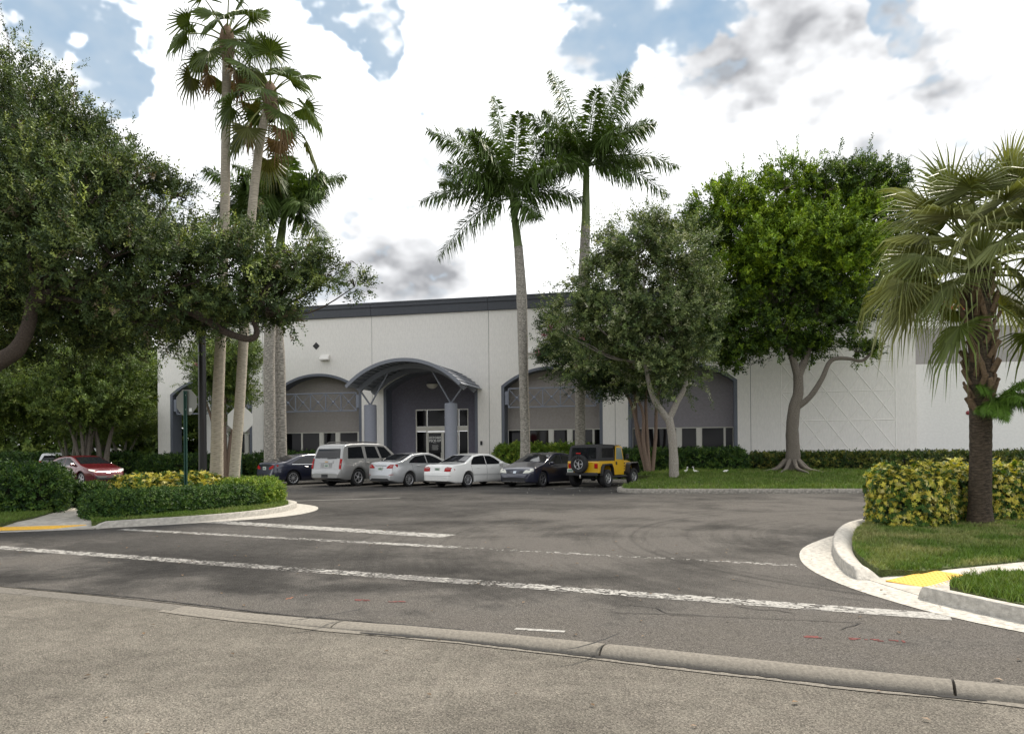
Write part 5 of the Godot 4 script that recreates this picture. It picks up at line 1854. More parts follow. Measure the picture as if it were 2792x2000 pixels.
# fan frond: stalk from the centre, then a pleated blade with split, hanging tips
func fan(dir: Vector3, stalk: float, r1: float, r2: float, nseg: int, droop: float, tone: Color, sag: float) -> MB:
	var mb := MB.new()
	var S := dir.cross(Vector3.UP)
	S = S.normalized() if S.length() > 0.08 else Vector3.RIGHT
	var hub := dir * stalk + Vector3(0, -sag * stalk, 0)
	var ctrl := dir * stalk * 0.55 + Vector3(0, stalk * 0.07, 0)
	var pts := []
	for k in 7:
		var t := k / 6.0
		pts.append(ctrl * 2 * t * (1 - t) + hub * t * t)
	mb.tube(pts, [0.03, 0.028, 0.025, 0.022, 0.02, 0.018, 0.016], 5, false)
	leaf_color(mb, 0, Color(0.16, 0.19, 0.05))
	var D := (hub - ctrl).normalized()
	D = (D + Vector3(0, -0.15 - sag * 0.6, 0)).normalized()
	S = D.cross(Vector3.UP)
	S = S.normalized() if S.length() > 0.08 else Vector3.RIGHT
	S = S.rotated(D, rng.randf_range(-0.7, 0.7))
	var N := S.cross(D).normalized()
	var inner := []
	var span := 2.0
	for k in nseg + 1:
		var a := lerpf(-span, span, float(k) / nseg)
		var fold := 0.03 * (1 if k % 2 else -1)
		var cup := -0.10 * r1 * (1.0 - cos(a))
		inner.append(hub + (D * cos(a) + S * sin(a)) * r1 * (1.0 - 0.12 * absf(a) / span) + N * (fold + cup))
	for k in nseg:
		var f := rng.randf_range(0.72, 1.28)
		mb.tri(hub, inner[k], inner[k + 1])
		leaf_color(mb, 0, tone * f)
	for k in nseg:
		var a := lerpf(-span, span, (k + 0.5) / nseg)
		var d := (D * cos(a) + S * sin(a)).normalized()
		var l := (r2 - r1) * (1.0 - 0.25 * absf(a) / span) * rng.randf_range(0.8, 1.15)
		var p0: Vector3 = inner[k].lerp(inner[k + 1], 0.08)
		var p1: Vector3 = inner[k].lerp(inner[k + 1], 0.92)
		var base := (p0 + p1) * 0.5
		var hang := Vector3(rng.randf_range(-0.1, 0.1), -1, rng.randf_range(-0.1, 0.1))
		var m := base + d * l * 0.5 + hang * l * droop * 0.18 + N * rng.randf_range(-0.03, 0.03)
		var e := base + d * l * (1.0 - 0.35 * droop) + hang * l * droop * 0.75
		var w := (p1 - p0) * 0.25
		var f := rng.randf_range(0.75, 1.35)
		mb.quad(p0, p1, m + w, m - w)
		mb.tri(m - w, m + w, e)
		leaf_color(mb, 0, tone * f)
	return mb


func trunk_tube(t: Node3D, pts: Array, radii: Array, m: Material, ringed := 0.0) -> void:
	var mb := MB.new()
	var p := []
	var rad := []
	for k in pts.size() - 1:
		var a: Vector3 = pts[maxi(k - 1, 0)]
		var d: Vector3 = pts[mini(k + 2, pts.size() - 1)]
		var steps := 14
		for s in steps:
			var u := float(s) / steps
			p.append((pts[k] as Vector3).cubic_interpolate(pts[k + 1], a, d, u) - t.position)
			var r := lerpf(radii[k], radii[k + 1], u)
			rad.append(r * (1.0 + ringed * (0.5 - (s % 2)) + 0.015 * noise.get_noise_2d(p.size() * 0.9, r * 50)))
	p.append(pts[pts.size() - 1] - t.position)
	rad.append(radii[radii.size() - 1])
	mb.tube(p, rad, 14)
	part("trunk", mb, m, t)


func build_palms() -> void:
	M.royal = grained(0.30, 0.28, 0.245, 0.5, 1.1, 0.9, 31, 0.7)
	M.royal.uv1_scale = Vector3(0.6, 0.9, 0.6)
	M.fanbark = grained(0.47, 0.42, 0.34, 0.32, 1.0, 0.95, 32, 1.0)
	M.fanbark.uv1_scale = Vector3(0.5, 3.0, 0.5)
	M.shaft = grained(0.13, 0.175, 0.05, 0.18, 0.8, 0.5, 33)
	M.boot = grained(0.17, 0.115, 0.07, 0.4, 2.0, 0.95, 34, 1.0)
	M.sabal_bark = grained(0.10, 0.074, 0.05, 0.6, 1.3, 0.98, 35, 3.0)
	M.sabal_bark.uv1_scale = Vector3(0.9, 2.2, 0.9)
	royal("tall royal palm standing in front of the entrance pier", Vector3(0.66, 0.15, -39.0), [Vector3(0.64, 0.1, -39), Vector3(0.66, 0.91, -39), Vector3(0.67, 2.63, -39), Vector3(0.62, 4.91, -39), Vector3(0.59, 7.2, -39), Vector3(0.54, 9.49, -39), Vector3(0.4, 11.9, -39)], [0.33, 0.27, 0.24, 0.235, 0.26, 0.27, 0.22], Vector3(0.1, 14.29, -39),
		[Vector3(-4.18, 3.28, 0.5), Vector3(-2.81, 4.02, -1.0), Vector3(-4.49, -0.38, 1.0), Vector3(-3.66, -3.17, 1.0), Vector3(-0.9, 5.36, -0.3), Vector3(0.39, 3.43, 2.2), Vector3(3.61, -0.3, 0.6), Vector3(1.27, -1.43, 1.5), Vector3(2.1, 3.19, -1.0), Vector3(2.54, 1.01, 2.0), Vector3(-3.86, 1.52, -2.0), Vector3(-1.91, 2.3, 2.8), Vector3(-0.08, 1.83, -3.0), Vector3(-3.4, 0.9, 2.2)])
	royal("tallest royal palm rising behind the pale stemmed tree", Vector3(3.63, 0.15, -41.0), [Vector3(3.62, 0.1, -41), Vector3(3.63, 0.85, -41), Vector3(3.65, 3.86, -41), Vector3(3.75, 7.22, -41), Vector3(3.86, 10.11, -41), Vector3(4.01, 13.47, -41)], [0.36, 0.29, 0.27, 0.29, 0.31, 0.25], Vector3(4.08, 16.64, -41),
		[Vector3(-1.9, 5.35, -0.5), Vector3(3.09, 4.5, -0.3), Vector3(2.1, 4.5, 1.0), Vector3(3.55, 1.97, 0.8), Vector3(4.83, -0.2, 0.4), Vector3(4.15, -1.95, 1.2), Vector3(-2.23, 3.46, -1.0), Vector3(-3.32, 2.26, 1.0), Vector3(-3.6, -1.22, 0.8), Vector3(-1.42, -0.64, 2.2), Vector3(0.29, 2.84, 2.8), Vector3(1.35, 0.9, 2.8), Vector3(3.4, 0.89, -2.0), Vector3(-1.15, 2.85, -2.5), Vector3(-3.0, 0.6, 2.0)])
	royal("royal palm with the clearer trunk of the pair beside the first arch", Vector3(-11.97, 0.15, -38.0), [Vector3(-11.97, 0.1, -38), Vector3(-11.96, 1.14, -38), Vector3(-11.95, 3.81, -38), Vector3(-11.95, 6.48, -38), Vector3(-11.77, 9.38, -38), Vector3(-11.4, 11.6, -38)], [0.36, 0.29, 0.28, 0.28, 0.27, 0.22], Vector3(-11.09, 13.72, -38),
		[Vector3(-1.93, 0.84, 0.5), Vector3(-1.8, 2.0, -1.0), Vector3(0.3, 2.3, 0.3), Vector3(1.9, 1.5, 0.2), Vector3(2.2, 0.3, 1.0), Vector3(2.2, -2.02, 0.8), Vector3(-1.9, -1.22, 1.0), Vector3(0.18, 0.78, 2.5), Vector3(1.29, -0.57, 2.0), Vector3(-0.72, -0.55, 2.5)])
	royal("royal palm with the mottled trunk of the pair beside the first arch", Vector3(-11.62, 0.15, -38.7), [Vector3(-11.62, 0.1, -38.7), Vector3(-11.6, 1.13, -38.7), Vector3(-11.62, 3.84, -38.7), Vector3(-11.66, 6.56, -38.7), Vector3(-11.9, 9.5, -38.7), Vector3(-12.1, 11.6, -38.7)], [0.33, 0.28, 0.27, 0.27, 0.25, 0.2], Vector3(-12.33, 13.58, -38.6),
		[Vector3(-2.15, 0.2, 0.5), Vector3(-1.5, 1.4, -0.5), Vector3(-3.06, -0.66, 0.3), Vector3(0.35, 2.0, 0.5), Vector3(-1.03, -1.58, 1.5), Vector3(0.79, -0.69, 2.0), Vector3(-0.33, 1.13, 2.0)])
	fan_palm("taller fan palm whose crown leaves the top of the frame", Vector3(-8.9, 0.1, -23.0), [Vector3(-8.9, 0.05, -23), Vector3(-8.85, 0.69, -23), Vector3(-8.82, 1.5, -23), Vector3(-8.78, 2.96, -23), Vector3(-8.65, 5.65, -23), Vector3(-8.54, 8.35, -23), Vector3(-8.48, 11.05, -23), Vector3(-8.42, 13.9, -23)], [0.27, 0.21, 0.185, 0.175, 0.15, 0.14, 0.135, 0.13], 22, 5)
	fan_palm("leaning fan palm next to the taller one", Vector3(-8.2, 0.1, -22.6), [Vector3(-8.2, 0.05, -22.6), Vector3(-8.17, 0.68, -22.6), Vector3(-8.12, 1.4, -22.6), Vector3(-7.99, 2.93, -22.6), Vector3(-7.81, 5.58, -22.6), Vector3(-7.62, 8.23, -22.6), Vector3(-7.34, 10.61, -22.6), Vector3(-7.02, 12.0, -22.6)], [0.2, 0.165, 0.155, 0.15, 0.14, 0.13, 0.125, 0.12], 20, 9)
	cabbage_palm()


func royal(label: String, at: Vector3, pts: Array, radii: Array, head: Vector3, tips: Array) -> void:
	var t := thing("royal_palm", label, "palm", at, 0.0, "royal palms in front of the building")
	trunk_tube(t, pts, radii, M.royal, 0.012)
	var last: Vector3 = pts[pts.size() - 1]
	var sh := MB.new()
	limb(sh, [last - t.position - Vector3(0, 0.05, 0), last.lerp(head, 0.5) - t.position, head - t.position, head - t.position + (head - last).normalized() * 0.5], radii[radii.size() - 1] * 1.05, 0.09, 12)
	part("crownshaft", sh, M.shaft, t)
	for k in tips.size():
		var f := part("frond", feather(tips[k], 1.12, k), M.frond, t)
		f.position = head - t.position
	for k in 3:
		var a := k * 2.09 + head.x
		var f := part("frond", feather(Vector3(cos(a) * 3.3, rng.randf_range(0.6, 2.6), sin(a) * 2.6), 0.95, k), M.frond, t)
		f.position = head - t.position
	# young spear
	var sp := MB.new()
	sp.tube([head - t.position, head - t.position + Vector3(0.1, 1.7, 0.1)], [0.05, 0.01], 6)
	part("spear", sp, M.shaft, t)


func fan_palm(label: String, at: Vector3, pts: Array, radii: Array, n: int, sd: int) -> void:
	var t := thing("fan_palm", label, "palm", at, 0.0, "fan palms by the driveway")
	trunk_tube(t, pts, radii, M.fanbark, 0.02)
	var head: Vector3 = pts[pts.size() - 1] - t.position
	var cap := MB.new()
	cap.lathe([Vector2(0.13, -0.7), Vector2(0.2, -0.45), Vector2(0.23, 0.0), Vector2(0.17, 0.3), Vector2(0.02, 0.5)], head, Basis(), 12)
	part("leaf_bases", cap, M.boot, t)
	rng.seed = 100 + sd
	for k in n:
		var u := (k + 0.5) / n
		var el := lerpf(1.25, -0.65, pow(u, 0.85))
		var az := k * 2.39996 + sd
		var d := Vector3(cos(az) * cos(el), sin(el), sin(az) * cos(el))
		var age := clampf((u - 0.75) * 4.0, 0.0, 1.0)
		var tone := Color(0.085, 0.125, 0.036).lerp(Color(0.13, 0.11, 0.05), age * 0.7)
		var f := part("frond", fan(d, rng.randf_range(0.85, 1.25), 0.36, 0.98, 34, rng.randf_range(0.5, 0.95), tone, lerpf(0.0, 0.4, u)), M.frond, t)
		f.position = head + Vector3(0, 0.2 - 0.5 * u, 0)
	for k in 3:
		var d := Vector3(cos(k * 2.1 + sd), -0.5, sin(k * 2.1 + sd)).normalized()
		var f := part("dead_frond", fan(d, 0.6, 0.35, 0.75, 20, 1.0, Color(0.20, 0.13, 0.07), 0.7), M.frond, t)
		f.position = head - Vector3(0, 0.4, 0)


func cabbage_palm() -> void:
	var t := thing("cabbage_palm", "large cabbage palm with crossed leaf bases before the yellow hedge", "palm", Vector3(8.93, 0.1, -14.7))
	trunk_tube(t, [Vector3(8.93, 0.0, -14.7), Vector3(8.93, 0.5, -14.7), Vector3(8.95, 1.45, -14.7), Vector3(8.96, 2.75, -14.7), Vector3(8.95, 4.0, -14.7), Vector3(8.98, 5.0, -14.7)], [0.27, 0.205, 0.195, 0.20, 0.20, 0.18], M.sabal_bark, 0.03)
	rng.seed = 55
	# crossed stubs of old leaf stalks
	for k in 74:
		var u := k / 73.0
		var y := lerpf(2.2, 4.65, u)
		var a := k * 2.39996
		var out := Vector3(cos(a), 0, sin(a))
		var side := Vector3(-sin(a), 0, cos(a))
		var lean := (0.85 if k % 2 else -0.85) * rng.randf_range(0.6, 1.0)
		var ln := rng.randf_range(0.26, 0.42)
		var d := (Vector3.UP + side * lean * 0.6 + out * rng.randf_range(0.15, 0.5)).normalized()
		var b := Vector3(0.03, y - 0.1, 0) + out * 0.19
		var w := d.cross(out).normalized()
		var mb := MB.new()
		mb.cbox(b + d * ln * 0.5, Vector3(0.10, ln, 0.045), 0.015, Basis(w, d, w.cross(d)))
		part("leaf_base", mb, M.boot, t)
	var head := Vector3(0.05, 5.2, 0)
	var n := 58
	for k in n:
		var u := (k + 0.5) / n
		var el := lerpf(1.25, -0.12, pow(u, 0.85))
		var az := k * 2.39996 + 1.0
		var d := Vector3(cos(az) * cos(el), sin(el), sin(az) * cos(el))
		if el < 0.25 and d.z > 0.2 and absf(d.x) < 0.8:
			continue
		var tone := Color(0.12, 0.155, 0.05).lerp(Color(0.27, 0.28, 0.11), rng.randf() * 0.8)
		var f := part("frond", fan(d, rng.randf_range(1.0, 1.55), 0.30, 1.25, 44, lerpf(0.25, 1.15, u) * rng.randf_range(0.85, 1.15), tone, lerpf(0.0, 0.2, u)), M.frond, t)
		f.position = head - Vector3(0, 0.5 * u, 0)
	for q in [[Vector3(-0.85, -0.5, 0.35), 0.75], [Vector3(0.85, -0.5, 0.2), 0.9]]:
		var f := part("frond", fan((q[0] as Vector3).normalized(), q[1], 0.4, 1.25, 34, 1.0, Color(0.12, 0.16, 0.04), 0.25), M.frond, t)
		f.position = head - Vector3(0, 0.9, -0.1)
	# fern growing among the leaf bases
	var fern := thing("fern", "green fern rooted in the leaf bases of the cabbage palm", "fern", Vector3(9.12, 2.42, -14.48))
	for k in 15:
		var a := k * 2.4
		var tip := Vector3(cos(a) * 0.75 + 0.22, rng.randf_range(-0.4, 0.5), sin(a) * 0.4 + 0.3)
		var f := part("frond", feather(tip, 0.2, k, Color(0.10, 0.19, 0.03)), M.fern, fern)
		f.position = Vector3.ZERO


# ---------------------------------------------------------------- cars (x forward from the rear bumper, z to the car's right)

class Shape:
	var s: Dictionary
	var xs := PackedFloat32Array()
	var tops := PackedFloat32Array()

	func _init(spec: Dictionary) -> void:
		s = spec
		var n := 96
		for k in n + 1:
			# stations crowd towards both ends
			var u := float(k) / n
			var x: float = s.L * (0.5 - 0.5 * cos(PI * u)) * 0.55 + s.L * u * 0.45
			xs.append(x)
			tops.append(raw(x))
		for t in 2:
			var c := tops.duplicate()
			for k in range(2, n - 1):
				tops[k] = (c[k - 1] + 2 * c[k] + c[k + 1]) * 0.25

	func raw(x: float) -> float:
		var p: Array = s.top
		for k in p.size() - 1:
			if x <= p[k + 1][0]:
				return lerpf(p[k][1], p[k + 1][1], clampf((x - p[k][0]) / maxf(p[k + 1][0] - p[k][0], 1e-4), 0, 1))
		return p[p.size() - 1][1]

	func top(x: float) -> float:
		for k in xs.size() - 1:
			if x <= xs[k + 1]:
				return lerpf(tops[k], tops[k + 1], clampf((x - xs[k]) / (xs[k + 1] - xs[k]), 0, 1))
		return tops[tops.size() - 1]

	func plan(x: float) -> float:
		var k := 1.0
		var t := clampf(x / s.round_r, 0, 1)
		k = minf(k, s.flat_r + (1 - s.flat_r) * pow(maxf(0.0, 1 - pow(1 - t, 2.4)), 1 / 2.4))
		t = clampf((s.L - x) / s.round_f, 0, 1)
		k = minf(k, s.flat_f + (1 - s.flat_f) * pow(maxf(0.0, 1 - pow(1 - t, 2.4)), 1 / 2.4))
		return k

	func half(x: float, y: float) -> float:
		var w: float = s.W * 0.5 * plan(x)
		var b: float = s.belt
		var yy := minf(y, b)
		var k := maxf(0.90, 1.0 - 0.055 * pow((yy - b * 0.62) / (b * 0.42), 2.0))
		var h := w * k
		if y > b:
			h -= (y - b) * s.tumble
		return h

	func bottom(x: float) -> float:
		var y: float = s.low
		for a in [s.ax_r, s.ax_f]:
			var d := absf(x - a)
			var r: float = s.arch
			if d < r:
				y = maxf(y, s.wr + sqrt(r * r - d * d) * 0.98)
		# tails lift towards the ends
		y += 0.10 * pow(clampf(1.0 - x / 0.5, 0, 1), 2.0) + 0.06 * pow(clampf(1.0 - (s.L - x) / 0.6, 0, 1), 2.0)
		return y

	func section(x: float) -> Array:
		var yt := top(x)
		var yb := minf(bottom(x), yt - 0.02)
		var rc := minf(0.085, (yt - yb) * 0.35)
		var ys := yt - rc
		var right := []
		right.append(Vector3(x, yb, 0))
		right.append(Vector3(x, yb, half(x, yb) - 0.05))
		for j in 11:
			var y := lerpf(yb + 0.015, ys, j / 10.0)
			right.append(Vector3(x, y, half(x, y)))
		var hw := half(x, ys)
		for j in range(1, 5):
			var a := PI * 0.5 * j / 4.0
			right.append(Vector3(x, ys + rc * sin(a), hw - rc * 1.25 * (1 - cos(a))))
		var hz := hw - rc * 1.25
		for j in range(1, 5):
			var u := j / 4.0
			right.append(Vector3(x, yt + 0.022 * (1 - (1 - u) * (1 - u)), hz * (1 - u)))
		return right

	func skin() -> MB:
		var mb := MB.new()
		var rows := []
		for x in xs:
			var r := section(x)
			var row := r.duplicate()
			for k in range(r.size() - 2, 0, -1):
				row.append(Vector3(r[k].x, r[k].y, -r[k].z))
			rows.append(row)
		mb.grid(rows, true)
		for e in [0, rows.size() - 1]:
			var c := Vector3.ZERO
			for p in rows[e]:
				c += p
			c /= rows[e].size()
			for k in rows[e].size():
				mb.tri(c, rows[e][k], rows[e][(k + 1) % rows[e].size()])
		return mb

	func on_side(q: Vector2, sgn: float, off: float) -> Vector3:
		return Vector3(q.x, q.y, sgn * (half(q.x, q.y) + off))

	# on the sloping glass: q = (x, across -1..1)
	func on_top(q: Vector2, off: float) -> Vector3:
		var yt := top(q.x)
		var hz := half(q.x, yt - 0.08) - 0.075
		var slope := (top(q.x + 0.03) - top(q.x - 0.03)) / 0.06
		var n := Vector3(-slope, 1, 0).normalized()
		return Vector3(q.x, yt + 0.022 * (1 - q.y * q.y), q.y * hz) + n * off

	# on the tail: q = (across, height)
	func on_rear(q: Vector2, off: float) -> Vector3:
		return Vector3(end_x(q, false) - off, q.y, q.x)

	func on_nose(q: Vector2, off: float) -> Vector3:
		return Vector3(end_x(q, true) + off, q.y, q.x)

	func end_x(q: Vector2, front: bool) -> float:
		var lo := 0.0
		var hi := 0.36
		var most := half(s.L - 0.34 if front else 0.34, q.y) * 0.99
		q.x = clampf(q.x, -most, most)
		# first station at which the body covers the point
		for k in 22:
			var m := (lo + hi) * 0.5
			var x: float = s.L - m if front else m
			if half(x, q.y) >= absf(q.x) and top(x) >= q.y:
				hi = m
			else:
				lo = m
		return s.L - hi if front else hi


# polygon cut into cells and laid on a curved body
func patch(p: PackedVector2Array, cell: Vector2, map: Callable) -> MB:
	var mb := MB.new()
	var lo := p[0]
	var hi := p[0]
	for q in p:
		lo = lo.min(q)
		hi = hi.max(q)
	for a in ceili((hi.x - lo.x) / cell.x):
		for b in ceili((hi.y - lo.y) / cell.y):
			var c := lo + Vector2(a, b) * cell
			for piece in Geometry2D.intersect_polygons(p, PackedVector2Array([c, c + Vector2(cell.x, 0), c + cell, c + Vector2(0, cell.y)])):
				var idx := Geometry2D.triangulate_polygon(piece)
				for k in range(0, idx.size(), 3):
					mb.tri(map.call(piece[idx[k]]), map.call(piece[idx[k + 1]]), map.call(piece[idx[k + 2]]))
	return mb


func wheel(parent: Node, at: Vector3, r: float, wide: float, rim_share: float, spokes: int, metal: Material, out: float) -> void:
	var w := Node3D.new()
	w.name = "wheel"
	parent.add_child(w, true)
	w.position = at
	var bas := Basis(Vector3.RIGHT, PI / 2)
	var rr := r * rim_share
	var ty := MB.new()
	var h := wide * 0.5
	ty.lathe([Vector2(rr, -h * 0.8), Vector2(rr + (r - rr) * 0.4, -h), Vector2(r - 0.02, -h * 0.95), Vector2(r, -h * 0.75), Vector2(r, h * 0.75), Vector2(r - 0.02, h * 0.95), Vector2(rr + (r - rr) * 0.4, h), Vector2(rr, h * 0.8), Vector2(rr, -h * 0.8)], Vector3.ZERO, bas, 28)
	part("tyre", ty, M.tyre, w)
	var rim := MB.new()
	var o := out * h
	rim.lathe([Vector2(rr + 0.004, o * 0.78), Vector2(rr + 0.002, o * 0.86), Vector2(rr * 0.9, o * 0.84), Vector2(rr * 0.88, o * 0.5)], Vector3.ZERO, bas, 28)
	rim.lathe([Vector2(0.001, o * 0.82), Vector2(rr * 0.2, o * 0.8), Vector2(rr * 0.24, o * 0.5)], Vector3.ZERO, bas, 14)
	for k in spokes:
		var a := TAU * k / spokes
		rim.box(Vector3(cos(a) * rr * 0.55, sin(a) * rr * 0.55, o * 0.68), Vector3(rr * 0.78, rr * 1.9 / spokes * 0.62, 0.03), Basis(Vector3.BACK, a))
	part("rim", rim, metal, w)
	var dk := MB.new()
	dk.lathe([Vector2(0.001, o * 0.42), Vector2(rr * 0.95, o * 0.42)], Vector3.ZERO, bas, 20)
	part("brake_disc", dk, M.black, w)


func paint(r: float, g: float, b: float, metal := 0.0, rough := 0.3) -> StandardMaterial3D:
	var m := mat(r, g, b, rough, metal)
	m.clearcoat_enabled = true
	m.clearcoat = 1.0
	m.clearcoat_roughness = 0.04
	return m


# at: where the anchor wheel touches the ground; anchor: +-1 for front/rear and right/left
func car(called: String, label: String, category: String, at: Vector2, heading: float, front_anchor: bool, right_anchor: bool, s: Dictionary, group: String) -> Node3D:
	s.ax_f = s.L - s.fo
	s.ax_r = s.L - s.fo - s.wb
	s.arch = s.wr + 0.055
	var track: float = s.W * 0.5 - s.tw * 0.5 - 0.035
	var bas := Basis(Vector3.UP, PI / 2 - heading)
	var loc := Vector3(s.ax_f if front_anchor else s.ax_r, 0, track if right_anchor else -track)
	var t := thing(called, label, category, Vector3(at.x, 0, at.y) - bas * loc, PI / 2 - heading, group)
	var sh := Shape.new(s)
	part("body", sh.skin(), s.paint, t)
	# floor pan and wheel housings
	var u := MB.new()
	u.box(Vector3(s.L * 0.5, s.low + 0.16, 0), Vector3(s.L - 0.7, 0.26, s.W * 0.62))
	for a in [s.ax_r, s.ax_f]:
		u.box(Vector3(a, s.wr + 0.1, 0), Vector3(s.arch * 2 - 0.02, 0.55, s.W - 0.62))
	part("underbody", u, M.black, t)
	for a in [s.ax_r, s.ax_f]:
		for z in [-1.0, 1.0]:
			wheel(t, Vector3(a, s.wr, z * track), s.wr, s.tw, s.rim, s.spokes, s.get("wheel_metal", M.alloy), z)
	for sg in [-1.0, 1.0]:
		for w in s.windows:
			part("side_window", patch(poly(w), Vector2(0.22, 0.12), func(q: Vector2) -> Vector3: return sh.on_side(q, sg, 0.006)), M.car_glass, t)
		for h in s.handles:
			var m := MB.new()
			m.cbox(sh.on_side(Vector2(h[0], h[1]), sg, 0.012), Vector3(0.17, 0.03, 0.03), 0.008)
			part("door_handle", m, s.paint, t)
		# door shut lines
		var g := MB.new()
		for l in s.seams:
			for k in 6:
				var a := Vector2(l[0], l[1]).lerp(Vector2(l[2], l[3]), k / 6.0)
				var b := Vector2(l[0], l[1]).lerp(Vector2(l[2], l[3]), (k + 1) / 6.0)
				g.quad(sh.on_side(a - Vector2(0.006, 0), sg, 0.003), sh.on_side(a + Vector2(0.006, 0), sg, 0.003), sh.on_side(b + Vector2(0.006, 0), sg, 0.003), sh.on_side(b - Vector2(0.006, 0), sg, 0.003))
		part("door_seam", g, M.black, t)
		# mirrors
		var mi := MB.new()
		var mp := sh.on_side(Vector2(s.mirror[0], s.mirror[1]), sg, 0.09)
		mi.cbox(mp, Vector3(0.12, 0.13, 0.2), 0.035)
		mi.box(mp + Vector3(0.03, -0.05, -sg * 0.1), Vector3(0.05, 0.03, 0.1))
		part("mirror", mi, s.get("mirror_paint", s.paint), t)
	part("windshield", patch(poly(s.windshield), Vector2(0.12, 0.25), func(q: Vector2) -> Vector3: return sh.on_top(q, 0.007)), M.car_glass, t)
	if s.has("backlight"):
		part("rear_window", patch(poly(s.backlight), Vector2(0.12, 0.25), func(q: Vector2) -> Vector3: return sh.on_top(q, 0.007)), M.car_glass, t)
	if s.has("tailgate_glass"):
		part("rear_window", patch(poly(s.tailgate_glass), Vector2(0.2, 0.08), func(q: Vector2) -> Vector3: return sh.on_rear(q, 0.02)), M.car_glass, t)
	# lamps and trims: [name, end, material, polygon, mirrored, offset]
	for f in s.faces:
		for sg in ([-1.0, 1.0] if f[4] else [1.0]):
			var p := PackedVector2Array()
			for q in poly(f[3]):
				p.append(Vector2(q.x * sg, q.y))
			var front: bool = f[1] == "front"
			part(f[0], patch(p, Vector2(0.09, 0.09), func(q: Vector2) -> Vector3: return sh.on_nose(q, f[5]) if front else sh.on_rear(q, f[5])), f[2], t)
	for f in s.get("strips", []):
		for sg in [-1.0, 1.0]:
			part(f[0], patch(poly(f[2]), Vector2(0.25, 0.1), func(q: Vector2) -> Vector3: return sh.on_side(q, sg, 0.008)), f[1], t)
	if s.has("plate"):
		var q: Array = s.plate
		var m := MB.new()
		m.cbox(sh.on_rear(Vector2(q[0], q[1]), 0.016), Vector3(0.012, 0.15, 0.31), 0.004)
		part("licence_plate", m, M.plate, t)
		m = MB.new()
		m.box(sh.on_rear(Vector2(q[0], q[1]), 0.024), Vector3(0.003, 0.06, 0.2))
		part("plate_print", m, M.plate_ink, t)
	return t


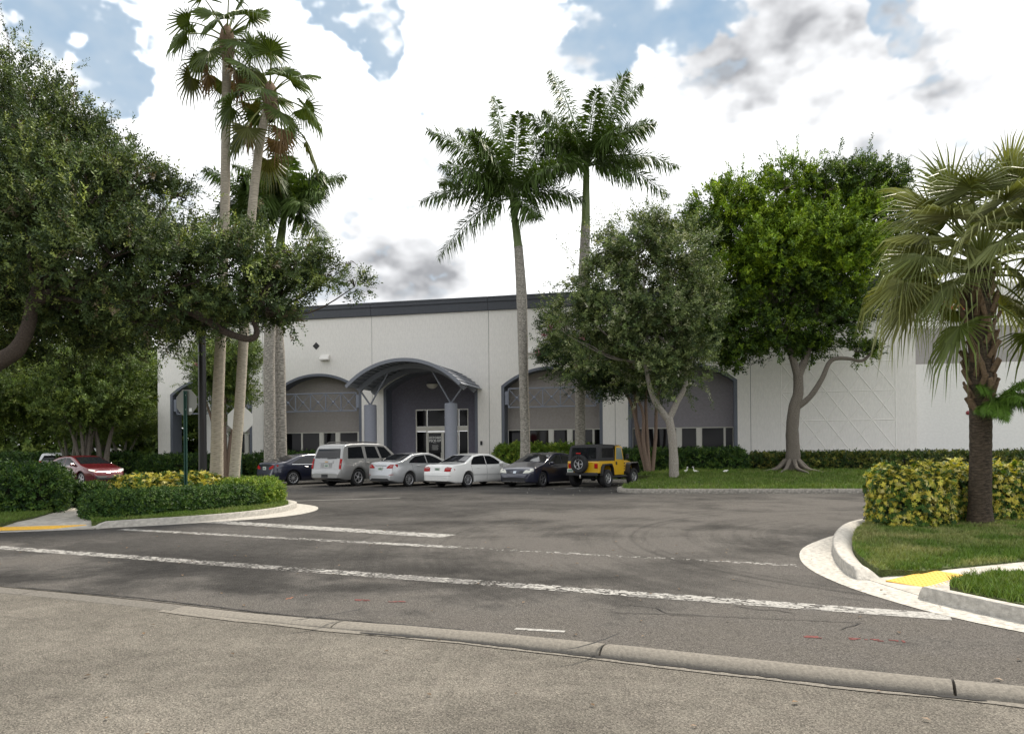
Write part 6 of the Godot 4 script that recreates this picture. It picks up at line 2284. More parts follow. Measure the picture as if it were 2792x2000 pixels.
func build_cars() -> void:
	M.tyre = mat(0.014, 0.014, 0.015, 0.85)
	M.alloy = mat(0.55, 0.55, 0.56, 0.3, 0.7)
	M.car_glass = mat(0.010, 0.011, 0.013, 0.03)
	M.car_glass.metallic_specular = 0.45
	M.tail = mat(0.36, 0.008, 0.008, 0.25)
	M.tail.metallic_specular = 0.3
	M.tail_clear = mat(0.42, 0.16, 0.15, 0.2)
	M.head = mat(0.62, 0.62, 0.55, 0.12)
	M.chrome = mat(0.7, 0.7, 0.7, 0.12, 1.0)
	M.plate = mat(0.55, 0.58, 0.53, 0.5)
	M.plate_ink = mat(0.12, 0.22, 0.16, 0.6)
	M.trim_black = mat(0.016, 0.016, 0.018, 0.55)
	var row := "cars parked along the building"
	var navy := paint(0.010, 0.013, 0.032, 0.2)
	car("parked_car", "dark navy sedan at the far end of the parked row", "car", Vector2(-10.45, -36.6), 0.78, false, true, {
		"L": 4.82, "W": 1.83, "wb": 2.795, "fo": 0.96, "wr": 0.335, "tw": 0.21, "rim": 0.70, "spokes": 10, "low": 0.19, "belt": 0.95, "tumble": 0.42, "round_r": 0.75, "flat_r": 0.70, "round_f": 0.9, "flat_f": 0.6, "paint": navy,
		"top": [[0, 0.52], [0.03, 0.62], [0.10, 0.96], [0.2, 1.06], [0.7, 1.12], [1.5, 1.40], [2.1, 1.47], [2.65, 1.46], [2.95, 1.38], [3.75, 1.03], [4.4, 0.88], [4.7, 0.70], [4.8, 0.52], [4.82, 0.42]],
		"windows": [[0.98, 1.03, 1.5, 1.27, 2.1, 1.37, 2.28, 1.37, 2.3, 0.99], [2.36, 0.99, 2.34, 1.37, 2.65, 1.36, 3.0, 1.23, 3.5, 0.98]],
		"handles": [[1.75, 0.86], [2.7, 0.84]], "seams": [[2.32, 0.3, 2.33, 0.97], [1.3, 0.75, 1.25, 0.97], [3.45, 0.35, 3.5, 0.95]], "mirror": [3.3, 0.99],
		"windshield": [2.92, -0.92, 2.92, 0.92, 3.7, 0.98, 3.7, -0.98], "backlight": [0.74, -0.92, 0.74, 0.92, 1.48, 0.88, 1.48, -0.88],
		"faces": [["tail_light", "rear", M.tail, [0.40, 0.82, 0.62, 0.93, 0.90, 0.98, 0.88, 0.90, 0.74, 0.80, 0.46, 0.74], true, 0.012], ["trunk_trim", "rear", M.chrome, [-0.38, 0.92, 0.38, 0.92, 0.38, 0.945, -0.38, 0.945], false, 0.012], ["bumper_recess", "rear", M.trim_black, [-0.6, 0.26, 0.6, 0.26, 0.5, 0.36, -0.5, 0.36], false, 0.012]],
		"strips": [["window_trim", M.chrome, [1.0, 0.975, 3.5, 0.945, 3.5, 0.965, 1.0, 0.995]]], "plate": [-0.02, 0.80]}, row)
	var silver := paint(0.31, 0.31, 0.305, 0.45, 0.35)
	var suv := {
		"L": 5.13, "W": 2.0, "wb": 2.946, "fo": 1.02, "wr": 0.40, "tw": 0.26, "rim": 0.62, "spokes": 5, "low": 0.30, "belt": 1.24, "tumble": 0.20, "round_r": 0.35, "flat_r": 0.82, "round_f": 0.6, "flat_f": 0.75, "paint": silver,
		"top": [[0, 0.58], [0.02, 0.68], [0.10, 0.72], [0.13, 1.15], [0.18, 1.26], [0.34, 1.76], [0.46, 1.87], [0.8, 1.92], [1.6, 1.95], [2.7, 1.93], [3.05, 1.85], [3.75, 1.30], [4.7, 1.16], [5.0, 1.02], [5.1, 0.72], [5.13, 0.52]],
		"windows": [[0.52, 1.26, 0.62, 1.76, 1.45, 1.80, 1.52, 1.26], [1.70, 1.26, 1.66, 1.80, 2.3, 1.80, 2.52, 1.26], [2.66, 1.25, 2.46, 1.80, 2.92, 1.77, 3.5, 1.28]],
		"handles": [[1.75, 1.05], [2.75, 1.05]], "seams": [[1.6, 0.9, 1.58, 1.25], [2.6, 0.45, 2.6, 1.25], [3.5, 0.5, 3.55, 1.25]], "mirror": [3.3, 1.30], "mirror_paint": mat(0.016, 0.016, 0.018, 0.4),
		"windshield": [3.05, -0.9, 3.05, 0.9, 3.7, 0.97, 3.7, -0.97], "tailgate_glass": [-0.80, 1.28, -0.70, 1.70, 0.70, 1.70, 0.80, 1.28],
		"faces": [["tail_light", "rear", M.tail, [0.83, 0.80, 0.965, 0.80, 0.955, 1.24, 0.83, 1.26], true, 0.014], ["tail_light_lens", "rear", M.tail_clear, [0.86, 0.98, 0.95, 0.98, 0.95, 1.04, 0.86, 1.04], true, 0.02], ["plate_recess", "rear", mat(0.30, 0.30, 0.30, 0.5), [-0.36, 0.84, 0.36, 0.84, 0.36, 1.06, -0.36, 1.06], false, 0.01], ["tailgate_handle", "rear", silver, [-0.42, 1.06, 0.42, 1.06, 0.42, 1.17, -0.42, 1.17], false, 0.022], ["emblem", "rear", mat(0.45, 0.25, 0.06, 0.3), [-0.09, 1.09, 0.09, 1.09, 0.11, 1.14, -0.11, 1.14], false, 0.028], ["wiper", "rear", M.trim_black, [0.02, 1.24, 0.6, 1.255, 0.6, 1.275, 0.02, 1.275], false, 0.02], ["bumper_step", "rear", M.trim_black, [-0.2, 0.42, 0.2, 0.42, 0.2, 0.56, -0.2, 0.56], false, 0.012]],
		"plate": [0.02, 0.94]}
	var tahoe := car("parked_suv", "tall silver sport utility vehicle in the parked row", "suv", Vector2(-7.07, -35.0), 0.60, false, true, suv, row)
	for z in [-0.62, 0.62]:
		var m := MB.new()
		m.tube([Vector3(0.7, 1.93, z), Vector3(0.85, 1.985, z), Vector3(1.7, 2.01, z), Vector3(2.5, 1.985, z), Vector3(2.65, 1.93, z)], [0.02, 0.024, 0.024, 0.024, 0.02], 6)
		part("roof_rail", m, M.trim_black, tahoe)
	var pale := paint(0.46, 0.47, 0.48, 0.45, 0.3)
	car("parked_car", "silver compact sedan with slanted red tail lights", "car", Vector2(-4.62, -34.2), 0.66, false, true, {
		"L": 4.63, "W": 1.76, "wb": 2.70, "fo": 0.91, "wr": 0.32, "tw": 0.20, "rim": 0.70, "spokes": 10, "low": 0.19, "belt": 0.98, "tumble": 0.42, "round_r": 0.7, "flat_r": 0.70, "round_f": 0.9, "flat_f": 0.6, "paint": pale,
		"top": [[0, 0.50], [0.03, 0.66], [0.10, 1.00], [0.2, 1.08], [0.62, 1.13], [1.4, 1.43], [2.0, 1.49], [2.5, 1.48], [2.8, 1.40], [3.6, 1.05], [4.2, 0.92], [4.5, 0.74], [4.6, 0.52], [4.63, 0.42]],
		"windows": [[0.98, 1.05, 1.18, 1.18, 1.5, 1.33, 2.1, 1.39, 2.12, 1.02], [2.18, 1.02, 2.16, 1.39, 2.45, 1.38, 2.8, 1.27, 3.35, 1.01]],
		"handles": [[1.55, 0.92], [2.5, 0.91]], "seams": [[2.15, 0.3, 2.15, 1.0], [1.2, 0.75, 1.15, 1.02], [3.3, 0.35, 3.35, 0.98]], "mirror": [3.12, 1.03],
		"windshield": [2.78, -0.92, 2.78, 0.92, 3.55, 0.98, 3.55, -0.98], "backlight": [0.66, -0.94, 0.66, 0.94, 1.38, 0.88, 1.38, -0.88],
		"faces": [["tail_light", "rear", M.tail, [0.38, 0.86, 0.56, 0.98, 0.87, 1.0, 0.86, 0.90, 0.80, 0.83, 0.40, 0.82], true, 0.012], ["tail_light_lens", "rear", M.tail_clear, [0.55, 0.88, 0.6, 0.95, 0.78, 0.965, 0.76, 0.89], true, 0.018], ["trunk_trim", "rear", M.trim_black, [-0.36, 0.925, 0.36, 0.925, 0.36, 0.95, -0.36, 0.95], false, 0.012], ["bumper_recess", "rear", M.trim_black, [-0.66, 0.26, 0.66, 0.26, 0.5, 0.38, -0.5, 0.38], false, 0.012], ["reflector", "rear", M.tail_clear, [0.58, 0.52, 0.78, 0.54, 0.78, 0.57, 0.58, 0.55], true, 0.012]],
		"plate": [0.0, 0.80]}, row)
	var white := paint(0.74, 0.74, 0.72, 0.0, 0.3)
	car("parked_car", "white sedan in the middle of the row with tinted windows", "car", Vector2(-1.97, -33.3), 0.68, false, true, {
		"L": 4.80, "W": 1.80, "wb": 2.833, "fo": 0.85, "wr": 0.322, "tw": 0.21, "rim": 0.68, "spokes": 10, "low": 0.19, "belt": 0.93, "tumble": 0.40, "round_r": 0.6, "flat_r": 0.74, "round_f": 0.8, "flat_f": 0.6, "paint": white,
		"top": [[0, 0.46], [0.02, 0.60], [0.07, 0.64], [0.12, 0.90], [0.22, 0.97], [1.0, 1.04], [1.7, 1.36], [2.2, 1.435], [2.75, 1.425], [3.0, 1.35], [3.7, 1.01], [4.4, 0.87], [4.72, 0.66], [4.8, 0.42]],
		"windows": [[1.30, 0.97, 1.42, 1.15, 1.62, 1.30, 2.1, 1.35, 2.3, 1.35, 2.3, 0.96], [2.34, 0.96, 2.34, 1.35, 2.7, 1.33, 3.0, 1.22, 3.4, 0.96]],
		"handles": [[1.75, 0.82], [2.7, 0.82]], "seams": [[2.32, 0.3, 2.32, 0.95], [1.35, 0.7, 1.3, 0.95], [3.4, 0.35, 3.42, 0.95]], "mirror": [3.25, 0.99],
		"windshield": [2.98, -0.92, 2.98, 0.92, 3.66, 0.98, 3.66, -0.98], "backlight": [1.02, -0.94, 1.02, 0.94, 1.68, 0.88, 1.68, -0.88],
		"faces": [["tail_light", "rear", M.tail, [0.42, 0.70, 0.44, 0.84, 0.56, 0.885, 0.80, 0.86, 0.88, 0.78, 0.86, 0.70, 0.60, 0.685], true, 0.012], ["tail_light_lens", "rear", M.tail_clear, [0.46, 0.80, 0.80, 0.80, 0.78, 0.84, 0.5, 0.845], true, 0.018], ["trunk_handle", "rear", M.chrome, [-0.24, 0.885, 0.24, 0.885, 0.24, 0.905, -0.24, 0.905], false, 0.014], ["bumper_line", "rear", mat(0.3, 0.3, 0.3, 0.5), [-0.80, 0.50, 0.80, 0.50, 0.80, 0.515, -0.80, 0.515], false, 0.01]],
		"strips": [["side_moulding", mat(0.5, 0.5, 0.49, 0.5), [1.45, 0.50, 3.55, 0.48, 3.55, 0.54, 1.45, 0.56]]], "plate": [0.0, 0.78]}, row)
	var grey := paint(0.014, 0.016, 0.034, 0.2, 0.3)
	car("parked_car", "dark grey sedan parked nose outwards beside the yellow car", "car", Vector2(1.24, -32.9), 0.62 + PI, true, false, {
		"L": 4.81, "W": 1.81, "wb": 2.74, "fo": 0.96, "wr": 0.325, "tw": 0.21, "rim": 0.70, "spokes": 5, "low": 0.18, "belt": 0.94, "tumble": 0.40, "round_r": 0.7, "flat_r": 0.7, "round_f": 0.75, "flat_f": 0.62, "paint": grey, "wheel_metal": mat(0.16, 0.16, 0.17, 0.35, 0.6),
		"top": [[0, 0.50], [0.03, 0.66], [0.10, 0.98], [0.2, 1.06], [0.75, 1.10], [1.45, 1.39], [2.05, 1.455], [2.6, 1.44], [2.9, 1.37], [3.7, 1.02], [4.45, 0.84], [4.66, 0.74], [4.76, 0.56], [4.81, 0.42]],
		"windows": [[1.15, 1.0, 1.5, 1.27, 2.05, 1.36, 2.25, 1.36, 2.26, 0.97], [2.32, 0.97, 2.31, 1.36, 2.6, 1.35, 2.95, 1.22, 3.45, 0.97]],
		"handles": [[1.75, 0.86], [2.65, 0.85]], "seams": [[2.29, 0.3, 2.29, 0.95], [3.4, 0.35, 3.45, 0.95]], "mirror": [3.22, 1.0],
		"windshield": [2.86, -0.92, 2.86, 0.92, 3.64, 0.98, 3.64, -0.98], "backlight": [0.78, -0.92, 0.78, 0.92, 1.42, 0.88, 1.42, -0.88],
		"faces": [["headlight", "front", M.head, [0.42, 0.60, 0.50, 0.72, 0.72, 0.79, 0.84, 0.80, 0.85, 0.70, 0.74, 0.62], true, 0.014], ["grille", "front", M.trim_black, [-0.38, 0.60, 0.38, 0.60, 0.42, 0.70, -0.42, 0.70], false, 0.012], ["emblem", "front", M.chrome, [-0.07, 0.60, 0.07, 0.60, 0.08, 0.69, -0.08, 0.69], false, 0.022], ["lower_grille", "front", M.trim_black, [-0.55, 0.28, 0.55, 0.28, 0.6, 0.42, -0.6, 0.42], false, 0.012], ["bumper_trim", "front", M.chrome, [-0.62, 0.24, 0.62, 0.24, 0.62, 0.255, -0.62, 0.255], false, 0.014]]}, row)
	jeep(Vector2(3.92, -32.1), 0.62, row)
	var red := paint(0.105, 0.008, 0.014, 0.3, 0.25)
	var rs := {
		"L": 4.85, "W": 1.84, "wb": 2.78, "fo": 0.98, "wr": 0.335, "tw": 0.21, "rim": 0.72, "spokes": 5, "low": 0.18, "belt": 0.95, "tumble": 0.44, "round_r": 0.8, "flat_r": 0.68, "round_f": 0.95, "flat_f": 0.55, "paint": red,
		"top": [[0, 0.5], [0.03, 0.66], [0.10, 1.0], [0.2, 1.08], [0.6, 1.13], [1.45, 1.41], [2.05, 1.46], [2.55, 1.45], [2.85, 1.37], [3.75, 1.02], [4.4, 0.86], [4.7, 0.68], [4.8, 0.5], [4.85, 0.4]],
		"windows": [[1.02, 1.04, 1.45, 1.27, 2.05, 1.36, 2.2, 1.36, 2.22, 1.0], [2.28, 1.0, 2.26, 1.36, 2.55, 1.35, 2.9, 1.22, 3.5, 0.98]],
		"handles": [[1.65, 0.88], [2.6, 0.87]], "seams": [[2.25, 0.3, 2.25, 0.98], [3.45, 0.35, 3.5, 0.96]], "mirror": [3.2, 1.02],
		"windshield": [2.82, -0.92, 2.82, 0.92, 3.68, 0.98, 3.68, -0.98], "backlight": [0.66, -0.92, 0.66, 0.92, 1.42, 0.88, 1.42, -0.88],
		"faces": [["headlight", "front", M.head, [0.36, 0.68, 0.52, 0.76, 0.86, 0.82, 0.86, 0.74, 0.6, 0.66], true, 0.014], ["grille", "front", M.trim_black, [-0.6, 0.30, 0.6, 0.30, 0.7, 0.5, -0.7, 0.5], false, 0.012], ["emblem", "front", M.chrome, [-0.09, 0.62, 0.09, 0.62, 0.09, 0.69, -0.09, 0.69], false, 0.02]],
		"strips": [["window_trim", M.chrome, [1.0, 0.985, 3.5, 0.955, 3.5, 0.972, 1.0, 1.0]]]}
	car("parked_car", "dark red sedan facing out beyond the left shrubs", "car", Vector2(-20.75, -37.2), 2.15, true, true, rs, "cars in the far lot")
	var hatch := suv.duplicate()
	hatch.erase("faces")
	hatch.faces = [["tail_light", "rear", M.tail, [0.74, 0.86, 0.93, 0.86, 0.93, 1.1, 0.8, 1.08], true, 0.014], ["tailgate_handle", "rear", M.chrome, [-0.4, 0.98, 0.4, 0.98, 0.4, 1.04, -0.4, 1.04], false, 0.016]]
	hatch.paint = paint(0.45, 0.46, 0.48, 0.4, 0.3)
	hatch.top = [[0, 0.55], [0.02, 0.62], [0.10, 0.68], [0.13, 1.0], [0.18, 1.1], [0.5, 1.5], [0.62, 1.56], [0.9, 1.6], [1.6, 1.62], [2.7, 1.6], [3.05, 1.52], [3.75, 1.12], [4.7, 1.0], [5.0, 0.9], [5.1, 0.7], [5.13, 0.5]]
	hatch.belt = 1.05
	hatch.windows = [[0.75, 1.1, 0.85, 1.46, 1.45, 1.5, 1.52, 1.1], [1.70, 1.1, 1.66, 1.5, 2.3, 1.5, 2.52, 1.1], [2.66, 1.1, 2.46, 1.5, 2.92, 1.46, 3.4, 1.1]]
	hatch.tailgate_glass = [-0.80, 1.14, -0.66, 1.44, 0.66, 1.44, 0.80, 1.14]
	hatch.mirror = [3.2, 1.12]
	hatch.wr = 0.34
	hatch.plate = [0.0, 0.84]
	car("parked_suv", "small silver estate car seen from behind past the left shrubs", "car", Vector2(-29.4, -51.5), -0.35, false, true, hatch, "cars in the far lot")
	var van := suv.duplicate()
	van.paint = paint(0.72, 0.72, 0.73)
	car("parked_suv", "white van half hidden between the silver estate and the red sedan", "van", Vector2(-31.0, -60.0), -0.2, false, true, van, "cars in the far lot")


# yellow off-road car with a black hard top and a spare wheel
func jeep(at: Vector2, heading: float, group: String) -> void:
	var bas := Basis(Vector3.UP, PI / 2 - heading)
	var axr := 0.86
	var axf := 3.23
	var track := 0.735
	var t := thing("off_road_car", "yellow off-road car with black hard top and rear spare wheel", "car", Vector3(at.x, 0, at.y) - bas * Vector3(axr, 0, track), PI / 2 - heading, group)
	var yellow := paint(0.62, 0.36, 0.008, 0.0, 0.35)
	var black := mat(0.016, 0.016, 0.018, 0.6)
	var ztop := func(poly2: Array, half: float, m: Material, nm: String) -> MeshInstance3D:
		var mb := MB.new()
		mb.prism(poly(poly2), -half, half)
		return part(nm, mb, m, t)
	# tub with cut-outs over the wheels
	var tub := [0.22, 0.62, 0.36, 0.62, 0.42, 0.86, 0.54, 0.97, 1.18, 0.97, 1.32, 0.84, 1.38, 0.50, 2.45, 0.50, 2.45, 1.10, 0.26, 1.10, 0.22, 1.06]
	ztop.call(tub, 0.74, yellow, "body")
	# bonnet and nose: a tapering loft
	var nose := MB.new()
	var rows := []
	for q in [[2.45, 0.69, 1.12], [2.8, 0.64, 1.115], [3.3, 0.56, 1.09], [3.58, 0.52, 1.06], [3.66, 0.50, 1.02]]:
		rows.append([Vector3(q[0], 0.62, -q[1]), Vector3(q[0], q[2] - 0.07, -q[1]), Vector3(q[0], q[2] - 0.01, -q[1] + 0.07), Vector3(q[0], q[2] + 0.02, 0), Vector3(q[0], q[2] - 0.01, q[1] - 0.07), Vector3(q[0], q[2] - 0.07, q[1]), Vector3(q[0], 0.62, q[1])])
	nose.grid(rows)
	var last: Array = rows[4]
	for k in 5:
		nose.tri(last[0], last[k + 1], last[k + 2])
	part("hood", nose, yellow, t)
	var g := MB.new()
	for k in 7:
		g.box(Vector3(3.665, 0.84, -0.24 + 0.08 * k), Vector3(0.02, 0.26, 0.035))
	part("grille", g, black, t)
	for s: float in [-1.0, 1.0]:
		var h := MB.new()
		h.lathe([Vector2(0.09, 0.0), Vector2(0.085, 0.03), Vector2(0.001, 0.04)], Vector3(3.66, 0.86, s * 0.40), Basis(Vector3.BACK, -PI / 2), 14)
		part("headlight", h, M.head, t)
		# fender flares
		for a in [[axr, 0.74], [axf, 0.52]]:
			var f := MB.new()
			var pr := []
			for q in [[-0.50, 0.56], [-0.44, 0.80], [-0.32, 0.96], [0.32, 0.97], [0.44, 0.80], [0.50, 0.55]]:
				pr.append(Vector2(a[0] + q[0], q[1] + (0.03 if a[0] > 2 else 0.0)))
			var rws := []
			for q in pr:
				var inn: float = a[1] - 0.02
				rws.append([Vector3(q.x, q.y + 0.02, s * inn), Vector3(q.x, q.y + 0.02, s * 0.86), Vector3(q.x, q.y - 0.05, s * 0.87), Vector3(q.x, q.y - 0.05, s * inn)])
			f.grid(rws, true)
			part("fender_flare", f, black, t)
		# door: yellow skin with a window frame
		var d := MB.new()
		d.prism(poly([1.62, 0.56, 2.40, 0.56, 2.42, 1.12, 2.22, 1.70, 1.66, 1.72, 1.62, 1.10]), s * 0.745 - 0.008, s * 0.745 + 0.008)
		var door := part("door", d, yellow, t)
		var w := MB.new()
		w.prism(poly([1.70, 1.16, 2.33, 1.14, 2.16, 1.64, 1.72, 1.66]), s * 0.757 - 0.003, s * 0.757 + 0.003)
		part("pane", w, M.pale_glass, door)
		var hd := MB.new()
		hd.cbox(Vector3(1.72, 0.99, s * 0.765), Vector3(0.1, 0.13, 0.03), 0.01)
		part("handle", hd, black, door)
		var sw := MB.new()
		sw.prism(poly([0.50, 1.18, 1.50, 1.18, 1.50, 1.64, 0.56, 1.64]), s * 0.727 - 0.004, s * 0.727 + 0.004)
		part("side_window", sw, M.car_glass, t)
		var mi := MB.new()
		mi.cbox(Vector3(2.40, 1.27, s * 0.93), Vector3(0.08, 0.22, 0.15), 0.03)
		mi.box(Vector3(2.40, 1.17, s * 0.81), Vector3(0.03, 0.04, 0.16))
		part("mirror", mi, black, t)
		for q in [[2.50, 0.98], [2.50, 0.86], [2.50, 0.74], [2.50, 0.62]]:
			var hg := MB.new()
			hg.cbox(Vector3(q[0], q[1], s * 0.735), Vector3(0.05, 0.05, 0.04), 0.01)
			part("hinge", hg, black, t)
		var tl := MB.new()
		tl.cbox(Vector3(0.205, 0.90, s * 0.62), Vector3(0.05, 0.20, 0.15), 0.015)
		part("tail_light", tl, M.tail, t)
		var step := MB.new()
		step.tube([Vector3(1.35, 0.42, s * 0.74), Vector3(2.72, 0.42, s * 0.74)], [0.045, 0.045], 8)
		part("side_step", step, black, t)
		for a in [axr, axf]:
			wheel(t, Vector3(a, 0.375, s * track), 0.375, 0.25, 0.55, 5, M.alloy, s)
	# hard top: narrows upwards
	var top := MB.new()
	var sect := func(x: float, lift: float) -> Array:
		return [Vector3(x, 1.10, -0.735), Vector3(x, 1.45, -0.725), Vector3(x, 1.70 + lift, -0.68), Vector3(x, 1.765 + lift, -0.60), Vector3(x, 1.79 + lift, 0), Vector3(x, 1.765 + lift, 0.60), Vector3(x, 1.70 + lift, 0.68), Vector3(x, 1.45, 0.725), Vector3(x, 1.10, 0.735)]
	var r0: Array = sect.call(0.24, -0.02)
	for k in r0.size():
		r0[k].x += 0.16 * (r0[k].y - 1.10)
	top.grid([r0, sect.call(0.5, 0.0), sect.call(1.0, 0.01), sect.call(1.58, 0.01)])
	for k in range(1, 8):
		top.tri(r0[0], r0[k], r0[k + 1])
	part("hard_top", top, black, t)
	var roof := MB.new()
	roof.grid([[Vector3(1.55, 1.70, -0.70), Vector3(1.55, 1.785, -0.6), Vector3(1.55, 1.81, 0), Vector3(1.55, 1.785, 0.6), Vector3(1.55, 1.70, 0.70)], [Vector3(2.14, 1.68, -0.69), Vector3(2.14, 1.75, -0.6), Vector3(2.14, 1.77, 0), Vector3(2.14, 1.75, 0.6), Vector3(2.14, 1.68, 0.69)]])
	part("roof", roof, black, t)
	var rw := MB.new()
	rw.quad(Vector3(0.255, 1.20, -0.60), Vector3(0.315, 1.66, -0.56), Vector3(0.315, 1.66, 0.56), Vector3(0.255, 1.20, 0.60))
	for k in rw.v.size():
		rw.v[k].x -= 0.012
	part("rear_window", rw, M.car_glass, t)
	# windshield frame and glass
	var wf := MB.new()
	for q in [[Vector3(2.44, 1.10, -0.70), Vector3(2.17, 1.73, -0.62)], [Vector3(2.44, 1.10, 0.70), Vector3(2.17, 1.73, 0.62)], [Vector3(2.17, 1.73, -0.62), Vector3(2.17, 1.73, 0.62)], [Vector3(2.44, 1.12, -0.70), Vector3(2.44, 1.12, 0.70)]]:
		wf.tube([q[0], q[1]], [0.035, 0.035], 6)
	part("windshield_frame", wf, yellow, t)
	var ws := MB.new()
	ws.quad(Vector3(2.43, 1.13, -0.66), Vector3(2.18, 1.70, -0.59), Vector3(2.18, 1.70, 0.59), Vector3(2.43, 1.13, 0.66))
	part("windshield", ws, M.pale_glass, t)
	# bumpers, frame, spare wheel, plate
	var bp := MB.new()
	bp.cbox(Vector3(0.12, 0.56, 0), Vector3(0.16, 0.14, 1.46), 0.03)
	part("rear_bumper", bp, black, t)
	bp = MB.new()
	bp.cbox(Vector3(3.80, 0.56, 0), Vector3(0.14, 0.13, 1.40), 0.03)
	part("front_bumper", bp, black, t)
	var fr := MB.new()
	fr.box(Vector3(2.0, 0.52, 0), Vector3(3.5, 0.12, 0.7))
	for a in [axr, axf]:
		fr.tube([Vector3(a, 0.375, -0.62), Vector3(a, 0.375, 0.62)], [0.05, 0.05], 8)
		fr.lathe([Vector2(0.001, -0.12), Vector2(0.12, -0.06), Vector2(0.12, 0.06), Vector2(0.001, 0.12)], Vector3(a, 0.375, 0.12), Basis(Vector3.RIGHT, PI / 2), 10)
	part("chassis", fr, black, t)
	var sp := Node3D.new()
	sp.name = "spare"
	t.add_child(sp)
	sp.position = Vector3(0.06, 0.98, -0.08)
	sp.rotation.y = -PI / 2
	wheel(sp, Vector3(0, 0, 0), 0.375, 0.24, 0.55, 5, M.alloy, 1.0)
	var cr := MB.new()
	cr.box(Vector3(0.14, 0.98, -0.08), Vector3(0.16, 0.5, 0.12))
	cr.tube([Vector3(0.0, 0.62, -0.16), Vector3(-0.08, 1.0, -0.16), Vector3(-0.06, 1.38, -0.12)], [0.016, 0.016, 0.016], 5)
	cr.tube([Vector3(0.0, 0.62, 0.0), Vector3(-0.08, 1.0, 0.0), Vector3(-0.06, 1.38, -0.04)], [0.016, 0.016, 0.016], 5)
	part("spare_carrier", cr, black, t)
	var bl := MB.new()
	bl.cbox(Vector3(-0.02, 1.42, -0.08), Vector3(0.05, 0.05, 0.22), 0.012)
	part("brake_light", bl, M.tail, t)
	var pl := MB.new()
	pl.cbox(Vector3(0.185, 0.71, -0.60), Vector3(0.012, 0.15, 0.30), 0.004)
	part("licence_plate", pl, M.plate, t)
	pl = MB.new()
	pl.box(Vector3(0.177, 0.71, -0.60), Vector3(0.003, 0.06, 0.2))
	part("plate_print", pl, M.plate_ink, t)
	var hitch := MB.new()
	hitch.box(Vector3(0.1, 0.44, 0), Vector3(0.24, 0.07, 0.07))
	hitch.lathe([Vector2(0.001, -0.03), Vector2(0.035, 0.0), Vector2(0.001, 0.04)], Vector3(-0.03, 0.49, 0), Basis(), 8)
	part("tow_hitch", hitch, M.chrome, t)


# ---------------------------------------------------------------- signs, lamp, ducks, litter

func octagon_sign(label: String, at: Vector3, high: float, size: float, turn: float, back: Material) -> void:
	var t := thing("stop_sign", label, "sign", at, turn)
	var p := PackedVector2Array()
	var r := size * 0.5 / cos(PI / 8)
	for k in 8:
		var a := PI / 8 + TAU * k / 8
		p.append(Vector2(r * cos(a), r * sin(a)))
	var pl := MB.new()
	pl.prism(p, -0.047, -0.044, Transform3D(Basis(), Vector3(0, high, 0)))
	part("plate", pl, back, t)
	var face := MB.new()
	face.prism(p, -0.0495, -0.0475, Transform3D(Basis().scaled(Vector3(0.995, 0.995, 1)), Vector3(0, high, 0)))
	part("sign_face", face, mat(0.45, 0.02, 0.02, 0.4), t)
	var post := MB.new()
	# channel post: web and two lips
	var top := high + size * 0.5 - 0.03
	post.box(Vector3(0, top * 0.5, -0.03), Vector3(0.05, top, 0.006))
	post.box(Vector3(-0.03, top * 0.5, -0.012), Vector3(0.006, top, 0.04))
	post.box(Vector3(0.03, top * 0.5, -0.012), Vector3(0.006, top, 0.04))
	post.box(Vector3(-0.042, top * 0.5, 0.006), Vector3(0.028, top, 0.005))
	post.box(Vector3(0.042, top * 0.5, 0.006), Vector3(0.028, top, 0.005))
	part("post", post, M.green_post, t)
	for y in [high + size * 0.28, high - size * 0.28]:
		var b := MB.new()
		b.lathe([Vector2(0.014, 0), Vector2(0.014, 0.012), Vector2(0.001, 0.014)], Vector3(0, y, -0.027), Basis(Vector3.RIGHT, PI / 2), 6)
		part("bolt", b, M.frame, t)
	if size < 0.7:
		var st := MB.new()
		st.box(Vector3(0.13, high - 0.2, -0.0425), Vector3(0.09, 0.09, 0.002))
		part("sticker", st, M.letter, t)


func build_street_furniture() -> void:
	M.green_post = grained(0.012, 0.060, 0.042, 0.25, 2.0, 0.5, 41)
	octagon_sign("grey back of an octagonal sign on a green post in the island hedge", Vector3(-8.60, 0.1, -20.28), 2.82, 0.67, -0.35, mat(0.22, 0.225, 0.20, 0.45, 0.3))
	octagon_sign("white back of an octagonal sign beyond the leaning fan palm", Vector3(-8.62, 0.1, -24.4), 2.52, 0.78, 0.1, mat(0.78, 0.79, 0.80, 0.5))
	var t := thing("lamp_post", "thick black lamp post behind the yellow hedge", "lamp post", Vector3(-10.45, 0.1, -26.0))
	var mb := MB.new()
	mb.lathe([Vector2(0.30, -0.1), Vector2(0.30, 0.55), Vector2(0.27, 0.6), Vector2(0.001, 0.6)], Vector3.ZERO, Basis(), 20)
	part("footing", mb, M.concrete, t)
	mb = MB.new()
	mb.lathe([Vector2(0.135, 0.6), Vector2(0.13, 3.0), Vector2(0.12, 7.2), Vector2(0.001, 7.2)], Vector3.ZERO, Basis(), 16)
	part("pole", mb, M.black, t)
	for s: float in [-1.0, 1.0]:
		mb = MB.new()
		mb.box(Vector3(s * 0.28, 7.05, 0), Vector3(0.36, 0.08, 0.08))
		part("arm", mb, M.black, t)
		mb = MB.new()
		mb.cbox(Vector3(s * 0.72, 7.05, 0), Vector3(0.55, 0.2, 0.42), 0.03)
		part("lamp_head", mb, M.black, t)


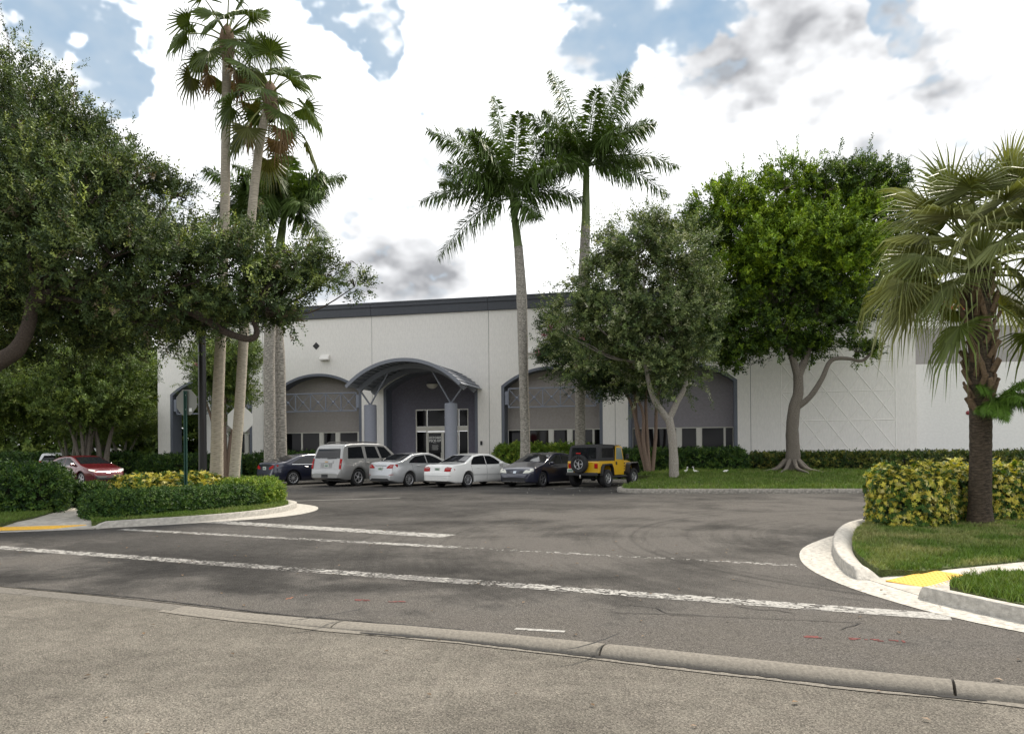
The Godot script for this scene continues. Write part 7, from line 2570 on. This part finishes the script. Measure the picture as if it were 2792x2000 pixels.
# a bird as one skin: tail, body, neck and bill along a bent spine
func duck(label: String, at: Vector3, turn: float, neck: float, white: bool) -> void:
	var t := thing("duck", label, "duck", at, turn, "ducks resting by the hedge")
	t.scale = Vector3.ONE * 0.48
	var mb := MB.new()
	var spine := [Vector3(-0.30, 0.17, 0), Vector3(-0.22, 0.16, 0), Vector3(-0.12, 0.16, 0), Vector3(0.0, 0.17, 0), Vector3(0.10, 0.19, 0), Vector3(0.16, 0.24, 0), Vector3(0.18, 0.24 + 0.10 * neck, 0), Vector3(0.18, 0.24 + 0.20 * neck, 0), Vector3(0.21, 0.24 + 0.25 * neck, 0), Vector3(0.26, 0.235 + 0.245 * neck, 0), Vector3(0.30, 0.22 + 0.23 * neck, 0), Vector3(0.345, 0.21 + 0.225 * neck, 0)]
	mb.tube(spine, [0.012, 0.055, 0.105, 0.12, 0.105, 0.065, 0.04, 0.037, 0.047, 0.04, 0.02, 0.012], 10)
	part("body", mb, M.duck_white if white else M.duck_dark, t)
	for s: float in [-1.0, 1.0]:
		var w := MB.new()
		w.grid([[Vector3(0.08, 0.24, s * 0.08), Vector3(-0.05, 0.25, s * 0.075), Vector3(-0.24, 0.20, s * 0.03)], [Vector3(0.09, 0.19, s * 0.118), Vector3(-0.05, 0.19, s * 0.13), Vector3(-0.26, 0.18, s * 0.06)], [Vector3(0.05, 0.14, s * 0.11), Vector3(-0.05, 0.14, s * 0.12), Vector3(-0.2, 0.16, s * 0.06)]])
		part("wing", w, M.duck_white if white else M.duck_dark, t)
		var l := MB.new()
		l.tube([Vector3(0.02, 0.1, s * 0.05), Vector3(0.02, 0.0, s * 0.05), Vector3(0.08, 0.005, s * 0.06)], [0.009, 0.008, 0.014], 5)
		part("leg", l, M.duck_leg, t)


func build_small_things() -> void:
	M.duck_white = mat(0.72, 0.71, 0.68, 0.9)
	M.duck_dark = mat(0.05, 0.048, 0.05, 0.8)
	M.duck_leg = mat(0.4, 0.15, 0.03, 0.7)
	for q in [["white duck half hidden behind the pale tree trunk", 7.75, -36.3, 2.4, 1.5, true], ["white duck standing nearest the yellowish hedge with neck raised", 8.62, -36.2, 2.8, 1.5, true], ["white duck with neck raised, middle one of the three by the dark hedge", 8.2, -36.4, 0.4, 1.3, true], ["white duck lying alone with its head down on the grass", 10.0, -36.1, 0.2, 0.15, true]]:
		duck(q[0], Vector3(q[1], bed_height(q[1], q[2]), q[2]), q[3], q[4], q[5])
	# fallen petals and dry leaves on the asphalt
	var xfs := []
	var cols := []
	var flake := MB.new()
	leaf(flake, Vector3(-0.02, 0.004, 0), Vector3(1, 0.1, 0).normalized(), Vector3.UP, 0.05, 0.03)
	var fm := flake.mesh()
	for k in 90:
		var x := rng.randf_range(0.5, 14.0)
		var z := -29.6 + 0.14 * (x - 5.0) + rng.randfn(0.0, 1.2) if k < 60 else rng.randf_range(-34, -28.5)
		if z > -26.2:
			continue
		var y := 0.01 if z > -27.3 or x < 3.9 else bed_height(x, z) + 0.06
		xfs.append(Transform3D(Basis(Vector3.UP, rng.randf() * TAU).scaled(Vector3.ONE * rng.randf_range(0.8, 1.7)), Vector3(x, y, z)))
		cols.append(Color(0.75, 0.73, 0.70))
	tag(copies(numbered("petals"), fm, M.leaf, xfs, cols, self), "white petals scattered before the island kerb", "petals", "", "stuff")
	xfs = []
	cols = []
	for k in 260:
		var x := rng.randf_range(-9.0, 6.0)
		var z := rng.randf_range(-17.0, -3.2)
		xfs.append(Transform3D(Basis(Vector3.UP, rng.randf() * TAU).scaled(Vector3.ONE * rng.randf_range(0.5, 1.2)), Vector3(x, 0.006, z)))
		cols.append(Color(0.06, 0.045, 0.03).lerp(Color(0.20, 0.12, 0.06), rng.randf()))
	tag(copies(numbered("dry_leaves"), fm, M.leaf, xfs, cols, self), "dry brown leaves strewn over driveway and street", "leaves", "", "stuff")
